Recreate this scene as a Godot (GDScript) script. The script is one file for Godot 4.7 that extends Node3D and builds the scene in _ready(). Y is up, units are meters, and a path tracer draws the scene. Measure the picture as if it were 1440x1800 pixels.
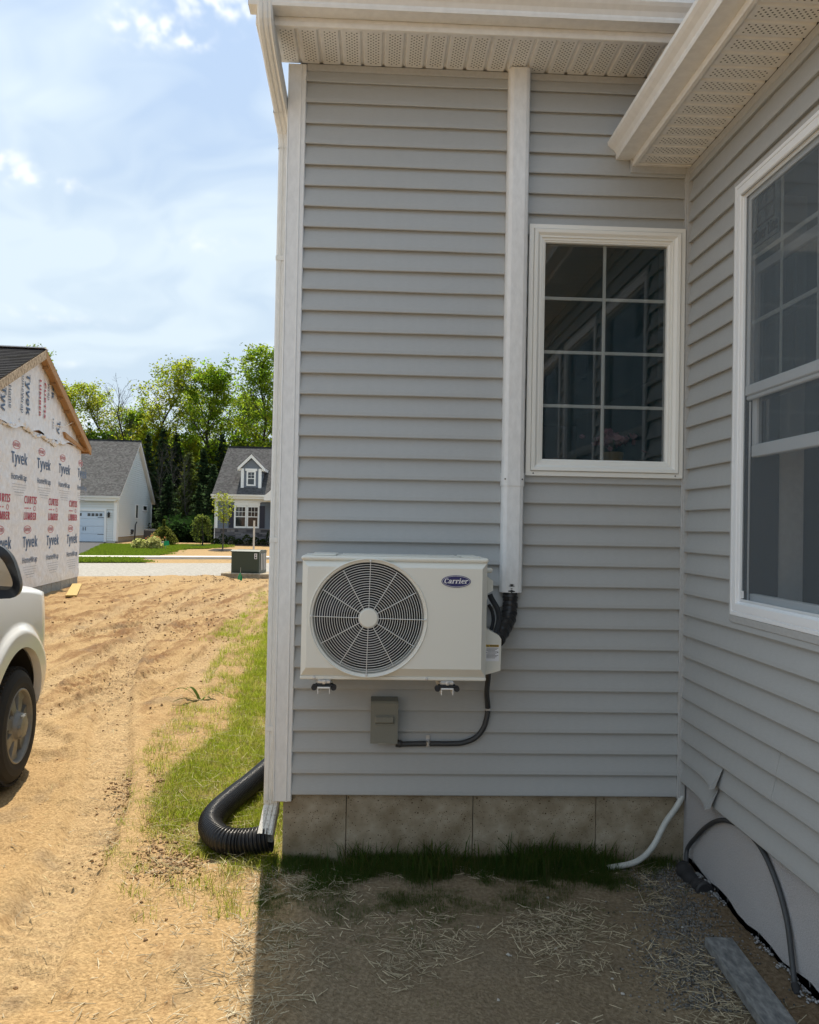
extends Node3D
# A wall-mounted heat pump on a grey sided house, with a building lot, a street and three houses beyond it.
# y is up, the front wall lies in z = 0, the side wall in x = 1.56; units are metres.

var mats := {}
var counts := {}
var rng := RandomNumberGenerator.new()

# ------------------------------------------------------------------ mesh collecting
class M:
	var v := PackedVector3Array()
	var n := PackedVector3Array()
	var uv := PackedVector2Array()
	var c := PackedColorArray()
	var i := PackedInt32Array()
	var col := Color.WHITE
	var used_col := false

	func add(p: Vector3, nn: Vector3, t := Vector2.ZERO) -> int:
		v.append(p); n.append(nn); uv.append(t); c.append(col)
		return v.size() - 1

	func tri(a: Vector3, b: Vector3, d: Vector3) -> void:   # counter-clockwise from outside
		var nn := (b - a).cross(d - a).normalized()
		var k := add(a, nn); add(b, nn); add(d, nn)
		i.append_array([k, k + 2, k + 1])

	func quad(a: Vector3, b: Vector3, d: Vector3, e: Vector3) -> void:
		var nn := (b - a).cross(e - a)
		if nn.length_squared() < 1e-14:
			nn = (d - b).cross(e - b)
		nn = nn.normalized()
		var k := add(a, nn, Vector2(0, 0)); add(b, nn, Vector2(1, 0)); add(d, nn, Vector2(1, 1)); add(e, nn, Vector2(0, 1))
		i.append_array([k, k + 2, k + 1, k, k + 3, k + 2])

	func quad_uv(a: Vector3, b: Vector3, d: Vector3, e: Vector3, s: Vector2) -> void:
		var k := v.size()
		quad(a, b, d, e)
		uv[k] = Vector2(0, s.y); uv[k + 1] = Vector2(s.x, s.y); uv[k + 2] = Vector2(s.x, 0); uv[k + 3] = Vector2(0, 0)

	func box(ctr: Vector3, size: Vector3, r := 0.0, b := Basis.IDENTITY) -> void:   # r: chamfer
		var h := size / 2
		r = minf(r, minf(h.x, minf(h.y, h.z)) * 0.9)
		for ax in 3:
			var u := (ax + 1) % 3
			var w := (ax + 2) % 3
			for s in [-1.0, 1.0]:
				var q: Array[Vector3] = []
				for k in [[-1, -1], [1, -1], [1, 1], [-1, 1]]:
					var p := Vector3.ZERO
					p[ax] = s * h[ax]; p[u] = k[0] * (h[u] - r); p[w] = k[1] * (h[w] - r)
					q.append(ctr + b * p)
				if s > 0: quad(q[0], q[1], q[2], q[3])
				else: quad(q[3], q[2], q[1], q[0])
			if r > 0:
				for su in [-1.0, 1.0]:
					for sw in [-1.0, 1.0]:
						var q2: Array[Vector3] = []
						for k in [[-1, 0], [1, 0], [1, 1], [-1, 1]]:
							var p := Vector3.ZERO
							p[ax] = k[0] * (h[ax] - r)
							p[u] = su * (h[u] - (r if k[1] == 1 else 0.0))
							p[w] = sw * (h[w] - (0.0 if k[1] == 1 else r))
							q2.append(ctr + b * p)
						if su * sw > 0: quad(q2[0], q2[1], q2[2], q2[3])
						else: quad(q2[3], q2[2], q2[1], q2[0])
		if r > 0:
			for sx in [-1.0, 1.0]:
				for sy in [-1.0, 1.0]:
					for sz in [-1.0, 1.0]:
						var a := ctr + b * Vector3(sx * h.x, sy * (h.y - r), sz * (h.z - r))
						var d := ctr + b * Vector3(sx * (h.x - r), sy * h.y, sz * (h.z - r))
						var e := ctr + b * Vector3(sx * (h.x - r), sy * (h.y - r), sz * h.z)
						if sx * sy * sz > 0: tri(a, d, e)
						else: tri(a, e, d)

	func bx(x0: float, x1: float, y0: float, y1: float, z0: float, z1: float, r := 0.0) -> void:
		box(Vector3((x0 + x1) / 2, (y0 + y1) / 2, (z0 + z1) / 2), Vector3(absf(x1 - x0), absf(y1 - y0), absf(z1 - z0)), r)

	func bar(a: Vector3, b: Vector3, w: float, h: float, up := Vector3.UP, r := 0.0) -> void:   # box from a to b
		var d := (b - a)
		var l := d.length()
		d /= l
		var x := up.cross(d)
		if x.length() < 0.01: x = Vector3.RIGHT.cross(d)
		x = x.normalized()
		box((a + b) / 2, Vector3(w, h, l), r, Basis(x, d.cross(x), d))

	func grid(rows: Array, closed := false, flip := false) -> void:   # rows of PackedVector3Array, smooth normals; counter-clockwise (row, column)
		var nr := rows.size()
		var nc: int = rows[0].size()
		var k0 := v.size()
		for r in nr:
			for q in nc:
				var r0: PackedVector3Array = rows[maxi(r - 1, 0)]
				var r1: PackedVector3Array = rows[mini(r + 1, nr - 1)]
				var rr: PackedVector3Array = rows[r]
				var qa := (q - 1 + nc) % nc if closed else maxi(q - 1, 0)
				var qb := (q + 1) % nc if closed else mini(q + 1, nc - 1)
				var nn := (rr[qb] - rr[qa]).cross(r1[q] - r0[q])
				if nn.length_squared() < 1e-14:      # a pole: borrow the neighbouring ring
					var rn: PackedVector3Array = r1 if r == 0 else r0
					nn = (rn[qb] - rn[qa]).cross(r1[q] - r0[q])
				if nn.length_squared() < 1e-16: nn = Vector3.UP
				add(rr[q], (-nn if flip else nn).normalized(), Vector2(float(q) / maxi(nc - 1, 1), float(r) / maxi(nr - 1, 1)))
		for r in nr - 1:
			for q in (nc if closed else nc - 1):
				var a := k0 + r * nc + q
				var b := k0 + r * nc + (q + 1) % nc
				if flip: i.append_array([a, b, b + nc, a, b + nc, a + nc])
				else: i.append_array([a, b + nc, b, a, a + nc, b + nc])

	func tube(path: PackedVector3Array, rad, sides := 10, caps := true, squash := 1.0) -> void:
		var rows := []
		var up := Vector3.UP
		var count := path.size()
		var prev_x := Vector3.ZERO
		for k in count:
			var d := (path[mini(k + 1, count - 1)] - path[maxi(k - 1, 0)]).normalized()
			var x: Vector3
			if prev_x == Vector3.ZERO:
				x = up.cross(d)
				if x.length() < 0.05: x = Vector3.RIGHT.cross(d)
			else:
				x = prev_x - d * prev_x.dot(d)
			x = x.normalized()
			prev_x = x
			var y := d.cross(x)
			var r: float = rad[k] if rad is PackedFloat32Array or rad is Array else rad
			var ring := PackedVector3Array()
			for s in sides:
				var a := TAU * s / sides
				ring.append(path[k] + x * cos(a) * r + y * sin(a) * r * squash)
			rows.append(ring)
		grid(rows, true)
		if caps:
			for e in [0, count - 1]:
				var ring: PackedVector3Array = rows[e]
				for s in sides:
					if e == 0: tri(path[e], ring[(s + 1) % sides], ring[s])
					else: tri(path[e], ring[s], ring[(s + 1) % sides])

	func lathe(prof: PackedVector2Array, at: Vector3, axis: Vector3, seg := 32) -> void:   # profile (radius, along the axis)
		axis = axis.normalized()
		var x := axis.cross(Vector3.UP if absf(axis.y) < 0.9 else Vector3.RIGHT).normalized()
		var y := axis.cross(x)
		var rows := []
		for p in prof:
			var ring := PackedVector3Array()
			for s in seg:
				var a := TAU * s / seg
				ring.append(at + axis * p.y + (x * cos(a) + y * sin(a)) * p.x)
			rows.append(ring)
		for k in rows.size() - 1: grid([rows[k], rows[k + 1]], true)   # creases between rings

	func poly(pts: PackedVector2Array, to3: Callable, flip := false) -> void:   # flat polygon, mapped to space
		var t := Geometry2D.triangulate_polygon(pts)
		for k in range(0, t.size(), 3):
			var a: Vector3 = to3.call(pts[t[k]])
			var b: Vector3 = to3.call(pts[t[k + 1]])
			var d: Vector3 = to3.call(pts[t[k + 2]])
			var cw := (pts[t[k + 1]] - pts[t[k]]).cross(pts[t[k + 2]] - pts[t[k]]) < 0
			if cw != flip: tri(a, d, b)
			else: tri(a, b, d)

	func prism(pts: PackedVector2Array, to3: Callable) -> void:   # to3(point, 0 or 1): back and front; front outward for counter-clockwise points
		if Geometry2D.is_polygon_clockwise(pts): pts.reverse()
		poly(pts, func(p): return to3.call(p, 1))
		poly(pts, func(p): return to3.call(p, 0), true)
		for k in pts.size():
			var a := pts[k]
			var b := pts[(k + 1) % pts.size()]
			quad(to3.call(a, 0), to3.call(b, 0), to3.call(b, 1), to3.call(a, 1))

	func sweep(prof: PackedVector2Array, a: Vector3, b: Vector3, xd: Vector3, yd: Vector3, caps := true, closed := true) -> void:   # straight extrusion, flat faces
		var m := prof.size()
		for k in (m if closed else m - 1):
			var p := xd * prof[k].x + yd * prof[k].y
			var q := xd * prof[(k + 1) % m].x + yd * prof[(k + 1) % m].y
			quad(a + p, a + q, b + q, b + p)
		if caps and closed:
			var flip := xd.cross(yd).dot(b - a) < 0
			poly(prof, func(t): return a + xd * t.x + yd * t.y, not flip)
			poly(prof, func(t): return b + xd * t.x + yd * t.y, flip)

	func mesh() -> ArrayMesh:
		var arr := []
		arr.resize(Mesh.ARRAY_MAX)
		arr[Mesh.ARRAY_VERTEX] = v
		arr[Mesh.ARRAY_NORMAL] = n
		arr[Mesh.ARRAY_TEX_UV] = uv
		if used_col: arr[Mesh.ARRAY_COLOR] = c
		arr[Mesh.ARRAY_INDEX] = i
		var am := ArrayMesh.new()
		am.add_surface_from_arrays(Mesh.PRIMITIVE_TRIANGLES, arr)
		return am

# ------------------------------------------------------------------ naming
func numbered(parent: Node, called: String) -> String:
	var key := "%d/%s" % [parent.get_instance_id(), called]
	var k: int = counts.get(key, 0)
	counts[key] = k + 1
	return called if k == 0 else "%s_%03d" % [called, k]

func part(parent: Node, called: String, m, material: Material, at := Vector3.ZERO, label := "") -> MeshInstance3D:
	var o := MeshInstance3D.new()
	o.name = numbered(parent, called)
	o.mesh = m.mesh() if m is M else m
	o.material_override = material
	o.position = at
	if label: o.set_meta("label", label)
	parent.add_child(o, true)
	return o

func meta(o: Node, label: String, category: String, group := "") -> void:
	o.set_meta("label", label)
	o.set_meta("category", category)
	if group: o.set_meta("group", group)

func thing(called: String, label: String, category: String, at := Vector3.ZERO, turn := 0.0, group := "") -> Node3D:
	var o := Node3D.new()
	o.name = numbered(self, called)
	o.position = at
	o.rotation.y = turn
	meta(o, label, category, group)
	add_child(o, true)
	return o

func copy(src: Node3D, called: String, label: String, category: String, at: Vector3, turn := 0.0, size := 1.0, group := "") -> Node3D:
	var o: Node3D = src.duplicate()
	o.name = numbered(self, called)
	meta(o, label, category, group)
	o.position = at
	o.rotation.y = turn
	o.scale = Vector3.ONE * size
	add_child(o, true)
	return o

func structure(called: String, m, material: Material) -> MeshInstance3D:
	var o := part(self, called, m, material)
	o.set_meta("kind", "structure")
	return o

func scatter(parent: Node, called: String, m: Mesh, material: Material, places: Array, colors := []) -> MultiMeshInstance3D:
	var mm := MultiMesh.new()
	mm.transform_format = MultiMesh.TRANSFORM_3D
	mm.use_colors = colors.size() > 0
	mm.mesh = m
	mm.instance_count = places.size()
	for k in places.size():
		mm.set_instance_transform(k, places[k])
		if colors.size(): mm.set_instance_color(k, colors[k])
	var o := MultiMeshInstance3D.new()
	o.multimesh = mm
	o.material_override = material
	o.name = numbered(parent, called)
	parent.add_child(o, true)
	o.set_meta("kind", "stuff")
	return o

# ------------------------------------------------------------------ materials
func lin(r: float, g: float, b: float) -> Color:
	return Color(r, g, b).linear_to_srgb()

func noise_tex(s: int, freq: float, lo: Color, hi: Color, oct := 4, px := 512, normal := 0.0, kind := FastNoiseLite.TYPE_SIMPLEX_SMOOTH, offs := [0.0, 1.0]) -> NoiseTexture2D:
	var fn := FastNoiseLite.new()
	fn.seed = s
	fn.noise_type = kind
	fn.frequency = freq
	fn.fractal_octaves = oct
	fn.fractal_gain = 0.6
	var t := NoiseTexture2D.new()
	t.width = px; t.height = px
	t.seamless = true
	t.noise = fn
	if normal > 0:
		t.as_normal_map = true
		t.bump_strength = normal
	else:
		var g := Gradient.new()
		g.set_color(0, lo); g.set_color(1, hi)
		g.set_offset(0, offs[0]); g.set_offset(1, offs[1])
		t.color_ramp = g
	return t

func mat(called: String, col: Color, rough := 0.6, metal := 0.0, spec := 0.5) -> StandardMaterial3D:
	if mats.has(called): return mats[called]
	var m := StandardMaterial3D.new()
	m.resource_name = called
	m.albedo_color = col
	m.roughness = rough
	m.metallic = metal
	m.metallic_specular = spec
	mats[called] = m
	return m

func grain(m: StandardMaterial3D, tex: Texture2D, scale: Vector3, nrm: Texture2D = null, nscale := 1.0) -> StandardMaterial3D:
	m.albedo_texture = tex
	m.uv1_triplanar = true
	m.uv1_world_triplanar = true
	m.uv1_scale = scale
	if nrm:
		m.normal_enabled = true
		m.normal_texture = nrm
		m.normal_scale = nscale
	return m

func V3(a: Array) -> PackedVector3Array:
	var o := PackedVector3Array()
	for k in range(0, a.size(), 3): o.append(Vector3(a[k], a[k + 1], a[k + 2]))
	return o

func V2(a: Array) -> PackedVector2Array:
	var o := PackedVector2Array()
	for k in range(0, a.size(), 2): o.append(Vector2(a[k], a[k + 1]))
	return o

func smooth_path(p: PackedVector3Array, per := 8) -> PackedVector3Array:   # Catmull-Rom
	var o := PackedVector3Array()
	for k in p.size() - 1:
		for s in per:
			o.append(p[k].cubic_interpolate(p[k + 1], p[maxi(k - 1, 0)], p[mini(k + 2, p.size() - 1)], float(s) / per))
	o.append(p[p.size() - 1])
	return o

var fonts := {}
func font(face: String, bold := false) -> SystemFont:
	var key := face + str(bold)
	if not fonts.has(key):
		var f := SystemFont.new()
		f.font_names = PackedStringArray([face])
		f.font_weight = 700 if bold else 400
		fonts[key] = f
	return fonts[key]

# lettering: appends the text to m; it is "height" tall in capitals, starts at "o", runs along xd and stands along yd
func write(m: M, text: String, f: Font, height: float, o: Vector3, xd: Vector3, yd: Vector3, stretch := 1.0, shear := 0.0, centred := false, bend = null) -> float:
	var tm := TextMesh.new()
	tm.text = text
	tm.font = f
	tm.font_size = 64
	tm.pixel_size = 0.01
	tm.depth = 0.02
	tm.curve_step = 3.0
	tm.horizontal_alignment = HORIZONTAL_ALIGNMENT_LEFT
	var arr := tm.get_mesh_arrays()
	var pv: PackedVector3Array = arr[Mesh.ARRAY_VERTEX]
	var pi: PackedInt32Array = arr[Mesh.ARRAY_INDEX]
	if pv.is_empty(): return 0.0
	var lo := Vector3.INF
	var hi := -Vector3.INF
	for p in pv:
		lo = lo.min(p); hi = hi.max(p)
	var cap := 64 * 0.01 * 0.714          # height of a capital letter
	var base := lo.y
	if "y" in text or "p" in text or "Q" in text or "g" in text: base = lo.y + 64 * 0.01 * 0.236
	var s := height / cap
	var wid := (hi.x - lo.x) * s * stretch
	var zd := xd.cross(yd).normalized()
	var k0 := m.v.size()
	for p in pv:
		var q := p - Vector3(lo.x, base, 0)
		var xx := q.x * s * stretch + q.y * s * shear - (wid / 2 if centred else 0.0)
		var pos := o + xd * xx + yd * (q.y * s) + zd * (0.0012 if p.z > 0 else 0.0)
		if bend != null: pos = bend.call(pos)
		m.add(pos, zd)
	for k in range(0, pi.size(), 3):
		m.i.append_array([k0 + pi[k], k0 + pi[k + 1], k0 + pi[k + 2]])
	return wid

# ------------------------------------------------------------------ the scene
func _ready() -> void:
	rng.seed = 20240517
	var cam := Camera3D.new()
	cam.name = "camera"
	cam.fov = 61.25
	cam.near = 0.05
	cam.far = 1500.0
	cam.position = Vector3(0.0, 1.6296, 4.2148)
	cam.basis = Basis.from_euler(Vector3(0.016435, -0.043886, 0.019163))
	add_child(cam)
	cam.current = true

	var env := Environment.new()
	env.tonemap_mode = Environment.TONE_MAPPER_LINEAR
	env.tonemap_exposure = 2.35
	env.background_mode = Environment.BG_SKY
	env.sdfgi_enabled = true
	env.ssao_enabled = true
	env.ssil_enabled = true
	var sky := Sky.new()
	var pan := PanoramaSkyMaterial.new()
	pan.panorama = ImageTexture.create_from_image(sky_image())
	sky.sky_material = pan
	env.sky = sky
	env.background_energy_multiplier = 1.0
	var we := WorldEnvironment.new()
	we.name = "environment"
	we.environment = env
	add_child(we)

	var sun := DirectionalLight3D.new()
	sun.name = "sun"
	sun.light_energy = 0.9
	sun.light_color = Color(1.0, 0.955, 0.88)
	sun.light_angular_distance = 0.5
	sun.shadow_enabled = true
	add_child(sun)
	sun.look_at_from_position(Vector3.ZERO, Vector3(0.092, -1.8, 1.0), Vector3.UP)

	make_materials()
	ground()
	street()
	home()
	tyvek_house()
	white_house()
	blue_house()
	woods()
	heat_pump()
	wall_equipment()
	corner_things()
	truck()
	street_things()
	planting()
	ground_cover()

# ------------------------------------------------------------------ sky
var n_cir: FastNoiseLite
var n_puf: FastNoiseLite
var n_wrp: FastNoiseLite

func sky_at(d: Vector3, sun_dir: Vector3) -> Color:
	var up := maxf(d.y, 0.0)
	var horizon := Color(0.31, 0.365, 0.395)
	var top := Color(0.165, 0.24, 0.375)
	var col := horizon.lerp(top, pow(smoothstep(0.0, 0.85, up), 0.55))
	if d.y < 0.0:
		return col.lerp(Color(0.42, 0.40, 0.36), smoothstep(0.0, -0.12, d.y))
	var k := 1.0 / (up + 0.16)
	var p := Vector2(d.x, d.z) * k
	var w := n_wrp.get_noise_2d(p.x * 60, p.y * 60)
	var w2 := n_wrp.get_noise_2d(p.x * 60 + 300, p.y * 60 - 200)
	# thin high veil, drawn out along one direction
	var q := Vector2(p.x * 0.82 + p.y * 0.57, -p.x * 0.57 + p.y * 0.82)
	var veil := n_cir.get_noise_2d(q.x * 34 + w * 26, q.y * 95 + w2 * 30) * 0.5 + 0.5
	var broad := n_cir.get_noise_2d(p.x * 22 + 500 + w * 10, p.y * 22) * 0.5 + 0.5
	var c := clampf(0.60 + (broad - 0.5) * 2.6 + (veil - 0.5) * 2.2, 0.0, 1.0)
	c = lerpf(c, 0.75, smoothstep(0.20, 0.0, up) * 0.7)
	col = col.lerp(Color(0.335, 0.390, 0.430), c * 0.88)
	# small bright puffs, some of them grown into flocks
	var az := atan2(d.x, -d.z)
	var el := asin(clampf(d.y, -1, 1))
	var puff := n_puf.get_noise_2d(az * 1500.0 + w * 30, el * 2300.0 + w2 * 30)
	var where := smoothstep(0.60, 0.78, n_wrp.get_noise_2d(p.x * 21 + 71, p.y * 21 + 13) * 0.5 + 0.5)
	for spot in [[-0.262, 0.503, 0.050, 0.020, 1.0], [-0.222, 0.496, 0.030, 0.011, 0.9], [-0.195, 0.540, 0.075, 0.028, 1.0], [-0.405, 0.354, 0.034, 0.017, 1.0], [-0.365, 0.346, 0.045, 0.009, 0.85], [-0.345, 0.215, 0.07, 0.010, 0.5], [-0.20, 0.305, 0.05, 0.016, 0.45], [-0.38, 0.165, 0.09, 0.008, 0.5]]:
		var dx: float = (az - spot[0]) / spot[2]
		var dy: float = (el - spot[1]) / spot[3]
		where = maxf(where, exp(-dx * dx - dy * dy) * spot[4])
	var cover := smoothstep(0.05, 1.15, where * (0.55 + puff * 1.5))
	col = col.lerp(Color(0.475, 0.485, 0.49), cover * 0.85)
	var near := maxf(d.dot(sun_dir), 0.0)
	col += Color(1.0, 0.97, 0.9) * (0.10 * pow(near, 6.0) + 0.5 * pow(near, 60.0))
	return col

func sky_image() -> Image:
	n_cir = FastNoiseLite.new(); n_cir.seed = 11; n_cir.frequency = 0.02; n_cir.fractal_octaves = 5; n_cir.fractal_gain = 0.52
	n_puf = FastNoiseLite.new(); n_puf.seed = 5; n_puf.frequency = 0.02; n_puf.fractal_octaves = 5; n_puf.fractal_gain = 0.58
	n_wrp = FastNoiseLite.new(); n_wrp.seed = 23; n_wrp.frequency = 0.02; n_wrp.fractal_octaves = 3
	var sun_dir := -Vector3(0.092, -1.8, 1.0).normalized()
	var im := Image.create(768, 384, false, Image.FORMAT_RGBAF)
	for y in 384:
		for x in 768:
			im.set_pixel(x, y, sky_at(sky_dir((x + 0.5) / 768.0, (y + 0.5) / 384.0), sun_dir))
	im.resize(3072, 1536, Image.INTERPOLATE_CUBIC)
	# the same sky again in finer steps around the street
	for y in range(400, 790):
		for x in range(-280, 30):
			var xx := posmod(x, 3072)
			im.set_pixel(xx, y, sky_at(sky_dir((xx + 0.5) / 3072.0, (y + 0.5) / 1536.0), sun_dir))
	return im

func sky_dir(u: float, w: float) -> Vector3:
	var az := wrapf(u * TAU, -PI, PI)
	var el := (0.5 - w) * PI
	return Vector3(sin(az) * cos(el), sin(el), -cos(az) * cos(el))

# ------------------------------------------------------------------ materials in use
func make_materials() -> void:
	var fine := noise_tex(3, 0.05, Color(0.93, 0.93, 0.93), Color(1, 1, 1), 4, 512)
	var streak := noise_tex(4, 0.012, Color(0.88, 0.88, 0.87), Color(1, 1, 1), 4, 512)
	var rough_n := noise_tex(8, 0.12, Color.WHITE, Color.WHITE, 4, 512, 6.0)
	var vinyl_n := noise_tex(9, 0.02, Color.WHITE, Color.WHITE, 3, 512, 3.0)
	grain(mat("grey vinyl siding", lin(0.45, 0.46, 0.455), 0.52), fine, Vector3(0.9, 14.0, 0.9), vinyl_n, 0.10)
	grain(mat("grey trim", lin(0.48, 0.485, 0.48), 0.5), fine, Vector3(1.5, 1.5, 1.5))
	grain(mat("white trim", lin(0.84, 0.845, 0.84), 0.45), fine, Vector3(1.2, 0.5, 1.2))
	grain(mat("white aluminium", lin(0.86, 0.85, 0.82), 0.4), fine, Vector3(0.6, 0.6, 0.6))
	grain(mat("downspout aluminium", lin(0.80, 0.80, 0.77), 0.45), fine, Vector3(2.5, 0.6, 2.5))
	mat("white vinyl", lin(0.84, 0.84, 0.80), 0.4)
	mat("bright vinyl", lin(0.86, 0.88, 0.90), 0.4)
	mat("sash vinyl", lin(0.66, 0.69, 0.71), 0.45)
	mat("grille bar", lin(0.86, 0.90, 0.86), 0.5)
	var pane := mat("window glass", Color(0.02, 0.17, 0.20, 0.26), 0.02, 0.0, 0.85)
	pane.transparency = BaseMaterial3D.TRANSPARENCY_ALPHA
	var film := mat("sticker film", Color(0.55, 0.60, 0.62, 0.30), 0.8, 0.0, 0.3)
	film.transparency = BaseMaterial3D.TRANSPARENCY_ALPHA
	var screen := mat("insect screen", Color(0.50, 0.54, 0.57, 0.34), 0.9, 0.0, 0.3)
	screen.transparency = BaseMaterial3D.TRANSPARENCY_ALPHA
	mat("dark glass", lin(0.02, 0.024, 0.028), 0.06, 0.0, 0.6)
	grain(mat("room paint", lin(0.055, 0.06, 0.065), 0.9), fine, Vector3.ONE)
	mat("black plastic", lin(0.014, 0.014, 0.015), 0.36)
	mat("glossy black pipe", lin(0.012, 0.012, 0.013), 0.32)
	mat("black rubber", lin(0.022, 0.022, 0.024), 0.75)
	mat("foam insulation", lin(0.03, 0.034, 0.04), 0.8)
	grain(mat("conduit grey", lin(0.05, 0.052, 0.055), 0.5), fine, Vector3.ONE * 4)
	mat("galvanised steel", lin(0.55, 0.56, 0.57), 0.35, 0.7)
	grain(mat("box grey", lin(0.23, 0.235, 0.205), 0.5), fine, Vector3.ONE * 5)
	mat("unit enamel", lin(0.76, 0.75, 0.68), 0.38)
	mat("grille wire", lin(0.70, 0.70, 0.67), 0.45)
	mat("emblem blue", lin(0.012, 0.016, 0.12), 0.3)
	mat("print white", lin(0.82, 0.82, 0.84), 0.5)
	grain(mat("dirty aluminium", lin(0.76, 0.74, 0.68), 0.7), noise_tex(58, 0.05, Color(0.5, 0.44, 0.36), Color(1, 1, 1), 4, 256, 0.0, FastNoiseLite.TYPE_SIMPLEX_SMOOTH, [0.15, 0.4]), Vector3.ONE * 6)
	grain(mat("drywall", lin(0.5, 0.5, 0.48), 0.9), fine, Vector3.ONE)
	mat("soot black", lin(0.006, 0.006, 0.006), 1.0, 0.0, 0.1)
	mat("print grey", lin(0.10, 0.115, 0.125), 0.6)
	mat("print black", lin(0.03, 0.03, 0.035), 0.6)
	mat("print yellow", lin(0.55, 0.36, 0.04), 0.5)
	mat("fan dark", lin(0.012, 0.012, 0.016), 0.55)
	# concrete: form-stripped, with pits
	var pim := Image.create(768, 768, false, Image.FORMAT_RGB8)
	pim.fill(Color(1, 1, 1))
	var pr := RandomNumberGenerator.new()
	pr.seed = 3131
	var pn := FastNoiseLite.new()
	pn.seed = 77; pn.frequency = 0.008
	for k in 2600:
		var px := pr.randi_range(6, 761); var py := pr.randi_range(6, 761)
		if pr.randf() > 0.3 + maxf(pn.get_noise_2d(px, py), 0.0) * 2.0: continue
		var rad := pr.randf_range(0.8, 2.6) + pow(pr.randf(), 8.0) * 2.6
		var squash := pr.randf_range(0.5, 1.0)
		for dy in range(-5, 6):
			for dx in range(-5, 6):
				if dx * dx + dy * dy / (squash * squash) < rad * rad: pim.set_pixel(px + dx, py + dy, Color(0.40, 0.33, 0.25) if dy < 0 else Color(0.56, 0.48, 0.38))
	var pits := ImageTexture.create_from_image(pim)
	var conc := grain(mat("cast concrete", lin(0.46, 0.40, 0.305), 0.9), pits, Vector3.ONE * 1.6, rough_n, 0.35)
	conc.detail_enabled = true
	conc.detail_blend_mode = BaseMaterial3D.BLEND_MODE_MUL
	conc.detail_albedo = noise_tex(32, 0.006, Color(0.70, 0.67, 0.61), Color(1, 1, 1), 5, 512)
	conc.uv2_triplanar = true; conc.uv2_world_triplanar = true; conc.uv2_scale = Vector3(1.1, 0.5, 1.1)
	grain(mat("parged wall", lin(0.66, 0.65, 0.66), 0.95), noise_tex(33, 0.09, Color(0.78, 0.78, 0.78), Color(1, 1, 1), 4, 512), Vector3.ONE * 3, rough_n, 1.0)
	grain(mat("block grey", lin(0.33, 0.31, 0.27), 0.95), streak, Vector3.ONE * 1.2, rough_n, 0.6)
	mat("black membrane", lin(0.015, 0.015, 0.016), 0.7)
	# ground
	var sand := mat("sand", Color.WHITE, 0.97, 0.0, 0.2)
	sand.vertex_color_use_as_albedo = true
	grain(sand, noise_tex(41, 0.035, Color(0.66, 0.64, 0.61), Color(1, 1, 1), 6, 1024), Vector3.ONE * 1.1, noise_tex(42, 0.05, Color.WHITE, Color.WHITE, 6, 1024, 9.0), 0.9)
	var road := mat("gravel road", lin(0.46, 0.44, 0.40), 0.97)
	grain(road, noise_tex(43, 0.03, Color(0.72, 0.71, 0.69), Color(1, 1, 1), 6, 512), Vector3.ONE * 0.35, rough_n, 0.8)
	grain(mat("sidewalk concrete", lin(0.62, 0.59, 0.53), 0.9), streak, Vector3.ONE * 0.6)
	grain(mat("asphalt", lin(0.075, 0.075, 0.08), 0.95), noise_tex(44, 0.06, Color(0.7, 0.7, 0.7), Color(1, 1, 1), 5, 512), Vector3.ONE * 0.5)
	var lawn := mat("lawn", lin(0.17, 0.23, 0.03), 0.95, 0.0, 0.2)
	grain(lawn, noise_tex(45, 0.03, Color(0.55, 0.62, 0.5), Color(1, 1, 1), 6, 512), Vector3.ONE * 0.4)
	grain(mat("mulch", lin(0.022, 0.016, 0.014), 0.95), fine, Vector3.ONE)
	for g in [["grass", 0.10, 0.19, 0.02, 1.2], ["straw", 0.46, 0.40, 0.27, 0.25], ["leaf", 0.10, 0.16, 0.03, 1.2], ["needle", 0.030, 0.055, 0.026, 0.25]]:
		var m := mat(g[0], lin(g[1], g[2], g[3]), 0.7, 0.0, 0.3)
		m.vertex_color_use_as_albedo = true
		m.backlight_enabled = true
		m.backlight = Color(g[4], g[4], g[4])
		if g[0] != "needle": m.albedo_color = Color.WHITE
	grain(mat("bark", lin(0.06, 0.05, 0.042), 0.95), noise_tex(46, 0.05, Color(0.5, 0.5, 0.5), Color(1, 1, 1), 5, 256), Vector3(3, 0.8, 3), rough_n, 0.8)
	grain(mat("pale bark", lin(0.13, 0.12, 0.10), 0.95), noise_tex(47, 0.05, Color(0.5, 0.5, 0.5), Color(1, 1, 1), 5, 256), Vector3(3, 0.8, 3))
	# houses
	var sh := mat("shingles", Color.WHITE, 0.95, 0.0, 0.2)
	sh.vertex_color_use_as_albedo = true
	grain(sh, noise_tex(51, 0.2, Color(0.75, 0.75, 0.75), Color(1, 1, 1), 3, 256), Vector3.ONE * 1.5)
	grain(mat("far white siding", lin(0.72, 0.75, 0.74), 0.6), fine, Vector3.ONE)
	grain(mat("far blue siding", lin(0.15, 0.175, 0.21), 0.6), fine, Vector3.ONE)
	mat("far white trim", lin(0.78, 0.78, 0.76), 0.5)
	mat("garage door white", lin(0.58, 0.66, 0.74), 0.5)
	mat("shutter navy", lin(0.012, 0.013, 0.03), 0.5)
	var wrapm := mat("house wrap", lin(0.74, 0.745, 0.76), 0.42, 0.0, 0.45)
	grain(wrapm, noise_tex(53, 0.02, Color(0.90, 0.90, 0.90), Color(1, 1, 1), 5, 512), Vector3.ONE * 0.5, noise_tex(54, 0.012, Color.WHITE, Color.WHITE, 5, 512, 8.0), 0.6)
	mat("wrap blue ink", lin(0.045, 0.10, 0.20), 0.6)
	mat("wrap red ink", lin(0.42, 0.035, 0.075), 0.6)
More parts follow.
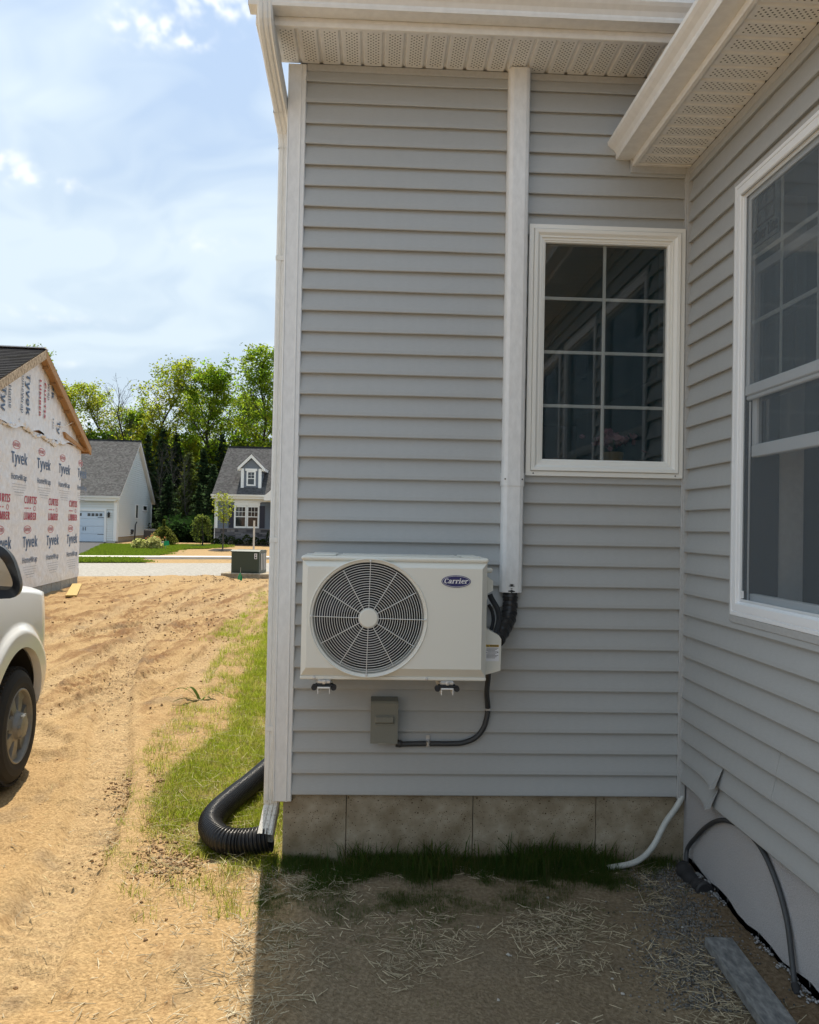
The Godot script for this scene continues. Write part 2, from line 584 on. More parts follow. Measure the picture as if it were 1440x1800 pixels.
	mat("wrap pale red ink", lin(0.52, 0.17, 0.19), 0.6)
	mat("wrap grey ink", lin(0.36, 0.38, 0.42), 0.6)
	var woodt := noise_tex(55, 0.03, Color(0.72, 0.66, 0.6), Color(1, 1, 1), 5, 512)
	grain(mat("raw lumber", lin(0.50, 0.31, 0.15), 0.8), woodt, Vector3(2, 0.5, 2))
	grain(mat("rake board", lin(0.52, 0.42, 0.29), 0.8), noise_tex(56, 0.02, Color(0.5, 0.42, 0.36), Color(1, 1, 1), 4, 256, 0.0, FastNoiseLite.TYPE_SIMPLEX_SMOOTH, [0.25, 0.55]), Vector3(3, 1.5, 3))
	grain(mat("yellow plank", lin(0.58, 0.42, 0.12), 0.75), woodt, Vector3(2, 2, 0.5))
	grain(mat("weathered plank", lin(0.30, 0.305, 0.295), 0.85), noise_tex(57, 0.02, Color(0.55, 0.56, 0.58), Color(1, 1, 1), 6, 512), Vector3(3, 3, 1.2))
	for st in [["stone light", 0.25, 0.23, 0.23], ["stone mid", 0.16, 0.15, 0.155], ["stone dark", 0.09, 0.085, 0.09]]:
		grain(mat(st[0], lin(st[1], st[2], st[3]), 0.9), streak, Vector3.ONE * 2)
	# truck and street things
	var paint := mat("truck paint", lin(0.86, 0.87, 0.87), 0.28, 0.0, 0.5)
	paint.clearcoat_enabled = true
	paint.clearcoat = 0.7
	paint.clearcoat_roughness = 0.06
	mat("tyre", lin(0.022, 0.021, 0.02), 0.85)
	grain(mat("wheel steel", lin(0.27, 0.265, 0.25), 0.45, 0.35), streak, Vector3.ONE * 3)
	mat("mirror silver", lin(0.5, 0.5, 0.48), 0.03, 1.0)
	mat("chrome", lin(0.7, 0.7, 0.7), 0.15, 1.0)
	grain(mat("transformer green", lin(0.035, 0.055, 0.04), 0.42), fine, Vector3.ONE * 2)
	mat("flag green", lin(0.0, 0.30, 0.11), 0.6)
	grain(mat("pvc pipe", lin(0.62, 0.63, 0.60), 0.4), streak, Vector3.ONE * 4)
	mat("blossom pink", lin(0.5, 0.25, 0.32), 0.8)
	mat("card", lin(0.42, 0.30, 0.14), 0.8)

# ------------------------------------------------------------------ ground
var gn_low := FastNoiseLite.new()
var gn_mid := FastNoiseLite.new()
var gn_fine := FastNoiseLite.new()
var tracks: Array = []
const ROAD_DIR := Vector2(0.930, -0.367)     # the street runs along this, in (x, z)
const ROAD_IN := Vector2(0.367, 0.930)       # towards the lot

func street_s(x: float, z: float) -> float:  # metres from the near kerb line, positive beyond it
	return -(Vector2(x, z) - Vector2(-5.7, -22.1)).dot(ROAD_IN)

func ground_init() -> void:
	sunny = V2([-1.85, -11.6, -1.45, -7.8, -1.28, -5.0, -1.10, -2.6, -1.24, -1.8, -1.24, -1.1, -1.17, -0.6, -0.92, -0.14, -0.6, -0.02, -0.42, 0.12, -0.41, -12.0])
	gn_low.seed = 61; gn_low.frequency = 0.35; gn_low.fractal_octaves = 3
	gn_mid.seed = 62; gn_mid.frequency = 1.6; gn_mid.fractal_octaves = 4
	gn_fine.seed = 63; gn_fine.frequency = 9.0; gn_fine.fractal_octaves = 3
	for t in [[-1.25, 1.0, -1.55, -1.0, -2.2, -3.4, -2.9, -6.5, -3.5, -10.5, -4.0, -15, -4.3, -20.8],
			[-3.1, -1.2, -3.2, -4.4, -3.15, -7.5, -3.3, -10.5, -3.2, -15, -2.9, -20.8],
			[-4.6, -3.0, -4.3, -6.5, -4.5, -11.0, -5.0, -16, -5.6, -20.8],
			[-1.75, -4.6, -2.0, -7.6, -2.35, -12, -2.6, -17, -2.4, -21],
			[-2.3, -2.2, -3.3, -3.6, -4.8, -5.5, -6.2, -8.0, -6.4, -11],
			[-5.4, -7.0, -3.6, -9.5, -2.6, -13.5, -2.1, -20.5],
			[-3.4, -2.0, -2.6, -3.6, -1.9, -6.5, -1.6, -9.5, -1.7, -13]]:
		tracks.append(smooth_path3(t))

func smooth_path3(t: Array) -> PackedVector2Array:
	var p := PackedVector3Array()
	for k in range(0, t.size(), 2): p.append(Vector3(t[k], 0, t[k + 1]))
	var o := PackedVector2Array()
	for q in smooth_path(p, 3): o.append(Vector2(q.x, q.z))
	return o

func track_at(x: float, z: float) -> Vector3:   # (depth, tread, how much track)
	var best := Vector3.ZERO
	var p := Vector2(x, z)
	for t in tracks:
		var run := 0.0
		var dmin := 9.0
		var at := 0.0
		var side := 0.0
		for k in t.size() - 1:
			var a: Vector2 = t[k]
			var b: Vector2 = t[k + 1]
			var ab := b - a
			var l := ab.length()
			if p.y < minf(a.y, b.y) - 0.5 or p.y > maxf(a.y, b.y) + 0.5:
				run += l
				continue
			var f := clampf((p - a).dot(ab) / (l * l), 0.0, 1.0)
			var off := p - a - ab * f
			var d := off.length()
			if d < dmin:
				dmin = d; at = run + f * l; side = ab.cross(off) / l
			run += l
		if dmin < 0.34:
			var g := smoothstep(0.17, 0.11, dmin)
			var berm := exp(-pow((dmin - 0.20) / 0.05, 2.0))
			var lug := sin((at + absf(side) * 0.55 * signf(side)) * TAU / 0.09) * g
			if g > best.z or berm * 0.3 > best.z:
				best = Vector3(-0.034 * g + 0.022 * berm, lug, maxf(g, berm * 0.3))
	return best

func lot_height(x: float, z: float) -> float:
	var s := street_s(x, z)
	var k := smoothstep(0.4, -0.6, s)              # the lot's own relief ends at the street
	var calm := smoothstep(-0.2, -1.2, x) if z > -9.0 else 1.0
	var h := gn_low.get_noise_2d(x, z) * 0.05 * (0.35 + 0.65 * calm)
	h += gn_mid.get_noise_2d(x, z) * 0.034
	h += gn_fine.get_noise_2d(x * 0.7, z * 1.5) * 0.015 * (0.45 + 0.55 * calm)
	h += 0.07 * exp(-pow((s + 1.0) / 0.7, 2.0)) * (0.6 + gn_low.get_noise_2d(x * 2, z * 2))
	var near_house := maxf(0.0, 1.0 - absf(z - 0.2) / 0.5) if x > -0.5 else 0.0
	h += 0.012 * near_house
	if x > 1.25 and z > -0.1: h += 0.02 * smoothstep(1.25, 1.55, x)
	return h * k

func axis(lo: float, hi: float, step: float, mid: float, g_mid: float, far_lo: float, far_hi: float, grow: float) -> PackedFloat32Array:
	# even steps from lo to hi, slowly growing ones down to mid, fast growing ones beyond
	var o := PackedFloat32Array()
	var x := lo
	while x < hi:
		o.append(x); x += step
	var d := step
	while x < far_hi:
		o.append(x); d *= grow; x += d
	o.append(far_hi)
	d = step
	x = lo
	var pre := PackedFloat32Array()
	while x > far_lo:
		d *= g_mid if x > mid else grow; x -= d
		pre.append(x)
	pre.reverse()
	pre.append_array(o)
	return pre

func ground() -> void:
	ground_init()
	var xs := axis(-4.2, 1.7, 0.030, -9.0, 1.02, -500.0, 500.0, 1.2)
	var zs := axis(-4.5, 1.7, 0.027, -24.0, 1.006, -700.0, 120.0, 1.13)
	var m := M.new()
	m.used_col = true
	var rows := []
	var cols := PackedColorArray()
	var dry := Color(0.565, 0.395, 0.205)
	var wet := Color(0.275, 0.150, 0.072)
	var soil := Color(0.285, 0.240, 0.178)
	var pale := Color(0.62, 0.465, 0.27)
	for z in zs:
		var row := PackedVector3Array()
		for x in xs:
			if absf(x) > 30.0 or z < -45.0 or z > 20.0:
				row.append(Vector3(x, -0.01, z)); cols.append(dry)
				continue
			var h := lot_height(x, z)
			var c := dry
			var nl := gn_low.get_noise_2d(x * 1.7 + 40, z * 1.1)
			var nm := gn_mid.get_noise_2d(x * 1.3 + 9, z * 0.8)
			var tr := Vector3.ZERO
			if z > -22.0 and z < 2.5 and x < -0.4 and x > -8.0:
				tr = track_at(x, z)
				h += tr.x + tr.y * 0.014 * (0.6 + nm) * smoothstep(-18.0, -8.0, z)
			var churn := smoothstep(-0.35, 0.25, nl) * smoothstep(-2.6, -5.0, z) * smoothstep(-19.0, -12.0, z) * smoothstep(-1.6, -2.6, x)
			var crumb := gn_fine.get_noise_2d(x * 1.1 + 70, z * 0.9)
			c = c.lerp(wet, clampf(churn * (0.42 + nm * 1.5 + crumb * 1.4), 0.0, 0.9))
			c = c.lerp(wet, clampf((crumb - 0.25) * 2.0 * smoothstep(0.05, 0.4, nm + nl * 0.5), 0.0, 0.5))
			var lot := smoothstep(-2.0, -3.6, z) * smoothstep(-1.3, -2.1, x) * smoothstep(-20.5, -18.0, z)
			if lot > 0.0:
				var rut := gn_mid.get_noise_2d((x + z * 0.16) * 2.1 + 17, z * 0.11)
				var rut2 := gn_mid.get_noise_2d((x - z * 0.06) * 3.6 - 40, z * 0.20 + 9)
				h += (rut * 0.034 + rut2 * 0.022) * lot
				c = c.lerp(wet, clampf((rut * 1.5 + rut2 * 1.2 + 0.10) * lot, 0.0, 0.75))
			c = c.lerp(pale, clampf(tr.z * 0.75 - maxf(tr.y, 0.0) * 0.2, 0.0, 1.0))
			c = c.lerp(wet, clampf(-tr.y * 0.25 * tr.z, 0.0, 1.0))
			if churn > 0.15: h += gn_fine.get_noise_2d(x * 1.6 + 5, z * 1.6) * 0.05 * churn
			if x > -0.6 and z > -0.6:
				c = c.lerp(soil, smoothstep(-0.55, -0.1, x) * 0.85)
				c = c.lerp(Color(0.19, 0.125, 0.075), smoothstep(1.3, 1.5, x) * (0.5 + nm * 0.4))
			c = c.lerp(soil, clampf(nm * 1.4 - 0.45, 0.0, 0.35))
			if x > -2.4 and x < -0.4 and z < 0.6 and z > -12.0 and Geometry2D.is_point_in_polygon(Vector2(x + nm * 0.15, z), sunny):
				c = c.lerp(Color(0.26, 0.25, 0.07), 0.6)
			var s := street_s(x, z)
			if s > 0.3: h = -0.01
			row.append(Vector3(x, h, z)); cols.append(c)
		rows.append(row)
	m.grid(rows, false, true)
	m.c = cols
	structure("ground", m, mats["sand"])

func strip(s0: float, s1: float, y: float, l0 := -140.0, l1 := 140.0, thick := 0.0) -> M:   # a strip along the street
	var m := M.new()
	var o := Vector2(-5.7, -22.1)
	var n := 60
	for k in n:
		var a := o + ROAD_DIR * lerpf(l0, l1, float(k) / n)
		var b := o + ROAD_DIR * lerpf(l0, l1, float(k + 1) / n)
		var p0 := a - ROAD_IN * s0
		var p1 := b - ROAD_IN * s0
		var p2 := b - ROAD_IN * s1
		var p3 := a - ROAD_IN * s1
		m.quad(Vector3(p0.x, y, p0.y), Vector3(p1.x, y, p1.y), Vector3(p2.x, y, p2.y), Vector3(p3.x, y, p3.y))
		if thick > 0:
			m.quad(Vector3(p0.x, y - thick, p0.y), Vector3(p1.x, y - thick, p1.y), Vector3(p1.x, y, p1.y), Vector3(p0.x, y, p0.y))
	return m

func on_street(l: float, s: float) -> Vector3:
	var p := Vector2(-5.7, -22.1) + ROAD_DIR * l - ROAD_IN * s
	return Vector3(p.x, 0, p.y)

func blades_mesh(kind: int, tall: float, wide: float, count: int, lean: float, spread: float) -> ArrayMesh:
	var m := M.new()
	var r := RandomNumberGenerator.new()
	r.seed = 900 + kind
	m.used_col = true
	for k in count:
		var a := r.randf() * TAU
		var d := Vector3(cos(a), 0, sin(a))
		var o := Vector3(r.randfn(0, 0.5), 0, r.randfn(0, 0.5)) * spread
		var h := tall * r.randf_range(0.55, 1.15)
		var bend := d.rotated(Vector3.UP, r.randf_range(-0.8, 0.8) + PI / 2) * h * lean * r.randf_range(0.1, 1.0)
		var w := d * wide * r.randf_range(0.7, 1.2)
		var t := r.randf_range(0.75, 1.2)
		m.col = Color(t * r.randf_range(0.85, 1.25), t, t * r.randf_range(0.7, 1.1))
		var mid := o + Vector3.UP * h * 0.6 + bend * 0.35
		var top := o + Vector3.UP * h * 0.95 + bend
		m.quad(o - w, o + w, mid + w * 0.7, mid - w * 0.7)
		m.tri(mid - w * 0.7, mid + w * 0.7, top)
	return m.mesh()

func street() -> void:
	structure("road", strip(0.0, 8.2, 0.006), mats["gravel road"])
	structure("sidewalk", strip(12.2, 13.6, 0.09, -140, 140, 0.12), mats["sidewalk concrete"])
	# lawn on the far side: verge and front yard of the white house
	var m := M.new()
	for q in [[8.6, 12.1, 0.02, 10], [13.65, 36.0, 0.03, 40]]:
		for k in q[3]:
			var s0: float = lerpf(q[0], q[1], float(k) / q[3])
			var s1: float = lerpf(q[0], q[1], float(k + 1) / q[3])
			for j in 30:
				var a := on_street(lerpf(-60.0, lawn_edge(s0), j / 30.0), s0); var b := on_street(lerpf(-60.0, lawn_edge(s0), (j + 1) / 30.0), s0)
				var c := on_street(lerpf(-60.0, lawn_edge(s1), (j + 1) / 30.0), s1); var d := on_street(lerpf(-60.0, lawn_edge(s1), j / 30.0), s1)
				a.y = q[2]; b.y = q[2]; c.y = q[2]; d.y = q[2]
				m.quad(a, b, c, d)
	structure("lawn", m, mats["lawn"])
	# blades over the lawn, so that it has a pile and not a plain face
	var places := []
	var r := RandomNumberGenerator.new()
	r.seed = 77
	for k in 26000:
		var s := r.randf_range(13.8, 35.0) if k % 4 else r.randf_range(8.7, 12.0)
		var l := lawn_edge(s) - absf(r.randfn(0, 1.0)) * 9.0 + r.randfn(0, 0.25)
		var p := on_street(l, s)
		if s > 13.0 and p.x < -19.45 + (p.z + 60.25) * 0.2558 + 0.1: continue
		places.append(Transform3D(Basis(Vector3.UP, r.randf() * TAU).scaled(Vector3(1, r.randf_range(0.6, 1.2), 1)), p + Vector3.UP * 0.02))
	var g := scatter(self, "lawn_grass", blades_mesh(1, 0.12, 0.02, 7, 0.6, 0.2), lawn_blade_mat(), places)
	meta(g, "short green lawn in front of the white house and along the verge", "lawn")
	# asphalt drive of the white house
	var dm := M.new()
	var a1 := Vector3(-19.45, 0.045, -60.25); var b1 := Vector3(-30.0, 0.045, -60.2)
	dm.quad(b1, Vector3(-27.0, 0.045, -31.5), Vector3(-13.4, 0.045, -36.6), a1)
	structure("driveway", dm, mats["asphalt"])

func lawn_edge(s: float) -> float:   # how far along the street the lawn reaches
	if s < 13.0: return -0.2 + 0.35 * sin(s * 2.3)
	return 0.7 + (s - 13.6) * 0.26 + 0.5 * sin(s * 1.9) * smoothstep(13.0, 16.0, s) + 2.5 * smoothstep(24.0, 30.0, s)

func lawn_blade_mat() -> StandardMaterial3D:
	var m := mat("lawn blades", lin(0.17, 0.25, 0.025), 0.8, 0.0, 0.2)
	m.vertex_color_use_as_albedo = true
	m.backlight_enabled = true
	m.backlight = Color(1, 1, 1)
	return m

# ------------------------------------------------------------------ grass, straw, clods, stones near the house
var sunny: PackedVector2Array

func in_poly(p: Vector2, poly: PackedVector2Array) -> bool:
	return Geometry2D.is_point_in_polygon(p, poly)

func ground_cover() -> void:
	var r := RandomNumberGenerator.new()
	r.seed = 4242
	var edge := V2([-2.3, -12.0, -1.9, -7.8, -1.7, -5.0, -1.6, -2.6, -1.55, -1.5, -1.4, -0.5, -1.15, 0.2, -0.8, 0.75, -0.4, 1.0, -0.4, -12.0])
	var places := []
	var cols := []
	var tuft := blades_mesh(2, 0.048, 0.0010, 18, 1.0, 0.045)
	var n := 0
	while n < 24000:
		var z := -21.0 + 21.6 * pow(r.randf(), 0.30)
		var x := r.randf_range(-2.3 - maxf(0.0, -z - 12.0) * 0.13, -0.38)
		var p := Vector2(x, z)
		var dens := 0.0
		if in_poly(p, sunny): dens = 0.66 + gn_mid.get_noise_2d(x * 0.8, z * 0.8) * 0.9 + gn_fine.get_noise_2d(x, z) * 0.3
		elif z < -7.5 and x > -3.4 - (z + 7.5) * 0.0: dens = 0.16 + gn_mid.get_noise_2d(x * 0.8, z * 0.8) * 0.5
		elif in_poly(p, edge): dens = 0.12 + gn_mid.get_noise_2d(x * 1.2, z * 1.2) * 0.4
		n += 1
		if r.randf() > dens: continue
		var s := r.randf_range(0.6, 1.3) * (1.0 + smoothstep(0.0, -8.0, z) * 0.5)
		places.append(Transform3D(Basis(Vector3.UP, r.randf() * TAU).scaled(Vector3(s, s, s)), Vector3(x, lot_height(x, z) - 0.004, z)))
		var t := r.randf()
		cols.append(Color(0.240, 0.335, 0.012).lerp(Color(0.46, 0.42, 0.12), t * t))
	var g := scatter(self, "grass", tuft, mats["grass"], places, cols)
	meta(g, "thin yellow-green young grass in the sun left of the house corner", "grass")
	# dark grass in the shade under the wall
	places = []; cols = []
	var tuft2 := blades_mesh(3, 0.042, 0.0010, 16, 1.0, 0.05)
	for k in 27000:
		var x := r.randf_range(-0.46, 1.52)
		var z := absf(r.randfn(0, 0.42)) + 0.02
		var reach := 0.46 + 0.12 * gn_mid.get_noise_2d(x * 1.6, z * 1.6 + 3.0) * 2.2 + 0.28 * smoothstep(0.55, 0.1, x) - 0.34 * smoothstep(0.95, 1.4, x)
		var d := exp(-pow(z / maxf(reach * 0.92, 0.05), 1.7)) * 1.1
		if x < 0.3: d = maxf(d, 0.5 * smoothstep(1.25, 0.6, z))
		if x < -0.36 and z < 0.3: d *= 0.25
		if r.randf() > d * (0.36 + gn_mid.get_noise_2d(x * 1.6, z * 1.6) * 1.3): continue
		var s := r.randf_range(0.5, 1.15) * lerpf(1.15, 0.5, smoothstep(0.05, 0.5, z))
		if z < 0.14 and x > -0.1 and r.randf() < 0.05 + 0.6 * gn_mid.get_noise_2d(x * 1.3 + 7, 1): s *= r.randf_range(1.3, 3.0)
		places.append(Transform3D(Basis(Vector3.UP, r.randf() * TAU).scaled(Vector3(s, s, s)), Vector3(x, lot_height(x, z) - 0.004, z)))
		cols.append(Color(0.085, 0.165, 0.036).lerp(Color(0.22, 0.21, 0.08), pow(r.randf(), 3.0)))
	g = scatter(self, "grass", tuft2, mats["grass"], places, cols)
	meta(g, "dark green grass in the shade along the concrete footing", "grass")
	# straw
	var straw_up := []
	var straw_c := []
	var st := M.new()
	st.used_col = true
	for k in 2:
		st.col = Color(1, 1, 1) if k == 0 else Color(0.9, 0.88, 0.8)
		var b := Basis(Vector3.UP, 0.25 * k)
		st.box(b * Vector3(0.5, 0, 0) * (1.0 if k == 0 else 0.6), Vector3(1.0 if k == 0 else 0.35, 0.05, 0.06), 0.0, b)
	places = []; cols = []
	for k in 19000:
		var x: float
		var z: float
		var want := 1.0
		if k % 3 < 2:
			x = r.randf_range(-0.5, 1.5); z = 0.1 + 1.7 * r.randf()
			var clump := gn_mid.get_noise_2d(x * 1.1 + 31, z * 1.1)
			want = 0.20 + clump * 2.2 + 0.9 * exp(-pow((x - 0.75) / 0.4, 2) - pow((z - 0.62) / 0.22, 2))
			want *= smoothstep(1.5, 1.2, x)
		else:
			z = 1.7 - 8.5 * pow(r.randf(), 1.6); x = r.randf_range(-2.0, -0.42)
			want = 0.8 if in_poly(Vector2(x, z), edge) else 0.10
			if z > 0.2: want = maxf(want, 0.5 * smoothstep(-1.3, -0.6, x))
		if r.randf() > want: continue
		var l := r.randf_range(0.014, 0.07) * (2.0 if r.randf() < 0.12 else 1.0)
		var w := r.randf_range(0.010, 0.032)
		var b := Basis(Vector3.UP, r.randf() * TAU) * Basis(Vector3.FORWARD, r.randfn(0, 0.14)) * Basis.from_scale(Vector3(l, w, w))
		places.append(Transform3D(b, Vector3(x, lot_height(x, z) + 0.004 + 0.008 * r.randf(), z)))
		var t := r.randf()
		cols.append(Color(0.68, 0.60, 0.43).lerp(Color(0.22, 0.18, 0.12), t))
	g = scatter(self, "straw", st.mesh(), mats["straw"], places, cols)
	meta(g, "loose pale straw strewn on the soil in front of the wall", "straw")
	for k in 3800:
		var z := 0.2 - 11.0 * pow(r.randf(), 1.5)
		var x := r.randf_range(-2.0, -0.42)
		if not in_poly(Vector2(x, z), sunny) and r.randf() > (0.35 if in_poly(Vector2(x, z), edge) else 0.02): continue
		var l := r.randf_range(0.03, 0.15)
		var w := r.randf_range(0.010, 0.026)
		straw_up.append(Transform3D(Basis(Vector3.UP, r.randf() * TAU) * Basis(Vector3.FORWARD, r.randfn(0, 0.2)) * Basis.from_scale(Vector3(l, w, w)), Vector3(x, lot_height(x, z) + 0.022 + 0.014 * r.randf(), z)))
		straw_c.append(Color(0.62, 0.56, 0.34).lerp(Color(0.36, 0.34, 0.14), r.randf()))
	g = scatter(self, "dry_stalks", st.mesh(), mats["straw"], straw_up, straw_c)
	meta(g, "long dry stalks lying over the sunny grass by the house corner", "straw")
	# clods on the sand
	var cl := M.new()
	cl.used_col = true
	var rows := []
	for a in 5:
		var ring := PackedVector3Array()
		for b in 7:
			var th := PI * a / 4.0
			var ph := TAU * b / 7.0
			var rr := 1.0 + 0.25 * sin(b * 2.3 + a * 1.7)
			ring.append(Vector3(sin(th) * cos(ph), cos(th) * 0.7, sin(th) * sin(ph)) * rr)
		rows.append(ring)
	cl.grid(rows, true, true)
	places = []; cols = []
	var heaps := [[-1.35, -1.15, 0.13], [-1.05, -0.12, 0.13], [-0.86, 0.02, 0.09], [-1.1, -0.55, 0.07], [-2.6, -4.6, 0.5], [-3.0, -6.3, 0.6], [-2.9, -9.0, 0.7], [-3.9, -10, 0.8], [-2.2, -8.2, 0.5], [-4.3, -14, 1.2], [-2.6, -15, 1.0], [-4.4, -20.6, 0.5], [-3.4, -20.9, 0.7], [-6.4, -18.9, 0.8], [-2.4, -3.6, 0.4]]
	for k in 9000:
		var h: Array = heaps[r.randi() % heaps.size()] if k % 3 else heaps[r.randi() % 4]
		var x: float = h[0] + r.randfn(0, h[2])
		var z: float = h[1] + r.randfn(0, h[2] * 1.3)
		if k % 5 == 0:
			x = r.randf_range(-4.5, -0.8); z = r.randf_range(-12.0, 1.4)
		if x > -0.75 and z < 0.5 or street_s(x, z) > -0.1: continue
		var s := 0.0028 * (1.0 + pow(r.randf(), 7.0) * 3.5) * (1.0 + smoothstep(-3.0, -14.0, z) * 1.6)
		places.append(Transform3D(Basis.from_euler(Vector3(r.randf() * 3, r.randf() * 6, r.randf() * 3)).scaled(Vector3(s, s * 0.8, s)), Vector3(x, lot_height(x, z) + s * 0.3, z)))
		cols.append(Color(0.15, 0.09, 0.05).lerp(Color(0.44, 0.29, 0.15), sqrt(r.randf())))
	g = scatter(self, "soil_clods", cl.mesh(), mats["straw"], places, cols)
	meta(g, "dark crumbs and clods of soil scattered over the sand lot", "soil")
	# gravel by the inner corner
	places = []; cols = []
	for k in 8000:
		var t := r.randf()
		var z := lerpf(-0.02, 1.3, t)
		var x := lerpf(1.40, 1.22, smoothstep(0.2, 0.9, t)) + r.randfn(0, 0.07 + 0.03 * t)
		if x > 1.55 or r.randf() > 0.75 + gn_mid.get_noise_2d(x * 2, z * 2): continue
		var s := r.randf_range(0.0018, 0.005)
		places.append(Transform3D(Basis.from_euler(Vector3(r.randf() * 3, r.randf() * 6, r.randf() * 3)).scaled(Vector3(s, s * 0.8, s * 1.2)), Vector3(x, lot_height(x, z) + s * 0.5, z)))
		var q := r.randf_range(0.06, 0.26)
		cols.append(Color(q, q * 0.98, q * 0.92))
	g = scatter(self, "gravel", cl.mesh(), mats["straw"], places, cols)
	meta(g, "fine grey gravel spilled in a strip beside the inner corner", "gravel")
	# crumbs of white parging along the side wall
	places = []; cols = []
	for k in 420:
		var z := r.randf_range(0.18, 1.9)
		if sin(z * 7.0) + sin(z * 17.0) < -0.2: continue
		var x := 1.565 - absf(r.randfn(0, 0.018))
		var s := r.randf_range(0.002, 0.007)
		places.append(Transform3D(Basis.from_euler(Vector3(r.randf() * 3, r.randf() * 6, r.randf() * 3)).scaled(Vector3(s, s * 0.6, s * 1.4)), Vector3(x, lot_height(x, z) + s * 0.5 + 0.004, z)))
		var q := r.randf_range(0.2, 0.42)
		cols.append(Color(q, q, q))
	for k in 22:
		var x := r.randf_range(0.0, 1.5); var z := r.randf_range(0.3, 1.7)
		var s := r.randf_range(0.003, 0.009)
		places.append(Transform3D(Basis.from_euler(Vector3(r.randf() * 3, r.randf() * 6, r.randf() * 3)).scaled(Vector3(s, s * 0.5, s * 1.3)), Vector3(x, lot_height(x, z) + s * 0.4, z)))
		cols.append(Color(0.5, 0.48, 0.44))
	g = scatter(self, "mortar_crumbs", cl.mesh(), mats["straw"], places, cols)
	meta(g, "white crumbs of mortar lying along the foot of the side wall", "mortar")

# ------------------------------------------------------------------ the grey house
const X1 := 1.558      # side wall
const COURSE := 0.1016

func course_profile(h := COURSE) -> PackedVector2Array:   # (out, up)
	return V2([0.001, 0.0045, 0.0225, 0.0, 0.0245, 0.0040, 0.0222, 0.020, 0.0135, 0.055, 0.0060, h * 0.86, 0.0038, h + 0.007])

func course(a: Vector3, along: Vector3, out: Vector3, length: float, h := COURSE, wob := 0.0007, seed_ := 0, lift = null, step := 0.22) -> M:
	var m := M.new()
	var prof := course_profile(h)
	var n := maxi(2, int(length / step))
	var rows := []
	for k in n + 1:
		var t := length * k / n
		var ring := PackedVector3Array()
		var w := sin(t * 5.1 + seed_ * 1.9) * wob + sin(t * 13.0 + seed_ * 4.3) * wob * 0.5
		var l: float = lift.call(t) if lift != null else 0.0
		for p in prof:
			var share := clampf(1.0 - p.y / h, 0.0, 1.0)
			ring.append(a + along * t + out * (p.x + w * share + l * share) + Vector3.UP * (p.y + w * 0.5))
		rows.append(ring)
	var flip := along.cross(Vector3.UP).dot(out) < 0
	for q in prof.size() - 1:
		var two := []
		for ring in rows: two.append(PackedVector3Array([ring[q], ring[q + 1]]))
		m.grid(two, false, flip)
	# the cut ends
	for e in [0, n]:
		var ring: PackedVector3Array = rows[e]
		for q in range(1, prof.size() - 1):
			if (e == 0) != flip: m.tri(ring[0], ring[q + 1], ring[q])
			else: m.tri(ring[0], ring[q], ring[q + 1])
	return m

func frame_ring(m: M, x0: float, x1: float, y0: float, y1: float, prof: PackedVector2Array, to3: Callable) -> void:
	# mitred frame: profile (inwards from the outer edge, out of the wall); to3(x, y, out)
	for k in prof.size() - 1:
		var p := prof[k]; var q := prof[k + 1]
		var a := [[x0 + p.x, y0 + p.x], [x1 - p.x, y0 + p.x], [x1 - p.x, y1 - p.x], [x0 + p.x, y1 - p.x]]
		var b := [[x0 + q.x, y0 + q.x], [x1 - q.x, y0 + q.x], [x1 - q.x, y1 - q.x], [x0 + q.x, y1 - q.x]]
		for s in 4:
			var t := (s + 1) % 4
			m.quad(to3.call(a[s][0], a[s][1], p.y), to3.call(a[t][0], a[t][1], p.y), to3.call(b[t][0], b[t][1], q.y), to3.call(b[s][0], b[s][1], q.y))

func perforated() -> StandardMaterial3D:
	var im := Image.create(32, 32, false, Image.FORMAT_RGB8)
	im.fill(Color(1, 1, 1))
	for y in 32:
		for x in 32:
			for o in [[8.0, 8.0], [24.0, 24.0]]:
				var d := Vector2(x - o[0], y - o[1]).length()
				if d < 5.2: im.set_pixel(x, y, Color(0.20, 0.19, 0.17) if d < 4.2 else Color(0.6, 0.6, 0.58))
	var m := mat("perforated soffit", lin(0.80, 0.785, 0.74), 0.5)
	m.albedo_texture = ImageTexture.create_from_image(im)
	return m

func soffit_panel(depth: float) -> Array:   # one 0.1 m rib: [solid mesh, perforated mesh]; x across, z out, faces down
	var s := M.new()
	var p := M.new()
	var q := func(m: M, x0: float, y0: float, x1: float, y1: float, z0: float, z1: float):
		m.quad(Vector3(x0, y0, z1), Vector3(x0, y0, z0), Vector3(x1, y1, z0), Vector3(x1, y1, z1))
	q.call(s, 0.0, 0.010, 0.007, 0.010, 0, depth)
	q.call(s, 0.007, 0.010, 0.012, 0.0, 0, depth)
	q.call(s, 0.012, 0.0, 0.022, 0.0, 0, depth)
	q.call(s, 0.084, 0.0, 0.092, 0.0, 0, depth)
	q.call(s, 0.092, 0.0, 0.100, 0.010, 0, depth)
	q.call(s, 0.022, 0.0, 0.084, 0.0, 0, 0.02)
	q.call(s, 0.022, 0.0, 0.084, 0.0, depth - 0.02, depth)
	var n := int(roundf((depth - 0.04) / 0.024))
	p.quad_uv(Vector3(0.022, 0, depth - 0.02), Vector3(0.022, 0, 0.02), Vector3(0.084, 0, 0.02), Vector3(0.084, 0, depth - 0.02), Vector2(n, 2.6))
	return [s.mesh(), p.mesh()]

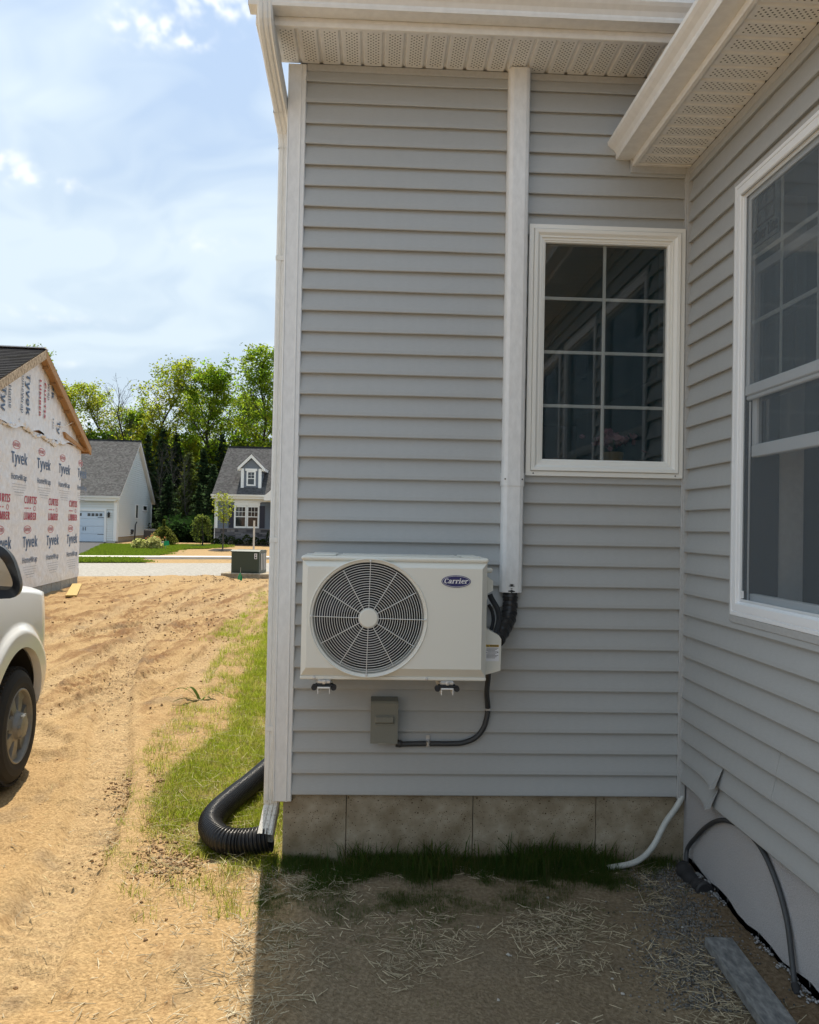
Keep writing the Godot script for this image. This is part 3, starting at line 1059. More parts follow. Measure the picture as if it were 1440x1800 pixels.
func gutter_profile() -> PackedVector2Array:   # (out, up) of a K gutter
	return V2([0.0, 0.0, 0.080, 0.0, 0.083, 0.012, 0.083, 0.022, 0.094, 0.040, 0.112, 0.055, 0.123, 0.068, 0.124, 0.086, 0.118, 0.088, 0.117, 0.072, 0.106, 0.060, 0.088, 0.045, 0.078, 0.026, 0.076, 0.005, 0.004, 0.005, 0.004, 0.088, 0.0, 0.088])

func home() -> void:
	var h := thing("grey_house", "grey lap-sided house with white trim whose corner carries the heat pump", "house")
	var sid: Material = mats["grey vinyl siding"]
	var trim: Material = mats["grey trim"]
	var wht: Material = mats["white trim"]
	var alu: Material = mats["white aluminium"]
	# front wall with its window opening
	var m := M.new()
	m.bx(-0.39, 0.80, 0.336, 3.95, -0.15, -0.002)
	m.bx(1.45, 1.72, 0.336, 3.95, -0.15, -0.002)
	m.bx(0.80, 1.45, 0.336, 1.95, -0.15, -0.002)
	m.bx(0.80, 1.45, 3.05, 3.95, -0.15, -0.002)
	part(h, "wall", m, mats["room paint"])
	m = M.new()   # side wall, opening z 0.59..1.66
	m.bx(X1 + 0.002, X1 + 0.15, 0.42, 3.55, 0.002, 0.655)
	m.bx(X1 + 0.002, X1 + 0.15, 0.42, 3.55, 3.755, 6.2)
	for z in [1.505, 2.63]: m.bx(X1 + 0.002, X1 + 0.15, 1.34, 3.05, z, z + 0.275)
	m.bx(X1 + 0.002, X1 + 0.15, 0.42, 1.34, 0.655, 3.755)
	m.bx(X1 + 0.002, X1 + 0.15, 3.05, 3.55, 0.655, 3.755)
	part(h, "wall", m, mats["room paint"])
	m = M.new()   # hidden outer walls and the rooms' floor and ceiling
	m.bx(-0.39, -0.25, 0.30, 3.9, -9.0, -0.152)
	m.bx(-0.25, 9.0, 0.30, 3.9, -9.0, -8.86)
	m.bx(8.86, 9.0, 0.30, 3.9, -8.86, 6.2)
	m.bx(1.71, 8.86, 0.30, 3.5, 6.06, 6.2)
	for y in [0.42, 3.20]:
		m.bx(-0.25, 8.86, y, y + 0.08, -8.86, -0.152)
		m.bx(1.712, 8.86, y, y + 0.08, -0.150, 6.06)
	m.bx(2.9, 3.0, 0.5, 3.2, -8.0, 0.55)          # a partition
	m.bx(1.72, 4.4, 0.5, 3.2, 0.34, 0.44)
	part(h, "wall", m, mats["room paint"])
	# footing: cast panels with joints between them
	var joints := [-0.398, -0.093, 0.522, 1.127, 1.60]
	for k in 4:
		m = M.new()
		m.bx(joints[k] + (0.0016 if k else 0.0), joints[k + 1] - 0.0016, -0.3, 0.333, -0.049, 0.0, 0.002)
		part(h, "footing_panel", m, mats["cast concrete"])
	m = M.new()
	m.bx(-0.39, 1.6, -0.3, 0.33, -0.21, -0.0495)
	m.bx(-0.398, -0.2, -0.3, 0.33, -9.0, -0.212)
	part(h, "footing_core", m, mats["cast concrete"])
	m = M.new()
	m.bx(X1 + 0.006, X1 + 0.16, -0.3, 0.418, 0.002, 6.2)
	part(h, "parged_footing", m, mats["parged wall"])
	m = M.new()
	var mem := PackedVector3Array()
	for k in 40: mem.append(Vector3(X1 + 0.012, 0.022 + 0.012 * sin(k * 1.7) + 0.008 * sin(k * 0.6), 0.03 + k * 0.1))
	for k in 39: m.bar(mem[k], mem[k + 1], 0.012, 0.05)
	part(h, "membrane_edge", m, mats["black membrane"])

	# siding, front wall
	for n in 35:
		var y := 0.33 + n * COURSE
		var full := n < 16 or n > 26
		var len := 1.886 if full else 1.105
		part(h, "siding_course", course(Vector3(-0.363, y, 0), Vector3.RIGHT, Vector3(0, 0, 1), len, COURSE if n < 34 else 0.06, 0.0012, n), sid)
	# siding, side wall; along +z from the inner corner
	var out := Vector3(-1, 0, 0)
	for n in 30:
		var y := 0.410 + n * COURSE
		var hh := COURSE if y + COURSE < 3.42 else 3.42 - y
		if hh < 0.02: continue
		if n < 2:
			var cut := 0.432 if n == 0 else 0.475
			var lf := func(t): return 0.003 + 0.040 * pow(t / cut, 4.0)
			part(h, "siding_course", course(Vector3(X1, y, 0.012), Vector3(0, 0, 1), out, cut + 0.03 - 0.012, hh, 0.0006, n, lf, 0.02), sid, Vector3.ZERO, "short lap of siding sprung open at the seam" if n == 0 else "")
			part(h, "siding_course", course(Vector3(X1 + 0.0015, y, cut - 0.05), Vector3(0, 0, 1), out, 6.2 - cut, hh, 0.0008, n + 50), sid)
		elif n < 4:
			var cut := 1.02 if n == 3 else 0.985
			part(h, "siding_course", course(Vector3(X1 - 0.002, y, 0.012), Vector3(0, 0, 1), out, cut - 0.012, hh, 0.0006, n + 20), sid)
			part(h, "siding_course", course(Vector3(X1 + 0.001, y, cut - 0.03), Vector3(0, 0, 1), out, 6.2 - cut, hh, 0.0008, n + 50), sid)
		elif n < 9 or n > 25:
			part(h, "siding_course", course(Vector3(X1, y, 0.012), Vector3(0, 0, 1), out, 6.2, hh, 0.0009, n + 20), sid)
		else:
			for q in [[0.012, 0.575], [1.582, 1.700], [2.707, 2.825], [3.832, 6.2]]:
				part(h, "siding_course", course(Vector3(X1, y, q[0]), Vector3(0, 0, 1), out, q[1] - q[0], hh, 0.0009, n + 20 + int(q[0] * 10)), sid)
	# left flank, round the corner
	m = M.new()
	for n in 35:
		var c := course(Vector3(-0.39, 0.33 + n * COURSE, -9.0), Vector3(0, 0, 1), Vector3(-1, 0, 0), 8.93, COURSE, 0.0008, n + 9)
		var k0 := m.v.size()
		m.v.append_array(c.v); m.n.append_array(c.n); m.uv.append_array(c.uv); m.c.append_array(c.c)
		for q in c.i: m.i.append(q + k0)
	part(h, "side_siding", m, sid)

	# corner post: two legs with beads, white
	m = M.new()
	m.bx(-0.446, -0.357, 0.297, 3.868, 0.0, 0.026, 0.004)
	m.bx(-0.446, -0.420, 0.297, 3.868, -0.085, -0.001, 0.004)
	part(h, "corner_post", m, wht)
	m = M.new()
	m.bx(-0.386, -0.379, 0.298, 3.866, 0.0265, 0.0295, 0.0012)
	m.bx(-0.444, -0.439, 0.298, 3.866, 0.0265, 0.029, 0.001)
	part(h, "post_bead", m, wht)
	# inner corner post, grey
	m = M.new()
	m.bx(1.520, X1 - 0.002, 0.318, 3.428, 0.0, 0.030, 0.003)
	m.bx(X1 - 0.030, X1 - 0.002, 0.318, 3.428, 0.0305, 0.036, 0.002)
	part(h, "inner_corner_post", m, trim)
	# trims under the eaves
	m = M.new()
	m.bx(-0.356, 1.6, 3.838, 3.872, 0.0, 0.022, 0.003)
	part(h, "top_trim", m, trim)
	m = M.new()
	m.bx(1.243, 1.520, 3.394, 3.440, 0.017, 0.032, 0.003)
	m.bx(1.243, 1.272, 3.4405, 3.475, 0.017, 0.032, 0.003)
	part(h, "top_trim", m, trim)
	m = M.new()
	m.bx(X1 - 0.022, X1 - 0.001, 3.392, 3.428, 0.03, 6.2, 0.003)
	part(h, "top_trim", m, trim)

	# front eave: soffit, fascia, gutter
	var pf := perforated()
	var sol: Material = mats["white aluminium"]
	var sp := soffit_panel(0.302)
	for k in 20:
		var o := part(h, "soffit_panel", sp[0], sol, Vector3(-0.545 + 0.1 * k + 0.057, 3.873, 0.020))
		part(o, "perforated_band", sp[1], pf)
	m = M.new()
	m.bx(-0.556, 1.62, 3.884, 3.90, 0.0, 0.318)
	m.bx(-0.556, -0.488, 3.868, 3.8835, 0.0, 0.318, 0.002)
	part(h, "soffit_board", m, alu)
	m = M.new()
	m.bx(-0.562, 1.62, 3.866, 4.03, 0.322, 0.342, 0.003)
	m.bx(-0.562, 1.62, 3.866, 3.888, 0.3425, 0.346, 0.0015)
	m.bx(-0.562, -0.542, 3.866, 4.05, -0.02, 0.3215, 0.003)
	part(h, "fascia", m, alu)
	var gp := gutter_profile()
	m = M.new()
	m.sweep(gp, Vector3(-0.582, 3.908, 0.3465), Vector3(1.55, 3.908, 0.3465), Vector3(0, 0, 1), Vector3.UP)
	var capp := V2([0.0, 0.0, 0.080, 0.0, 0.083, 0.022, 0.094, 0.040, 0.112, 0.055, 0.123, 0.068, 0.124, 0.088, 0.0, 0.088])
	m.prism(capp, func(p, s): return Vector3(-0.583 - 0.0025 * s, 3.908 + p.y, 0.3465 + p.x))
	var g := part(h, "gutter", m, alu)
	# side eave
	sp = soffit_panel(0.262)
	var turn := Basis(Vector3.UP, -PI / 2)   # x -> z, z -> -x
	for k in 30:
		var o := part(h, "soffit_panel", sp[0], sol)
		o.transform = Transform3D(turn, Vector3(X1 - 0.020, 3.430, 0.055 + 0.1 * k))
		part(o, "perforated_band", sp[1], pf)
	m = M.new()
	m.bx(1.272, 1.54, 3.4405, 3.455, 0.03, 6.2)
	m.bx(1.272, 1.54, 3.427, 3.440, 0.03, 0.055, 0.002)
	part(h, "soffit_board", m, alu)
	m = M.new()
	m.bx(1.255, 1.272, 3.424, 3.58, 0.02, 6.2, 0.003)
	m.bx(1.2505, 1.2545, 3.424, 3.446, 0.02, 6.2, 0.0015)
	part(h, "fascia", m, alu)
	m = M.new()
	m.sweep(gp, Vector3(1.2545, 3.462, 0.012), Vector3(1.2545, 3.462, 6.2), Vector3(-1, 0, 0), Vector3.UP)
	m.prism(capp, func(p, s): return Vector3(1.2545 - p.x, 3.462 + p.y, 0.0115 - 0.0025 * s))
	part(h, "gutter", m, alu)

	# roof: main ridge along x, wing ridge along z
	m = M.new()
	m.used_col = true
	shingle_field(m, Vector3(-0.6, 4.02, 0.40), Vector3(11.0, 0, 0), Vector3(0, 2.45, -4.9), 40, 60, 3)
	shingle_field(m, Vector3(10.4, 4.02, -9.4), Vector3(-11.0, 0, 0), Vector3(0, 2.45, 4.9), 30, 50, 4)
	shingle_field(m, Vector3(1.20, 3.575, 0.0), Vector3(0, 0, 6.3), Vector3(4.1, 2.05, 0), 30, 40, 5, true)
	shingle_field(m, Vector3(9.3, 3.575, 6.3), Vector3(0, 0, -6.3), Vector3(-4.0, 2.05, 0), 30, 40, 6, true)
	part(h, "roof", m, mats["shingles"])
	for x in [-0.39, 8.98]:
		m = M.new()
		m.prism(V2([0.3, 3.9, -9.3, 3.9, -4.5, 6.35]), func(p, s): return Vector3(x + 0.02 * s, p.y, p.x))
		part(h, "gable_wall", m, sid)
	m = M.new()
	m.prism(V2([1.5, 3.5, 9.0, 3.5, 5.25, 5.5]), func(p, s): return Vector3(p.x, p.y, 6.18 + 0.02 * s))
	part(h, "gable_wall", m, sid)
	m = M.new()
	m.prism(V2([0.38, 3.98, 0.38, 4.01, -4.5, 6.44, -9.4, 4.01, -9.4, 3.98, -4.5, 6.40]), func(p, s): return Vector3(-0.59 + 10.98 * s, p.y, p.x))
	part(h, "roof_deck", m, mats["white aluminium"])

	house_windows(h)
	house_downspout(h)

func shingle_field(m: M, o: Vector3, along: Vector3, up: Vector3, rows: int, cols: int, s: int, flip := false, base := Color(0.105, 0.108, 0.118), spread := 0.55) -> void:
	# stepped courses of tabs; "along" runs along the eave, "up" to the ridge
	var r := RandomNumberGenerator.new()
	r.seed = s
	var n := along.cross(up).normalized()
	if n.y < 0: n = -n
	var flat := along.cross(up).y < 0
	for k in rows:
		var a0 := o + up * (float(k) / rows)
		var a1 := o + up * (float(k + 1) / rows)
		var lift := n * 0.012
		var x := -r.randf() / cols
		while x < 1.0:
			var w := r.randf_range(0.5, 1.4) / cols
			var t0 := clampf(x, 0, 1)
			var t1 := clampf(x + w, 0, 1)
			x += w
			if t1 <= t0: continue
			m.col = base * r.randf_range(1.0 - spread * 0.6, 1.0 + spread)
			m.col.a = 1.0
			var p0 := a0 + along * t0 + lift
			var p1 := a0 + along * t1 + lift
			var q0 := a1 + along * t0
			var q1 := a1 + along * t1
			if flat:
				m.quad(p1, p0, q0, q1)
				m.quad(p1 - lift, p0 - lift, p0, p1)
			else:
				m.quad(p0, p1, q1, q0)
				m.quad(p0 - lift, p1 - lift, p1, p0)
	m.col = Color.WHITE

func house_windows(h: Node3D) -> void:
	var wv: Material = mats["white vinyl"]
	# small front window
	var f := func(x, y, o): return Vector3(x, y, o)
	var m := M.new()
	frame_ring(m, 0.745, 1.521, 1.888, 3.121, V2([0.0, 0.0, 0.0, 0.036, 0.001, 0.038, 0.021, 0.038, 0.0215, 0.030, 0.0245, 0.030, 0.025, 0.046, 0.027, 0.048, 0.042, 0.046, 0.052, 0.036, 0.055, 0.034, 0.062, 0.034, 0.063, 0.026, 0.074, 0.026, 0.077, 0.022, 0.083, 0.020, 0.084, -0.03]), f)
	var w := part(h, "window", m, wv)
	var x0 := 0.829; var x1 := 1.437; var y0 := 1.972; var y1 := 3.037
	m = M.new()
	m.bx(x0 - 0.004, x1 + 0.004, y0 - 0.004, y1 + 0.004, -0.004, 0.0005)
	part(w, "pane", m, mats["window glass"])
	m = M.new()
	m.bx(1.1225, 1.1385, y0, y1, -0.012, -0.0045, 0.002)
	part(w, "grille_bar", m, mats["grille bar"])
	for y in [2.237, 2.503, 2.769]:
		m = M.new()
		m.bx(x0, 1.122, y - 0.008, y + 0.008, -0.012, -0.0045, 0.002)
		m.bx(1.139, x1, y - 0.008, y + 0.008, -0.012, -0.0045, 0.002)
		part(w, "grille_bar", m, mats["grille bar"])
	m = M.new()
	for e in [[0.752, 1.9], [1.514, 1.9]]: m.lathe(V2([0.0, 0.002, 0.0035, 0.0015, 0.0035, 0]), Vector3(e[0] + 0.03 * (1 if e[0] < 1 else -1), e[1], 0.038), Vector3(0, 0, 1), 8)
	part(w, "screw", m, mats["conduit grey"])
	# double-hung windows in the side wall
	for k in 3: double_hung(h, 1.125 * k)

func double_hung(h: Node3D, d: float) -> void:   # its width runs along z; "d" shifts it along the wall
	var g := func(mm: M, z0, z1, ya, yb, o0, o1, r := 0.002): mm.bx(X1 - o1, X1 - o0, ya, yb, z0 + d, z1 + d, r)
	var za := 0.592; var zb := 1.565
	var m := M.new()
	var prof := V2([0.0, 0.0, 0.0, 0.026, 0.002, 0.028, 0.016, 0.028, 0.017, 0.023, 0.021, 0.023, 0.022, 0.027, 0.050, 0.027, 0.054, 0.023, 0.055, 0.014, 0.060, 0.014, 0.061, -0.02])
	frame_ring(m, za, zb, 1.281, 3.110, prof, func(z, y, o): return Vector3(X1 - o, y, za + zb - z + d))
	var dw := part(h, "window", m, mats["bright vinyl"], Vector3.ZERO, ["large double-hung window with insect screen and raised lower sash", "second double-hung window along the side wall", "third double-hung window along the side wall"][int(roundf(d / 1.125))])
	m = M.new()   # siding-coloured channel round it
	g.call(m, za - 0.020, za - 0.0005, 1.255, 3.132, 0.0, 0.024)
	g.call(m, zb + 0.0005, zb + 0.020, 1.255, 3.132, 0.0, 0.024)
	g.call(m, za, zb, 3.1105, 3.132, 0.0, 0.024)
	g.call(m, za, zb, 1.250, 1.2805, 0.0, 0.026)
	part(dw, "channel", m, mats["grey trim"])
	var sv: Material = mats["sash vinyl"]
	var a := za + 0.0605; var b := zb - 0.0605
	# upper sash
	m = M.new()
	g.call(m, a - 0.004, a + 0.030, 2.245, 3.052, -0.024, -0.002)
	g.call(m, b - 0.030, b + 0.004, 2.245, 3.052, -0.024, -0.002)
	g.call(m, a + 0.0305, b - 0.0305, 3.020, 3.052, -0.024, -0.002)
	g.call(m, a - 0.004, b + 0.004, 2.202, 2.2445, -0.026, 0.002, 0.004)
	g.call(m, a - 0.004, b + 0.004, 2.184, 2.2015, -0.026, -0.006, 0.004)
	part(dw, "upper_sash", m, sv)
	for z in [0.938, 1.219]:
		m = M.new()
		g.call(m, z - 0.009, z + 0.009, 2.245, 3.020, -0.017, -0.012)
		part(dw, "grille_bar", m, mats["grille bar"])
	for y in [2.503, 2.776]:
		m = M.new()
		g.call(m, a + 0.03, b - 0.03, y - 0.009, y + 0.009, -0.0175, -0.0115)
		part(dw, "grille_bar", m, mats["grille bar"])
	m = M.new()
	g.call(m, a + 0.03, b - 0.03, 2.245, 3.020, -0.011, -0.008, 0.0)
	part(dw, "pane", m, mats["window glass"])
	# lower sash, pushed up
	m = M.new()
	g.call(m, a + 0.004, a + 0.044, 1.998, 2.75, -0.056, -0.030)
	g.call(m, b - 0.044, b - 0.004, 1.998, 2.75, -0.056, -0.030)
	g.call(m, a + 0.004, b - 0.004, 1.945, 1.9975, -0.058, -0.028, 0.004)
	g.call(m, a + 0.0445, b - 0.0445, 2.71, 2.75, -0.056, -0.030)
	part(dw, "lower_sash", m, sv)
	m = M.new()
	g.call(m, a + 0.0445, b - 0.0445, 1.998, 2.71, -0.044, -0.041, 0.0)
	part(dw, "pane", m, mats["window glass"])
	# jambs, sill, plastered reveal
	m = M.new()
	g.call(m, a - 0.012, a - 0.0045, 1.335, 3.055, -0.09, -0.001)
	g.call(m, a - 0.004, a + 0.006, 1.345, 2.18, -0.026, -0.018)
	g.call(m, b + 0.0045, b + 0.012, 1.335, 3.055, -0.09, -0.001)
	g.call(m, a - 0.004, b + 0.004, 1.330, 1.345, -0.09, -0.001)
	g.call(m, a - 0.004, b + 0.004, 1.3455, 1.375, -0.06, -0.030)
	part(dw, "jamb", m, sv)
	m = M.new()
	g.call(m, a - 0.03, a - 0.002, 1.30, 3.06, -0.26, -0.0905)
	g.call(m, b + 0.002, b + 0.03, 1.30, 3.06, -0.26, -0.0905)
	part(dw, "reveal", m, mats["drywall"])
	# insect screen over the whole opening, in a thin frame
	m = M.new()
	g.call(m, a, a + 0.011, 1.341, 3.051, 0.004, 0.011)
	g.call(m, b - 0.011, b, 1.341, 3.051, 0.004, 0.011)
	g.call(m, a + 0.011, b - 0.011, 1.341, 1.352, 0.004, 0.011)
	g.call(m, a + 0.011, b - 0.011, 3.040, 3.051, 0.004, 0.011)
	part(dw, "screen_frame", m, sv)
	m = M.new()
	m.quad(Vector3(X1 - 0.007, 1.352, a + 0.011 + d), Vector3(X1 - 0.007, 1.352, b - 0.011 + d), Vector3(X1 - 0.007, 3.040, b - 0.011 + d), Vector3(X1 - 0.007, 3.040, a + 0.011 + d))
	part(dw, "insect_screen", m, mats["insect screen"])
	m = M.new()
	for q in [[0.0, 0.005, 0.0, 0.03], [0.014, 0.019, 0.0, 0.03], [0.005, 0.014, 0.0, 0.004], [0.005, 0.014, 0.026, 0.03]]: g.call(m, a + 0.012 + q[0], a + 0.012 + q[1], 1.357 + q[2], 1.357 + q[3], 0.0072, 0.012, 0.0)
	part(dw, "screen_latch", m, mats["bright vinyl"])
	# print on the upper glass: a small window mark with the maker's name under it
	m = M.new()
	var tint := M.new()
	var o := X1 + 0.0074
	var rect := func(mm: M, z0, z1, ya, yb): mm.quad(Vector3(o, ya, z0 + d), Vector3(o, ya, z1 + d), Vector3(o, yb, z1 + d), Vector3(o, yb, z0 + d))
	for z in [0.735, 0.806, 0.877]: rect.call(m, z, z + 0.008, 2.885, 3.016)
	for y in [2.885, 2.9465, 3.008]:
		for z in [0.743, 0.814]: rect.call(m, z, z + 0.063, y, y + 0.008)
	for z in [0.743, 0.814]:
		for y in [2.893, 2.9545]: tint.tri(Vector3(o, y, z + d), Vector3(o, y, z + 0.063 + d), Vector3(o, y + 0.0535, z + 0.063 + d))
	write_fit(m, "Silver Line", font("Droid Sans", true), 0.048, 0.215, Vector3(o, 2.826, 0.700 + d), Vector3(0, 0, 1), Vector3.UP, func(p): return p)
	rect.call(m, 0.70, 0.92, 2.806, 2.811)
	var film := M.new()
	var of := X1 + 0.0078
	film.quad(Vector3(of, 2.785, 0.688 + d), Vector3(of, 2.785, 0.926 + d), Vector3(of, 3.019, 0.926 + d), Vector3(of, 3.019, 0.688 + d))
	part(dw, "sticker_film", film, mats["sticker film"])
	part(dw, "glass_print", m, mats["print black"])
	part(dw, "glass_print", tint, mats["print grey"])

func house_downspout(h: Node3D) -> void:
	var m := M.new()
	var prof := func(w, d): return V2([-w, -d + 0.008, -w + 0.008, -d, -0.012, -d, -0.008, -d + 0.004, -0.003, -d + 0.004, 0.0, -d, 0.010, -d, 0.014, -d + 0.004, 0.019, -d + 0.004, w - 0.008, -d, w, -d + 0.008, w, d - 0.008, w - 0.008, d, -w + 0.008, d, -w, d - 0.008])
	# path: outlet under the gutter, elbow back to the flank, straight down, kick-out
	var path := smooth_path(V3([-0.513, 3.93, 0.392, -0.511, 3.86, 0.368, -0.500, 3.78, 0.235, -0.484, 3.69, 0.045, -0.470, 3.61, -0.098, -0.466, 3.52, -0.130]), 5)
	var rows := []
	var add := func(m: M, pts: PackedVector3Array, w: float, d: float, crimp: bool):
		var rr := []
		for k in pts.size():
			var t := (pts[mini(k + 1, pts.size() - 1)] - pts[maxi(k - 1, 0)]).normalized()
			var x := Vector3.RIGHT
			x = (x - t * t.dot(x)).normalized()
			var y := x.cross(t)
			var ring := PackedVector3Array()
			var kk := 1.0 + (0.035 if crimp and k % 2 == 0 else 0.0)
			for p in prof.call(w, d): ring.append(pts[k] + x * p.x * kk + y * p.y * kk)
			rr.append(ring)
		for k in rr.size() - 1:
			for q in rr[0].size():
				var q2: int = (q + 1) % rr[0].size()
				m.quad(rr[k][q], rr[k + 1][q], rr[k + 1][q2], rr[k][q2])
	add.call(m, path, 0.034, 0.042, false)
	add.call(m, PackedVector3Array([Vector3(-0.4655, 3.53, -0.13), Vector3(-0.466, 2.2, -0.13), Vector3(-0.470, 0.25, -0.13)]), 0.0335, 0.041, false)
	var d := part(h, "downspout", m, mats["downspout aluminium"])
	m = M.new()
	rows = []
	add.call(m, smooth_path(V3([-0.481, 3.665, -0.006, -0.4705, 3.605, -0.100, -0.466, 3.545, -0.128, -0.4655, 3.50, -0.13]), 4), 0.0352, 0.0432, true)
	part(d, "elbow", m, mats["downspout aluminium"])
	m = M.new()
	add.call(m, PackedVector3Array([Vector3(-0.464, 0.27, -0.13), Vector3(-0.464, 0.245, -0.13), Vector3(-0.466, 0.22, -0.122), Vector3(-0.474, 0.165, -0.070), Vector3(-0.482, 0.110, -0.018)]), 0.0355, 0.0425, true)
	part(d, "spout", m, mats["dirty aluminium"], Vector3.ZERO, "dirty crimped outlet at the foot of the downspout")
	m = M.new()
	for y in [2.95, 1.55, 0.62]: m.bx(-0.501, -0.41, y - 0.012, y + 0.012, -0.0885, -0.0865, 0.0)
	part(d, "strap", m, mats["downspout aluminium"])

# ------------------------------------------------------------------ the heat pump on the wall
func circle(c: Vector2, r: float, n := 64) -> PackedVector2Array:
	var o := PackedVector2Array()
	for k in n: o.append(c + Vector2(cos(TAU * k / n), sin(TAU * k / n)) * r)
	return o

func heat_pump() -> void:
	var t := thing("heat_pump", "cream outdoor heat pump with one round fan grille hung on the siding", "heat pump", Vector3(0.11, 0.966, 0.0))
	# local: x from the middle, y from the underside, z out of the wall
	var en: Material = mats["unit enamel"]
	var xa := -0.405; var xb := 0.404
	var ia := -0.381; var ib := 0.380          # raised face
	var ya := 0.0; var yb := 0.508; var ja := 0.044; var jb := 0.482
	var zf := 0.450; var zc := 0.424; var zb := 0.125
	var fc := Vector2(-0.114, 0.262)
	var hole := circle(fc, 0.246)
	var m := M.new()
	var flat := func(p): return Vector3(p.x, p.y, zf)
	var facet := func(poly: PackedVector2Array, to3: Callable):
		for piece in Geometry2D.clip_polygons(poly, hole):
			if not Geometry2D.is_polygon_clockwise(piece): m.poly(piece, to3)
	facet.call(V2([ia, ja, ib, ja, ib, jb, ia, jb]), flat)
	facet.call(V2([xa, ya + 0.006, xb, ya + 0.006, ib, ja, ia, ja]), func(p): return Vector3(p.x, p.y, lerpf(zc, zf, (p.y - ya - 0.006) / (ja - ya - 0.006))))
	facet.call(V2([ia, jb, ib, jb, xb, yb, xa, yb]), func(p): return Vector3(p.x, p.y, lerpf(zf, zc, (p.y - jb) / (yb - jb))))
	facet.call(V2([xa, ya + 0.006, ia, ja, ia, jb, xa, yb]), func(p): return Vector3(p.x, p.y, lerpf(zc, zf, (p.x - xa) / (ia - xa))))
	# the right chamfer bows in at mid height
	var rows := [PackedVector3Array(), PackedVector3Array()]
	for k in 13:
		var f := k / 12.0
		rows[0].append(Vector3(ib, lerpf(ja, jb, f), zf))
		rows[1].append(Vector3(xb, lerpf(ya + 0.006, yb, f), zc - 0.004 * sin(f * PI)))
	m.grid(rows, false, true)
	var body := part(t, "front_panel", m, en)
	# cabinet
	m = M.new()
	m.quad(Vector3(xa, ya, zb), Vector3(xa, ya, zc), Vector3(xa, yb, zc), Vector3(xa, yb, zb))
	m.quad(Vector3(xb, ya, zc), Vector3(xb, ya, zb), Vector3(xb, yb, zb), Vector3(xb, yb, zc))
	m.quad(Vector3(xb, ya, zb), Vector3(xa, ya, zb), Vector3(xa, yb, zb), Vector3(xb, yb, zb))
	m.quad(Vector3(xa, ya, zb), Vector3(xb, ya, zb), Vector3(xb, ya, zc), Vector3(xa, ya, zc))
	m.quad(Vector3(xa, yb, zc), Vector3(xb, yb, zc), Vector3(xb, yb, zb), Vector3(xa, yb, zb))
	part(t, "cabinet", m, en)
	m = M.new()   # base pan lip with screws
	m.bx(xa - 0.002, xb + 0.002, -0.010, 0.0055, zb, zc + 0.004, 0.003)
	part(t, "base_pan", m, en)
	m = M.new()
	for x in [-0.345, 0.145]: m.lathe(V2([0.0, 0.004, 0.007, 0.003, 0.008, 0.0]), Vector3(x, -0.003, zc + 0.004), Vector3(0, 0, 1), 10)
	part(t, "screw", m, mats["galvanised steel"])
	# lid: rounded plate that overhangs, with a raised field
	m = M.new()
	m.bx(xa - 0.006, xb + 0.006, yb, yb + 0.020, zb - 0.004, zc + 0.012, 0.007)
	m.bx(xa + 0.035, xa + 0.145, yb + 0.0203, yb + 0.027, zb + 0.03, zc - 0.008, 0.005)
	m.bx(xa + 0.165, xb - 0.125, yb + 0.0203, yb + 0.024, zb + 0.03, zc - 0.008, 0.003)
	m.bx(xb - 0.11, xb - 0.03, yb + 0.0203, yb + 0.026, zb + 0.03, zc - 0.008, 0.005)
	part(t, "lid", m, en)
	# fan opening: collar, shroud, fan
	m = M.new()
	var at := Vector3(fc.x, fc.y, zf)
	m.lathe(V2([0.2585, -0.03, 0.2585, 0.002, 0.256, 0.005, 0.253, 0.004, 0.2500, 0.000, 0.2425, -0.003, 0.240, -0.012, 0.238, -0.09]), at, Vector3(0, 0, 1), 72)
	part(t, "fan_collar", m, en)
	m = M.new()
	m.lathe(V2([0.238, -0.09, 0.236, -0.27, 0.0, -0.275]), at, Vector3(0, 0, 1), 40)
	part(t, "fan_shroud", m, mats["fan dark"])
	var fan := M.new()
	fan.lathe(V2([0.0, -0.075, 0.05, -0.075, 0.06, -0.09, 0.06, -0.16]), at, Vector3(0, 0, 1), 24)
	var fp := part(t, "fan", fan, mats["fan dark"])
	for k in 3:
		var bl := M.new()
		var br := []
		for q in 7:
			var rr := lerpf(0.055, 0.222, q / 6.0)
			var row := PackedVector3Array()
			for s in 7:
				var a := TAU * k / 3.0 + (s / 6.0 - 0.5) * 1.5 + q * 0.07
				row.append(at + Vector3(cos(a) * rr, sin(a) * rr, -0.15 + 0.09 * s / 6.0))
			br.append(row)
		bl.grid(br)
		part(fp, "blade", bl, mats["fan dark"])
	# wire guard
	m = M.new()
	for k in 19:
		var r := 0.0435 + k * 0.0105
		var ring := PackedVector3Array()
		for s in 73:
			var a := TAU * s / 72.0
			ring.append(at + Vector3(cos(a) * r, sin(a) * r, 0.006 - 0.006 * pow(r / 0.24, 2.0)))
		m.tube(ring, 0.00155, 5, false)
	var guard := part(t, "fan_guard", m, mats["grille wire"])
	for k in 12:
		m = M.new()
		var a := TAU * k / 12.0 + PI / 2 - 0.02
		var d := Vector3(cos(a), sin(a), 0)
		var last := 0.249 if k % 3 == 0 else 0.2345
		m.tube(PackedVector3Array([at + d * 0.04 + Vector3(0, 0, 0.0085), at + d * 0.15 + Vector3(0, 0, 0.0065), at + d * last + Vector3(0, 0, 0.003)]), 0.0019, 6)
		if k % 3 == 0: m.lathe(V2([0.0, 0.007, 0.004, 0.006, 0.0055, 0.003, 0.0055, 0.0]), at + d * 0.2475, Vector3(0, 0, 1), 10)
		part(guard, "spoke", m, mats["grille wire"])
	m = M.new()
	m.lathe(V2([0.0, 0.0125, 0.036, 0.0122, 0.0405, 0.010, 0.0415, 0.006, 0.0415, 0.001]), at, Vector3(0, 0, 1), 40)
	part(guard, "hub_cap", m, en)
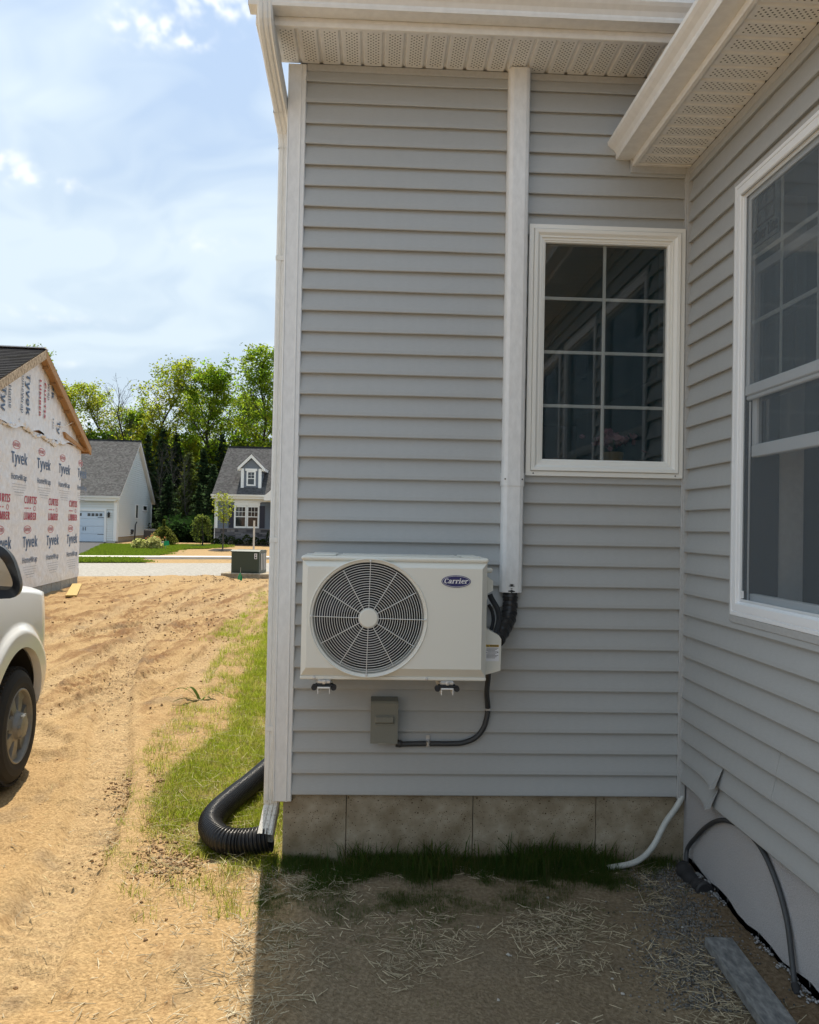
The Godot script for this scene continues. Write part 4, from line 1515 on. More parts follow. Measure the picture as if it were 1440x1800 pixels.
	# emblem
	m = M.new()
	var ec := Vector3(0.265, 0.4265, zf)
	var oval := func(a: float, b: float, z0: float, z1: float, mm: M):
		var pts := PackedVector2Array()
		for k in 48: pts.append(Vector2(cos(TAU * k / 48.0) * a, sin(TAU * k / 48.0) * b))
		mm.prism(pts, func(p, s): return ec + Vector3(p.x, p.y, z0 if s == 0 else z1))
	oval.call(0.0645, 0.0268, 0.0002, 0.0018, m)
	var em := part(t, "emblem", m, mats["emblem blue"], Vector3.ZERO, "blue oval badge with white lettering")
	m = M.new()
	var r0 := PackedVector3Array(); var r1 := PackedVector3Array()
	for k in 49:
		var a := TAU * k / 48.0
		r0.append(ec + Vector3(cos(a) * 0.0610, sin(a) * 0.0240, 0.0022))
		r1.append(ec + Vector3(cos(a) * 0.0595, sin(a) * 0.0226, 0.0022))
	m.grid([r0, r1])
	write(m, "Carrier", font("Droid Serif", true), 0.0205, ec + Vector3(-0.002, -0.0085, 0.0020), Vector3.RIGHT, Vector3.UP, 0.98, 0.22, true)
	part(em, "lettering", m, mats["print white"])
	# valve cover on the right flank
	m = M.new()
	m.prism(V2([0.4045, -0.006, 0.462, 0.010, 0.487, 0.018, 0.489, 0.160, 0.478, 0.176, 0.4045, 0.215]), func(p, s): return Vector3(p.x, p.y, 0.175 + 0.135 * s))
	var vc := part(t, "valve_cover", m, en)
	m = M.new()
	m.bx(0.418, 0.479, 0.060, 0.136, 0.3103, 0.3110)
	var lab := part(vc, "warning_label", m, mats["print white"])
	m = M.new()
	m.bx(0.419, 0.478, 0.124, 0.135, 0.3111, 0.3114)
	part(lab, "yellow_band", m, mats["print yellow"])
	m = M.new()
	m.tri(Vector3(0.424, 0.126, 0.3118), Vector3(0.432, 0.126, 0.3118), Vector3(0.428, 0.133, 0.3118))
	write(m, "WARNING", font("Droid Sans", true), 0.0062, Vector3(0.437, 0.1265, 0.3117), Vector3.RIGHT, Vector3.UP, 0.9)
	m.tri(Vector3(0.419, 0.099, 0.3112), Vector3(0.426, 0.097, 0.3112), Vector3(0.426, 0.101, 0.3112))
	m.tri(Vector3(0.478, 0.099, 0.3112), Vector3(0.471, 0.101, 0.3112), Vector3(0.471, 0.097, 0.3112))
	for k in 9:
		var y := 0.119 - k * 0.0055
		m.bx(0.422 + (0.006 if k in [3, 4] else 0.0), 0.476 - 0.007 * (k % 3), y - 0.0009, y + 0.0009, 0.3111, 0.3114)
	part(lab, "small_print", m, mats["print black"])
	# service handle recess and upper cover on the right flank
	m = M.new()
	m.bx(0.4045, 0.425, 0.33, 0.44, 0.17, 0.30, 0.008)
	m.prism(V2([0.4045, 0.345, 0.455, 0.375, 0.455, 0.42, 0.4045, 0.455]), func(p, s): return Vector3(p.x, p.y, 0.165 + 0.09 * s))
	part(t, "side_cover", m, en)
	m = M.new()
	m.box(Vector3(0.432, 0.468, 0.26), Vector3(0.034, 0.022, 0.05), 0.006)
	part(t, "handle", m, en)
	# feet on rubber pads
	for x in [-0.302, 0.236]:
		var fo := M.new()
		fo.bx(x - 0.032, x + 0.032, -0.031, -0.0105, 0.15, 0.432, 0.006)
		var foot := part(t, "foot", fo, mats["galvanised steel"])
		fo = M.new()
		fo.lathe(V2([0.0, 0.006, 0.010, 0.005, 0.012, 0.0]), Vector3(x, -0.020, 0.432), Vector3(0, 0, 1), 6)
		part(foot, "bolt", fo, mats["galvanised steel"])
		fo = M.new()
		fo.bx(x - 0.040, x + 0.040, -0.040, -0.0315, 0.385, 0.436, 0.004)
		fo.lathe(V2([0.013, -0.012, 0.013, 0.012, 0.0, 0.012]), Vector3(x - 0.042, -0.045, 0.42), Vector3(0, 0, 1), 10)
		fo.lathe(V2([0.013, -0.012, 0.013, 0.012, 0.0, 0.012]), Vector3(x + 0.042, -0.045, 0.42), Vector3(0, 0, 1), 10)
		part(foot, "rubber_pad", fo, mats["black rubber"])
	# brackets
	var names := ["white steel wall bracket under the left foot of the heat pump", "white steel wall bracket under the right foot of the heat pump"]
	for k in 2:
		var b := thing("wall_bracket", names[k], "bracket", Vector3([-0.192, 0.346][k], 0.926, 0.0), 0.0, "brackets carrying the heat pump")
		m = M.new()
		m.bx(-0.027, 0.027, -0.008, -0.001, 0.03, 0.437, 0.001)
		m.bx(-0.027, -0.0235, -0.032, -0.0085, 0.03, 0.437, 0.001)
		m.bx(0.0235, 0.027, -0.032, -0.0085, 0.03, 0.437, 0.001)
		part(b, "arm", m, mats["white aluminium"])
		m = M.new()
		m.bx(-0.022, 0.022, -0.035, 0.42, 0.019, 0.029, 0.002)
		part(b, "wall_plate", m, mats["white aluminium"])

func wall_equipment() -> void:
	# white cover for the refrigerant lines
	var sec := V2([-0.0525, 0.0, -0.0525, 0.042, -0.046, 0.058, -0.030, 0.066, 0.030, 0.066, 0.046, 0.058, 0.0525, 0.042, 0.0525, 0.0])
	var big := V2([-0.0555, 0.0, -0.0555, 0.0435, -0.0485, 0.061, -0.031, 0.0695, 0.031, 0.0695, 0.0485, 0.061, 0.0555, 0.0435, 0.0555, 0.0])
	var t := thing("line_cover", "white line-set cover running up the wall beside the window", "duct", Vector3(0.681, 1.32, 0.014))
	var m := M.new()
	m.sweep(sec, Vector3(0, 0, 0), Vector3(0, 0.545, 0), Vector3.RIGHT, Vector3(0, 0, 1))
	part(t, "duct", m, mats["white trim"])
	m = M.new()
	m.sweep(sec, Vector3(0.0, 0.5455, 0), Vector3(0.0, 2.548, 0), Vector3.RIGHT, Vector3(0, 0, 1))
	m.sweep(V2([-0.0525, 0.0, -0.052, 0.035, -0.040, 0.050, 0.040, 0.050, 0.052, 0.035, 0.0525, 0.0]), Vector3(0, 2.548, 0), Vector3(0, 2.562, 0), Vector3.RIGHT, Vector3(0, 0, 1))
	part(t, "duct", m, mats["white trim"])
	m = M.new()
	m.sweep(big, Vector3(0, 0.513, 0), Vector3(0, 0.578, 0), Vector3.RIGHT, Vector3(0, 0, 1))
	var c := part(t, "coupler", m, mats["white trim"])
	m = M.new()
	for x in [-0.0415, 0.0415]: m.lathe(V2([0.0, 0.003, 0.003, 0.0025, 0.0042, 0.0]), Vector3(x, 0.546, 0.0655), Vector3(0.25 * signf(x), 0, 1), 8)
	part(c, "screw", m, mats["conduit grey"])
	# black lines between the cover and the unit
	t = thing("refrigerant_lines", "black insulated pipes curving out of the white cover into the heat pump", "pipes", Vector3(0.68, 1.32, 0.045))
	var o := Vector3(0.68, 1.32, 0.045)
	var local := func(o: Vector3, a: Array) -> PackedVector3Array:
		var p := V3(a)
		for k in p.size(): p[k] -= o
		return p
	m = M.new()
	var path := smooth_path(local.call(o, [0.680, 1.36, 0.045, 0.679, 1.31, 0.047, 0.676, 1.25, 0.062, 0.662, 1.195, 0.10, 0.628, 1.155, 0.17, 0.590, 1.11, 0.225]), 12)
	var rad := PackedFloat32Array()
	for k in path.size(): rad.append(0.0355 + (0.0022 if k % 3 == 0 else -0.001) + 0.002 * sin(k * 0.9))
	m.tube(path, rad, 16)
	part(t, "wrapped_line", m, mats["black plastic"])
	m = M.new()
	m.tube(smooth_path(local.call(o, [0.553, 1.322, 0.235, 0.563, 1.30, 0.236, 0.590, 1.255, 0.232, 0.598, 1.21, 0.23, 0.590, 1.165, 0.235, 0.572, 1.12, 0.24]), 6), 0.0125, 12)
	part(t, "foam_line", m, mats["foam insulation"])
	m = M.new()
	m.tube(smooth_path(local.call(o, [0.556, 1.27, 0.185, 0.572, 1.24, 0.185, 0.578, 1.20, 0.188, 0.570, 1.165, 0.20, 0.556, 1.13, 0.21]), 6), 0.0085, 10)
	part(t, "foam_line", m, mats["foam insulation"])
	# grey conduit and its clips
	t = thing("conduit", "grey flexible conduit bending from the heat pump to the grey switch box", "conduit", Vector3(0.565, 0.95, 0.0))
	o = Vector3(0.565, 0.95, 0.0)
	m = M.new()
	path = smooth_path(local.call(o, [0.557, 0.985, 0.205, 0.557, 0.93, 0.198, 0.566, 0.84, 0.10, 0.580, 0.765, 0.042, 0.578, 0.715, 0.036, 0.558, 0.655, 0.036, 0.520, 0.612, 0.036, 0.462, 0.589, 0.036, 0.40, 0.584, 0.036, 0.27, 0.583, 0.036, 0.165, 0.581, 0.040]), 10)
	rad = PackedFloat32Array()
	for k in path.size(): rad.append(0.0128)
	m.tube(path, rad, 12)
	part(t, "pipe", m, mats["conduit grey"])
	m = M.new()
	m.lathe(V2([0.0, 0.0, 0.017, 0.0, 0.018, 0.004, 0.018, 0.022, 0.014, 0.03]), Vector3(0.139, 0.585, 0.040) - o, Vector3(1, -0.1, 0), 12)
	part(t, "connector", m, mats["conduit grey"])
	for q in [[0.5815, 0.752, true], [0.294, 0.5835, false]]:
		m = M.new()
		var p := Vector3(q[0], q[1], 0.0) - o
		if q[2]:
			m.bx(p.x - 0.033, p.x + 0.033, p.y - 0.009, p.y + 0.009, 0.018, 0.0205, 0.0)
			m.bx(p.x - 0.015, p.x + 0.015, p.y - 0.009, p.y + 0.009, 0.021, 0.051, 0.006)
		else:
			m.bx(p.x - 0.009, p.x + 0.009, p.y - 0.036, p.y + 0.036, 0.018, 0.0205, 0.0)
			m.bx(p.x - 0.009, p.x + 0.009, p.y - 0.015, p.y + 0.015, 0.021, 0.051, 0.006)
		part(t, "clip", m, mats["galvanised steel"])
	# disconnect switch box
	t = thing("switch_box", "small grey-green electrical disconnect box below the heat pump", "electrical box", Vector3(0.080, 0.598, 0.016))
	m = M.new()
	m.bx(-0.060, 0.060, 0.0, 0.190, 0.0, 0.078, 0.004)
	part(t, "enclosure", m, mats["box grey"])
	m = M.new()
	m.prism(V2([0.0, 0.206, 0.086, 0.200, 0.092, 0.190, 0.086, 0.0, 0.0785, 0.0, 0.0785, 0.192, 0.0, 0.196]), func(p, s): return Vector3(-0.0645 + 0.129 * s, p.y, p.x))
	m.bx(-0.0645, -0.0615, 0.150, 0.190, 0.02, 0.0785, 0.0)
	m.bx(0.0615, 0.0645, 0.150, 0.190, 0.02, 0.0785, 0.0)
	part(t, "cover", m, mats["box grey"])
	m = M.new()
	m.bx(-0.046, 0.048, 0.097, 0.133, 0.086, 0.103, 0.007)
	m.bx(-0.046, 0.048, 0.088, 0.0965, 0.086, 0.093, 0.002)
	part(t, "pull_handle", m, mats["box grey"])
	m = M.new()
	m.bx(-0.028, 0.010, -0.006, -0.0005, 0.05, 0.074, 0.001)
	part(t, "hasp", m, mats["galvanised steel"])

func corrugated(path: PackedVector3Array, r: float, pitch: float, depth: float, sides := 24) -> M:
	# resample evenly and let the radius swing
	var fine := PackedVector3Array()
	var rad := PackedFloat32Array()
	var run := 0.0
	var step := pitch / 8.0
	var total := 0.0
	for k in path.size() - 1: total += path[k].distance_to(path[k + 1])
	var k := 0
	var acc := 0.0
	while run < total and k < path.size() - 1:
		var l := path[k].distance_to(path[k + 1])
		if run - acc > l:
			acc += l; k += 1
			continue
		fine.append(path[k].lerp(path[k + 1], (run - acc) / l))
		var ph := fmod(run / pitch, 1.0)
		rad.append(r - depth * pow(0.5 - 0.5 * cos(ph * TAU), 1.6))
		run += step
	var m := M.new()
	m.tube(fine, rad, sides, false)
	return m

func corner_things() -> void:
	# corrugated drain pipe from the spout, doubling back along the house
	var t := thing("drain_pipe", "black corrugated drain pipe looping from the downspout foot through the grass", "drain pipe", Vector3(-0.6, 0.0, -0.2))
	var o := Vector3(-0.6, 0.0, -0.2)
	var p := V3([-0.458, 0.104, -0.030, -0.515, 0.092, -0.036, -0.60, 0.076, -0.055, -0.70, 0.072, -0.10, -0.785, 0.072, -0.26, -0.80, 0.075, -0.45, -0.755, 0.075, -0.72, -0.68, 0.075, -1.05, -0.60, 0.075, -1.50, -0.53, 0.075, -2.1, -0.50, 0.07, -2.8])
	for k in p.size(): p[k] -= o
	part(t, "hose", corrugated(smooth_path(p, 14), 0.065, 0.0185, 0.0110), mats["glossy black pipe"])
	var m := M.new()
	m.lathe(V2([0.064, 0.0, 0.056, -0.002, 0.054, -0.10, 0.0, -0.11]), p[0], Vector3(0.97, 0.2, 0.08), 24)
	part(t, "mouth", m, mats["black rubber"])
	# white pvc pipe out of the inner corner
	t = thing("plastic_pipe", "bent white plastic pipe coming down from the inner corner to the grass", "pipe", Vector3(1.35, 0.0, 0.08))
	o = Vector3(1.35, 0.0, 0.08)
	m = M.new()
	p = V3([1.547, 0.335, 0.026, 1.510, 0.278, 0.034, 1.455, 0.212, 0.048, 1.395, 0.118, 0.072, 1.335, 0.068, 0.10, 1.262, 0.046, 0.13, 1.140, 0.040, 0.168])
	for k in p.size(): p[k] -= o
	m.tube(smooth_path(p, 8), 0.0140, 14)
	part(t, "pipe", m, mats["pvc pipe"])
	m = M.new()
	m.lathe(V2([0.0, 0.0004, 0.011, 0.0004]), p[p.size() - 1] + Vector3(-0.0005, -0.0001, 0.0002), Vector3(-1, -0.06, 0.27), 14)
	part(t, "bore", m, mats["fan dark"])
	# dark hose arched against the side wall
	t = thing("black_hose", "dark grey hose arched up against the side wall footing", "hose", Vector3(1.54, 0.0, 0.6))
	o = Vector3(1.54, 0.0, 0.6)
	m = M.new()
	p = V3([1.520, 0.045, 0.165, 1.535, 0.115, 0.130, 1.548, 0.200, 0.205, 1.551, 0.298, 0.335, 1.552, 0.366, 0.464, 1.5525, 0.402, 0.595, 1.5525, 0.415, 0.715, 1.552, 0.392, 0.872, 1.551, 0.316, 0.999, 1.549, 0.209, 1.09, 1.544, 0.095, 1.140, 1.534, 0.038, 1.180, 1.520, 0.016, 1.235])
	for k in p.size(): p[k] -= o
	m.tube(smooth_path(p, 9), 0.0100, 14)
	part(t, "hose", m, mats["conduit grey"])
	m = M.new()
	m.lathe(V2([0.0105, -0.05, 0.015, -0.048, 0.015, 0.0, 0.010, 0.001, 0.009, -0.02, 0.0, -0.02]), p[p.size() - 1], Vector3(-0.25, -0.35, 1.0), 14)
	part(t, "end_cap", m, mats["black rubber"])
	# filter sock
	t = thing("drain_sock", "crumpled black drain sock lying at the foot of the side wall", "drain sock", Vector3(1.50, 0.0, 0.28))
	m = M.new()
	var path := smooth_path(V3([0.012, 0.040, -0.125, 0.0, 0.040, -0.09, -0.004, 0.036, -0.02, 0.004, 0.034, 0.06, 0.010, 0.036, 0.105, 0.012, 0.036, 0.13]), 5)
	var rad := PackedFloat32Array()
	for k in path.size():
		var f := float(k) / (path.size() - 1)
		rad.append((0.036 + 0.006 * sin(f * 9.0) + 0.004 * sin(f * 31.0)) * (0.75 + 0.25 * sin(clampf(f, 0.05, 0.95) * PI)))
	m.tube(path, rad, 14)
	part(t, "sock", m, mats["black rubber"])
	m = M.new()
	m.lathe(V2([0.034, -0.03, 0.040, -0.02, 0.040, 0.0, 0.030, 0.002, 0.028, -0.02, 0.0, -0.022]), Vector3(0.012, 0.036, 0.135), Vector3(-0.1, 0.15, 1), 18)
	part(t, "end_ring", m, mats["black plastic"])
	# plank lying on the soil
	t = thing("grey_plank", "weathered grey plank lying on the soil by the side wall", "plank", Vector3(1.375, 0.022, 0.9), -0.055)
	m = M.new()
	m.bx(-0.055, 0.051, 0.002, 0.042, 0.0, 1.25, 0.003)
	part(t, "board", m, mats["weathered plank"])
	# limp maize seedling on the sand
	t = thing("maize_seedling", "limp green seedling with drooping blades on the bare sand", "weed", Vector3(-1.52, 0.0, -3.75))
	t.scale = Vector3(0.85, 0.6, 0.85)
	for q in [[-0.34, 0.16, 0.10, 0.02], [-0.20, 0.13, -0.12, 0.05], [0.24, 0.10, 0.03, 0.07], [-0.26, 0.06, 0.16, 0.0], [0.14, 0.06, 0.1, 0.02]]:
		m = M.new()
		m.used_col = true
		m.col = Color(0.10, 0.17, 0.035)
		var rows := []
		for k in 9:
			var f := k / 8.0
			var c := Vector3(q[0] * f, q[1] * sin(f * PI * 0.86) * 1.3 + q[3] * f, q[2] * f)
			var w := 0.021 * sin(clampf(0.25 + f * 0.75, 0, 1) * PI) + 0.002
			var sd := Vector3(-q[2], 0.0, q[0]).normalized() * w
			rows.append(PackedVector3Array([c - sd, c + Vector3(0, -0.004, 0), c + sd]))
		m.grid(rows)
		part(t, "blade", m, mats["grass"])
	# things behind the small window
	t = thing("flower_vase", "pink flowers in a pot dimly seen behind the small window pane", "flowers", Vector3(1.30, 2.02, -0.42))
	m = M.new()
	m.lathe(V2([0.0, -0.06, 0.045, -0.06, 0.06, 0.03, 0.052, 0.03]), Vector3(0, 0, 0), Vector3.UP, 20)
	part(t, "pot", m, mats["card"])
	m = M.new()
	m.used_col = true
	var r := RandomNumberGenerator.new(); r.seed = 8
	for k in 60:
		var c := Vector3(r.randfn(0, 0.06), 0.10 + r.randfn(0, 0.02), r.randfn(0, 0.04))
		for s in 3:
			var a := Vector3(r.randf() - 0.5, r.randf() - 0.3, r.randf() - 0.5).normalized() * 0.014
			var b := a.cross(Vector3(r.randf(), 1, r.randf())).normalized() * 0.012
			m.quad(c - a - b, c + a - b, c + a + b, c - a + b)
	part(t, "blossoms", m, mats["blossom pink"])
	m = M.new()
	for k in 8: m.tube(PackedVector3Array([Vector3(0, 0.02, 0), Vector3(r.randfn(0, 0.03), 0.10, r.randfn(0, 0.02))]), 0.002, 5, false)
	part(t, "stems", m, mats["needle"])
	t = thing("window_table", "small table behind the glass of the small front window", "table", Vector3(1.25, 1.94, -0.5))
	m = M.new()
	m.bx(-0.5, 0.3, -0.03, 0.018, -0.3, 0.2, 0.004)
	part(t, "table_top", m, mats["raw lumber"])
	for q in [[-0.45, -0.25], [0.25, -0.25], [-0.45, 0.15], [0.25, 0.15]]:
		m = M.new()
		m.bx(q[0] - 0.02, q[0] + 0.02, -1.44, -0.0305, q[1] - 0.02, q[1] + 0.02, 0.002)
		part(t, "leg", m, mats["raw lumber"])

# ------------------------------------------------------------------ the wrapped house being built
func wrap_bump(z: float, y: float) -> float:
	var a := sin(z * 3.1 + y * 2.0 + 1.3 * sin(y * 3.0 + z)) * 0.006
	var b := gn_mid.get_noise_2d(z * 0.9, y * 0.9) * 0.010
	if y > 3.4: a = absf(sin(z * 9.0 + 0.7 * sin(y * 2.0))) * 0.014
	var fold := sin((z - 5.2) * 5.0 + (y - 2.5) * 4.0)
	return a + b + 0.012 * pow(maxf(fold, 0.0), 6.0) * smoothstep(3.8, 6.0, z) * smoothstep(1.5, 2.8, y)

func tyvek_house() -> void:
	var t := thing("wrapped_house", "house under construction wrapped in white printed sheeting with bare rake boards", "house", Vector3(-7.325, 0, -17.857), 0.0938)
	var L := 8.1
	var P := 4.05
	var under := func(z): return 5.0 - 0.385 * absf(z - P)   # underside of the roof deck at the gable
	var wrapm: Material = mats["house wrap"]
	var m := M.new()
	var rows := []
	for k in 46:
		var y := lerpf(0.212, 3.42, k / 45.0)
		var row := PackedVector3Array()
		for q in 109:
			var z := L * (1.0 - q / 108.0)
			row.append(Vector3(wrap_bump(z, minf(y, 3.39)) + (0.006 if k > 0 else 0.0), y, z))
		rows.append(row)
	m.grid(rows)
	var w := part(t, "wrapped_wall", m, wrapm)
	m = M.new()
	rows = []
	for k in 25:
		var row := PackedVector3Array()
		for q in 137:
			var z := L * (1.0 - q / 136.0)
			var top: float = under.call(z)
			var bot := 3.40 + 0.04 * sin(z * 1.9) + 0.03 * sin(z * 5.3)
			var y := lerpf(bot, maxf(top, bot), k / 24.0)
			row.append(Vector3(wrap_bump(z, maxf(y, 3.45)) + 0.024 + 0.03 * pow(1.0 - k / 24.0, 8.0), y, z))
		rows.append(row)
	m.grid(rows)
	part(t, "gable_wrap", m, wrapm)
	# loose upper hem of the lower sheet
	m = M.new()
	rows = []
	for k in 7:
		var row := PackedVector3Array()
		for q in 260:
			var z := lerpf(L, 1.7, q / 259.0)
			var mid := 3.41 + 0.05 * sin(z * 1.3 + 1.0) + 0.035 * sin(z * 4.1)
			var f := k / 6.0
			row.append(Vector3(0.035 + (0.022 + 0.02 * sin(z * 5.7)) * sin(f * PI) + 0.012 * sin(z * 23.0 + f * 2.0) + 0.012 * sin(z * 41.0 - f * 5.0), mid - 0.07 + f * (0.10 + 0.05 * sin(z * 2.9)) + 0.02 * sin(z * 9.0) + 0.012 * sin(z * 31.0), z))
		rows.append(row)
	m.grid(rows)
	part(t, "loose_hem", m, wrapm)
	# body behind the wrap, so that the house is closed
	m = M.new()
	m.bx(-9.0, -0.02, 0.0, 3.40, 0.02, L - 0.02)
	m.prism(V2([0.05, 3.38, L - 0.05, 3.38, P, 4.94]), func(p, s): return Vector3(-9.0 + 8.98 * s, p.y, p.x))
	part(t, "framing", m, mats["raw lumber"])
	# block footing
	var z := 0.0
	var k2 := 0
	while z < L - 0.05:
		m = M.new()
		var e := minf(z + 0.395, L)
		m.bx(-0.3, -0.012 + 0.002 * (k2 % 2), -0.2, 0.208, z + 0.004, e - 0.004, 0.004)
		part(t, "block", m, mats["block grey"])
		z += 0.40
		k2 += 1
	# roof
	m = M.new()
	m.used_col = true
	shingle_field(m, Vector3(-9.2, 3.485, L + 0.206), Vector3(9.40, 0, 0), Vector3(0, 1.641, -4.256), 30, 30, 7, false, Color(0.035, 0.035, 0.038), 0.35)
	shingle_field(m, Vector3(-9.2, 3.485, -0.206), Vector3(9.40, 0, 0), Vector3(0, 1.641, 4.256), 30, 30, 8, true, Color(0.035, 0.035, 0.038), 0.35)
	m.bar(Vector3(-9.2, 5.135, P), Vector3(0.20, 5.135, P), 0.28, 0.02)
	part(t, "shingle_roof", m, mats["shingles"])
	m = M.new()
	m.prism(V2([-0.2, 3.475, P, 5.112, L + 0.2, 3.475, L + 0.2, 3.44, P, 5.072, -0.2, 3.44]), func(p, s): return Vector3(-9.2 + 9.385 * s, p.y, p.x))
	part(t, "roof_deck", m, mats["raw lumber"])
	# rake boards, lookouts, returns
	for s in [-1.0, 1.0]:
		m = M.new()
		var a := Vector3(0.2, 5.105 - 0.085, P + s * 0.01)
		var b := Vector3(0.2, 3.465 - 0.085, P + s * 4.25)
		m.prism(V2([a.z, a.y + 0.085, b.z, b.y + 0.085, b.z, b.y - 0.095, a.z, a.y - 0.095]), func(p, q): return Vector3(0.165 + 0.04 * q, p.y, p.x))
		part(t, "rake_board", m, mats["rake board"] if s > 0 else mats["raw lumber"])
		for k in 7:
			var f := 0.35 + k * 0.6
			var y: float = under.call(P + s * f) - 0.05
			m = M.new()
			m.bx(0.03, 0.165, y - 0.045, y + 0.04, P + s * f - 0.02, P + s * f + 0.02)
			part(t, "lookout", m, mats["raw lumber"])
		m = M.new()
		m.prism(V2([P + s * 0.05, 4.955, P + s * 4.2, 3.36, P + s * 4.2, 3.345, P + s * 0.05, 4.94]), func(p, q): return Vector3(0.045 + 0.12 * q, p.y, p.x))
		part(t, "soffit_sheet", m, mats["raw lumber"])
	m = M.new()
	m.prism(V2([1.95, 3.64, 0.0, 3.42, -0.2, 3.42, -0.2, 3.36, 0.0, 3.36, 1.85, 3.52]), func(p, q): return Vector3(0.02 + 0.07 * q, p.y, p.x))
	part(t, "eave_return", m, mats["raw lumber"])
	# fascia board along the eave, facing the street and the lot
	for s in [-0.2, L + 0.2]:
		m = M.new()
		m.bx(-9.2, 0.164, 3.31, 3.445, s - 0.018, s + 0.018)
		part(t, "fascia_board", m, mats["raw lumber"])
	# a loose cord on the gable
	m = M.new()
	m.tube(smooth_path(V3([0.06, 3.72, 2.6, 0.075, 3.78, 1.9, 0.12, 3.93, 1.35, 0.19, 3.95, 0.75]), 6), 0.008, 6)
	part(t, "cord", m, mats["far white trim"])
	# the print on the sheeting
	var bend := func(p: Vector3): return Vector3(p.x + wrap_bump(p.z, minf(p.y, 3.39)) + 0.011, p.y, p.z)
	var right := Vector3(0, 0, -1)
	var f1 := font("Droid Sans", true)
	var f2 := font("Droid Sans")
	var logo := func(zl: float, base: float):
		var ink := M.new()
		write_fit(ink, "Tyvek", f1, 0.215, 0.97, Vector3(0, base, zl), right, Vector3.UP, bend)
		write_fit(ink, "HomeWrap", f2, 0.115, 0.99, Vector3(0, base - 0.31, zl), right, Vector3.UP, bend)
		part(w, "blue_print", ink, mats["wrap blue ink"])
		ink = M.new()
		var c := Vector3(0, base + 0.36, zl - 0.30)
		for e in 2:
			var ra := PackedVector3Array(); var rb := PackedVector3Array()
			for k in 33:
				var a := TAU * k / 32.0
				ra.append(bend.call(c + Vector3(0, sin(a) * 0.082, -cos(a) * 0.24)))
				rb.append(bend.call(c + Vector3(0, sin(a) * 0.068, -cos(a) * 0.215)))
			if e == 0: ink.grid([ra, rb])
		write_fit(ink, "DUPONT", f1, 0.072, 0.36, c + Vector3(0, -0.036, 0.18), right, Vector3.UP, bend)
		part(w, "red_emblem", ink, mats["wrap pale red ink"])
		ink = M.new()
		for k in 5:
			var y := base - 0.40 - k * 0.052
			var a := 0.06 + (0.0 if k < 2 else 0.07 * (k - 1))
			var e := 0.98 - (0.0 if k < 2 else 0.06 * (k - 1))
			var x := a
			while x < e:
				var d := minf(x + (0.31 if k % 2 else 0.17), e)
				ink.quad(bend.call(Vector3(0, y, zl - x)), bend.call(Vector3(0, y, zl - d)), bend.call(Vector3(0, y + (0.016 if k == 3 else 0.009), zl - d)), bend.call(Vector3(0, y + (0.016 if k == 3 else 0.009), zl - x)))
				x = d + 0.02
		part(w, "fine_print", ink, mats["wrap grey ink"])
	for zl in [7.20, 5.487, 3.775, 2.068]: logo.call(zl, 2.69)
	logo.call(0.36, 2.69)
	for zl in [7.05, 6.35, 4.642, 2.94, 1.192]:
		if zl != 7.05: logo.call(zl, 1.055)
	for zl in [6.33, 4.602, 2.885, 1.12]:
		var ink := M.new()
		write_fit(ink, "CURTIS", f1, 0.150, 0.81, Vector3(0, 1.935, zl), right, Vector3.UP, bend)
		write_fit(ink, "LUMBER", f1, 0.150, 0.81, Vector3(0, 1.610, zl), right, Vector3.UP, bend)
		part(w, "red_print", ink, mats["wrap red ink"])
		ink = M.new()
		var c := Vector3(0, 1.845, zl - 0.68)
		var ra := PackedVector3Array(); var rb := PackedVector3Array()
		for k in 25:
			var a := TAU * k / 24.0
			ra.append(bend.call(c + Vector3(0, sin(a) * 0.052, -cos(a) * 0.075)))
			rb.append(bend.call(c + Vector3(0, sin(a) * 0.036, -cos(a) * 0.052)))
		ink.grid([ra, rb])
		for q in [0.02, 0.13, 0.21, 0.36]:
			ink.quad(bend.call(Vector3(0, 1.832, zl - q)), bend.call(Vector3(0, 1.832, zl - q - 0.085)), bend.call(Vector3(0, 1.858, zl - q - 0.085)), bend.call(Vector3(0, 1.858, zl - q)))
		part(w, "red_emblem", ink, mats["wrap pale red ink"])
	var bend2 := func(p: Vector3): return Vector3(p.x + wrap_bump(p.z, maxf(p.y, 3.45)) + 0.040, p.y, p.z)
	var down := Vector3(0, -1, 0)
	var ink1 := M.new()
	write_fit(ink1, "Tyvek", f1, 0.215, 0.82, Vector3(0, 4.50, 4.78), down, right, bend2)
	write_fit(ink1, "HomeWrap", f2, 0.115, 0.84, Vector3(0, 4.52, 5.10), down, right, bend2)
	write_fit(ink1, "ek", f1, 0.215, 0.33, Vector3(0, 4.58, 2.98), down, right, bend2)
	write_fit(ink1, "Wrap", f2, 0.115, 0.36, Vector3(0, 4.55, 3.28), down, right, bend2)
	write_fit(ink1, "Ty", f1, 0.215, 0.30, Vector3(0, 3.84, 2.46), down, right, bend2)
	write_fit(ink1, "Ho", f2, 0.115, 0.22, Vector3(0, 3.84, 2.84), down, right, bend2)
	write_fit(ink1, "Tyv", f1, 0.215, 0.44, Vector3(0, 4.02, 6.25), down, right, bend2)
	write_fit(ink1, "Home", f2, 0.115, 0.42, Vector3(0, 4.10, 5.85), down, right, bend2)
	part(w, "blue_print", ink1, mats["wrap blue ink"])
	ink1 = M.new()
	write_fit(ink1, "CURTIS", f1, 0.150, 0.76, Vector3(0, 4.52, 3.56), down, right, bend2)
	write_fit(ink1, "LUMBER", f1, 0.150, 0.76, Vector3(0, 4.52, 3.92), down, right, bend2)
	part(w, "red_print", ink1, mats["wrap red ink"])

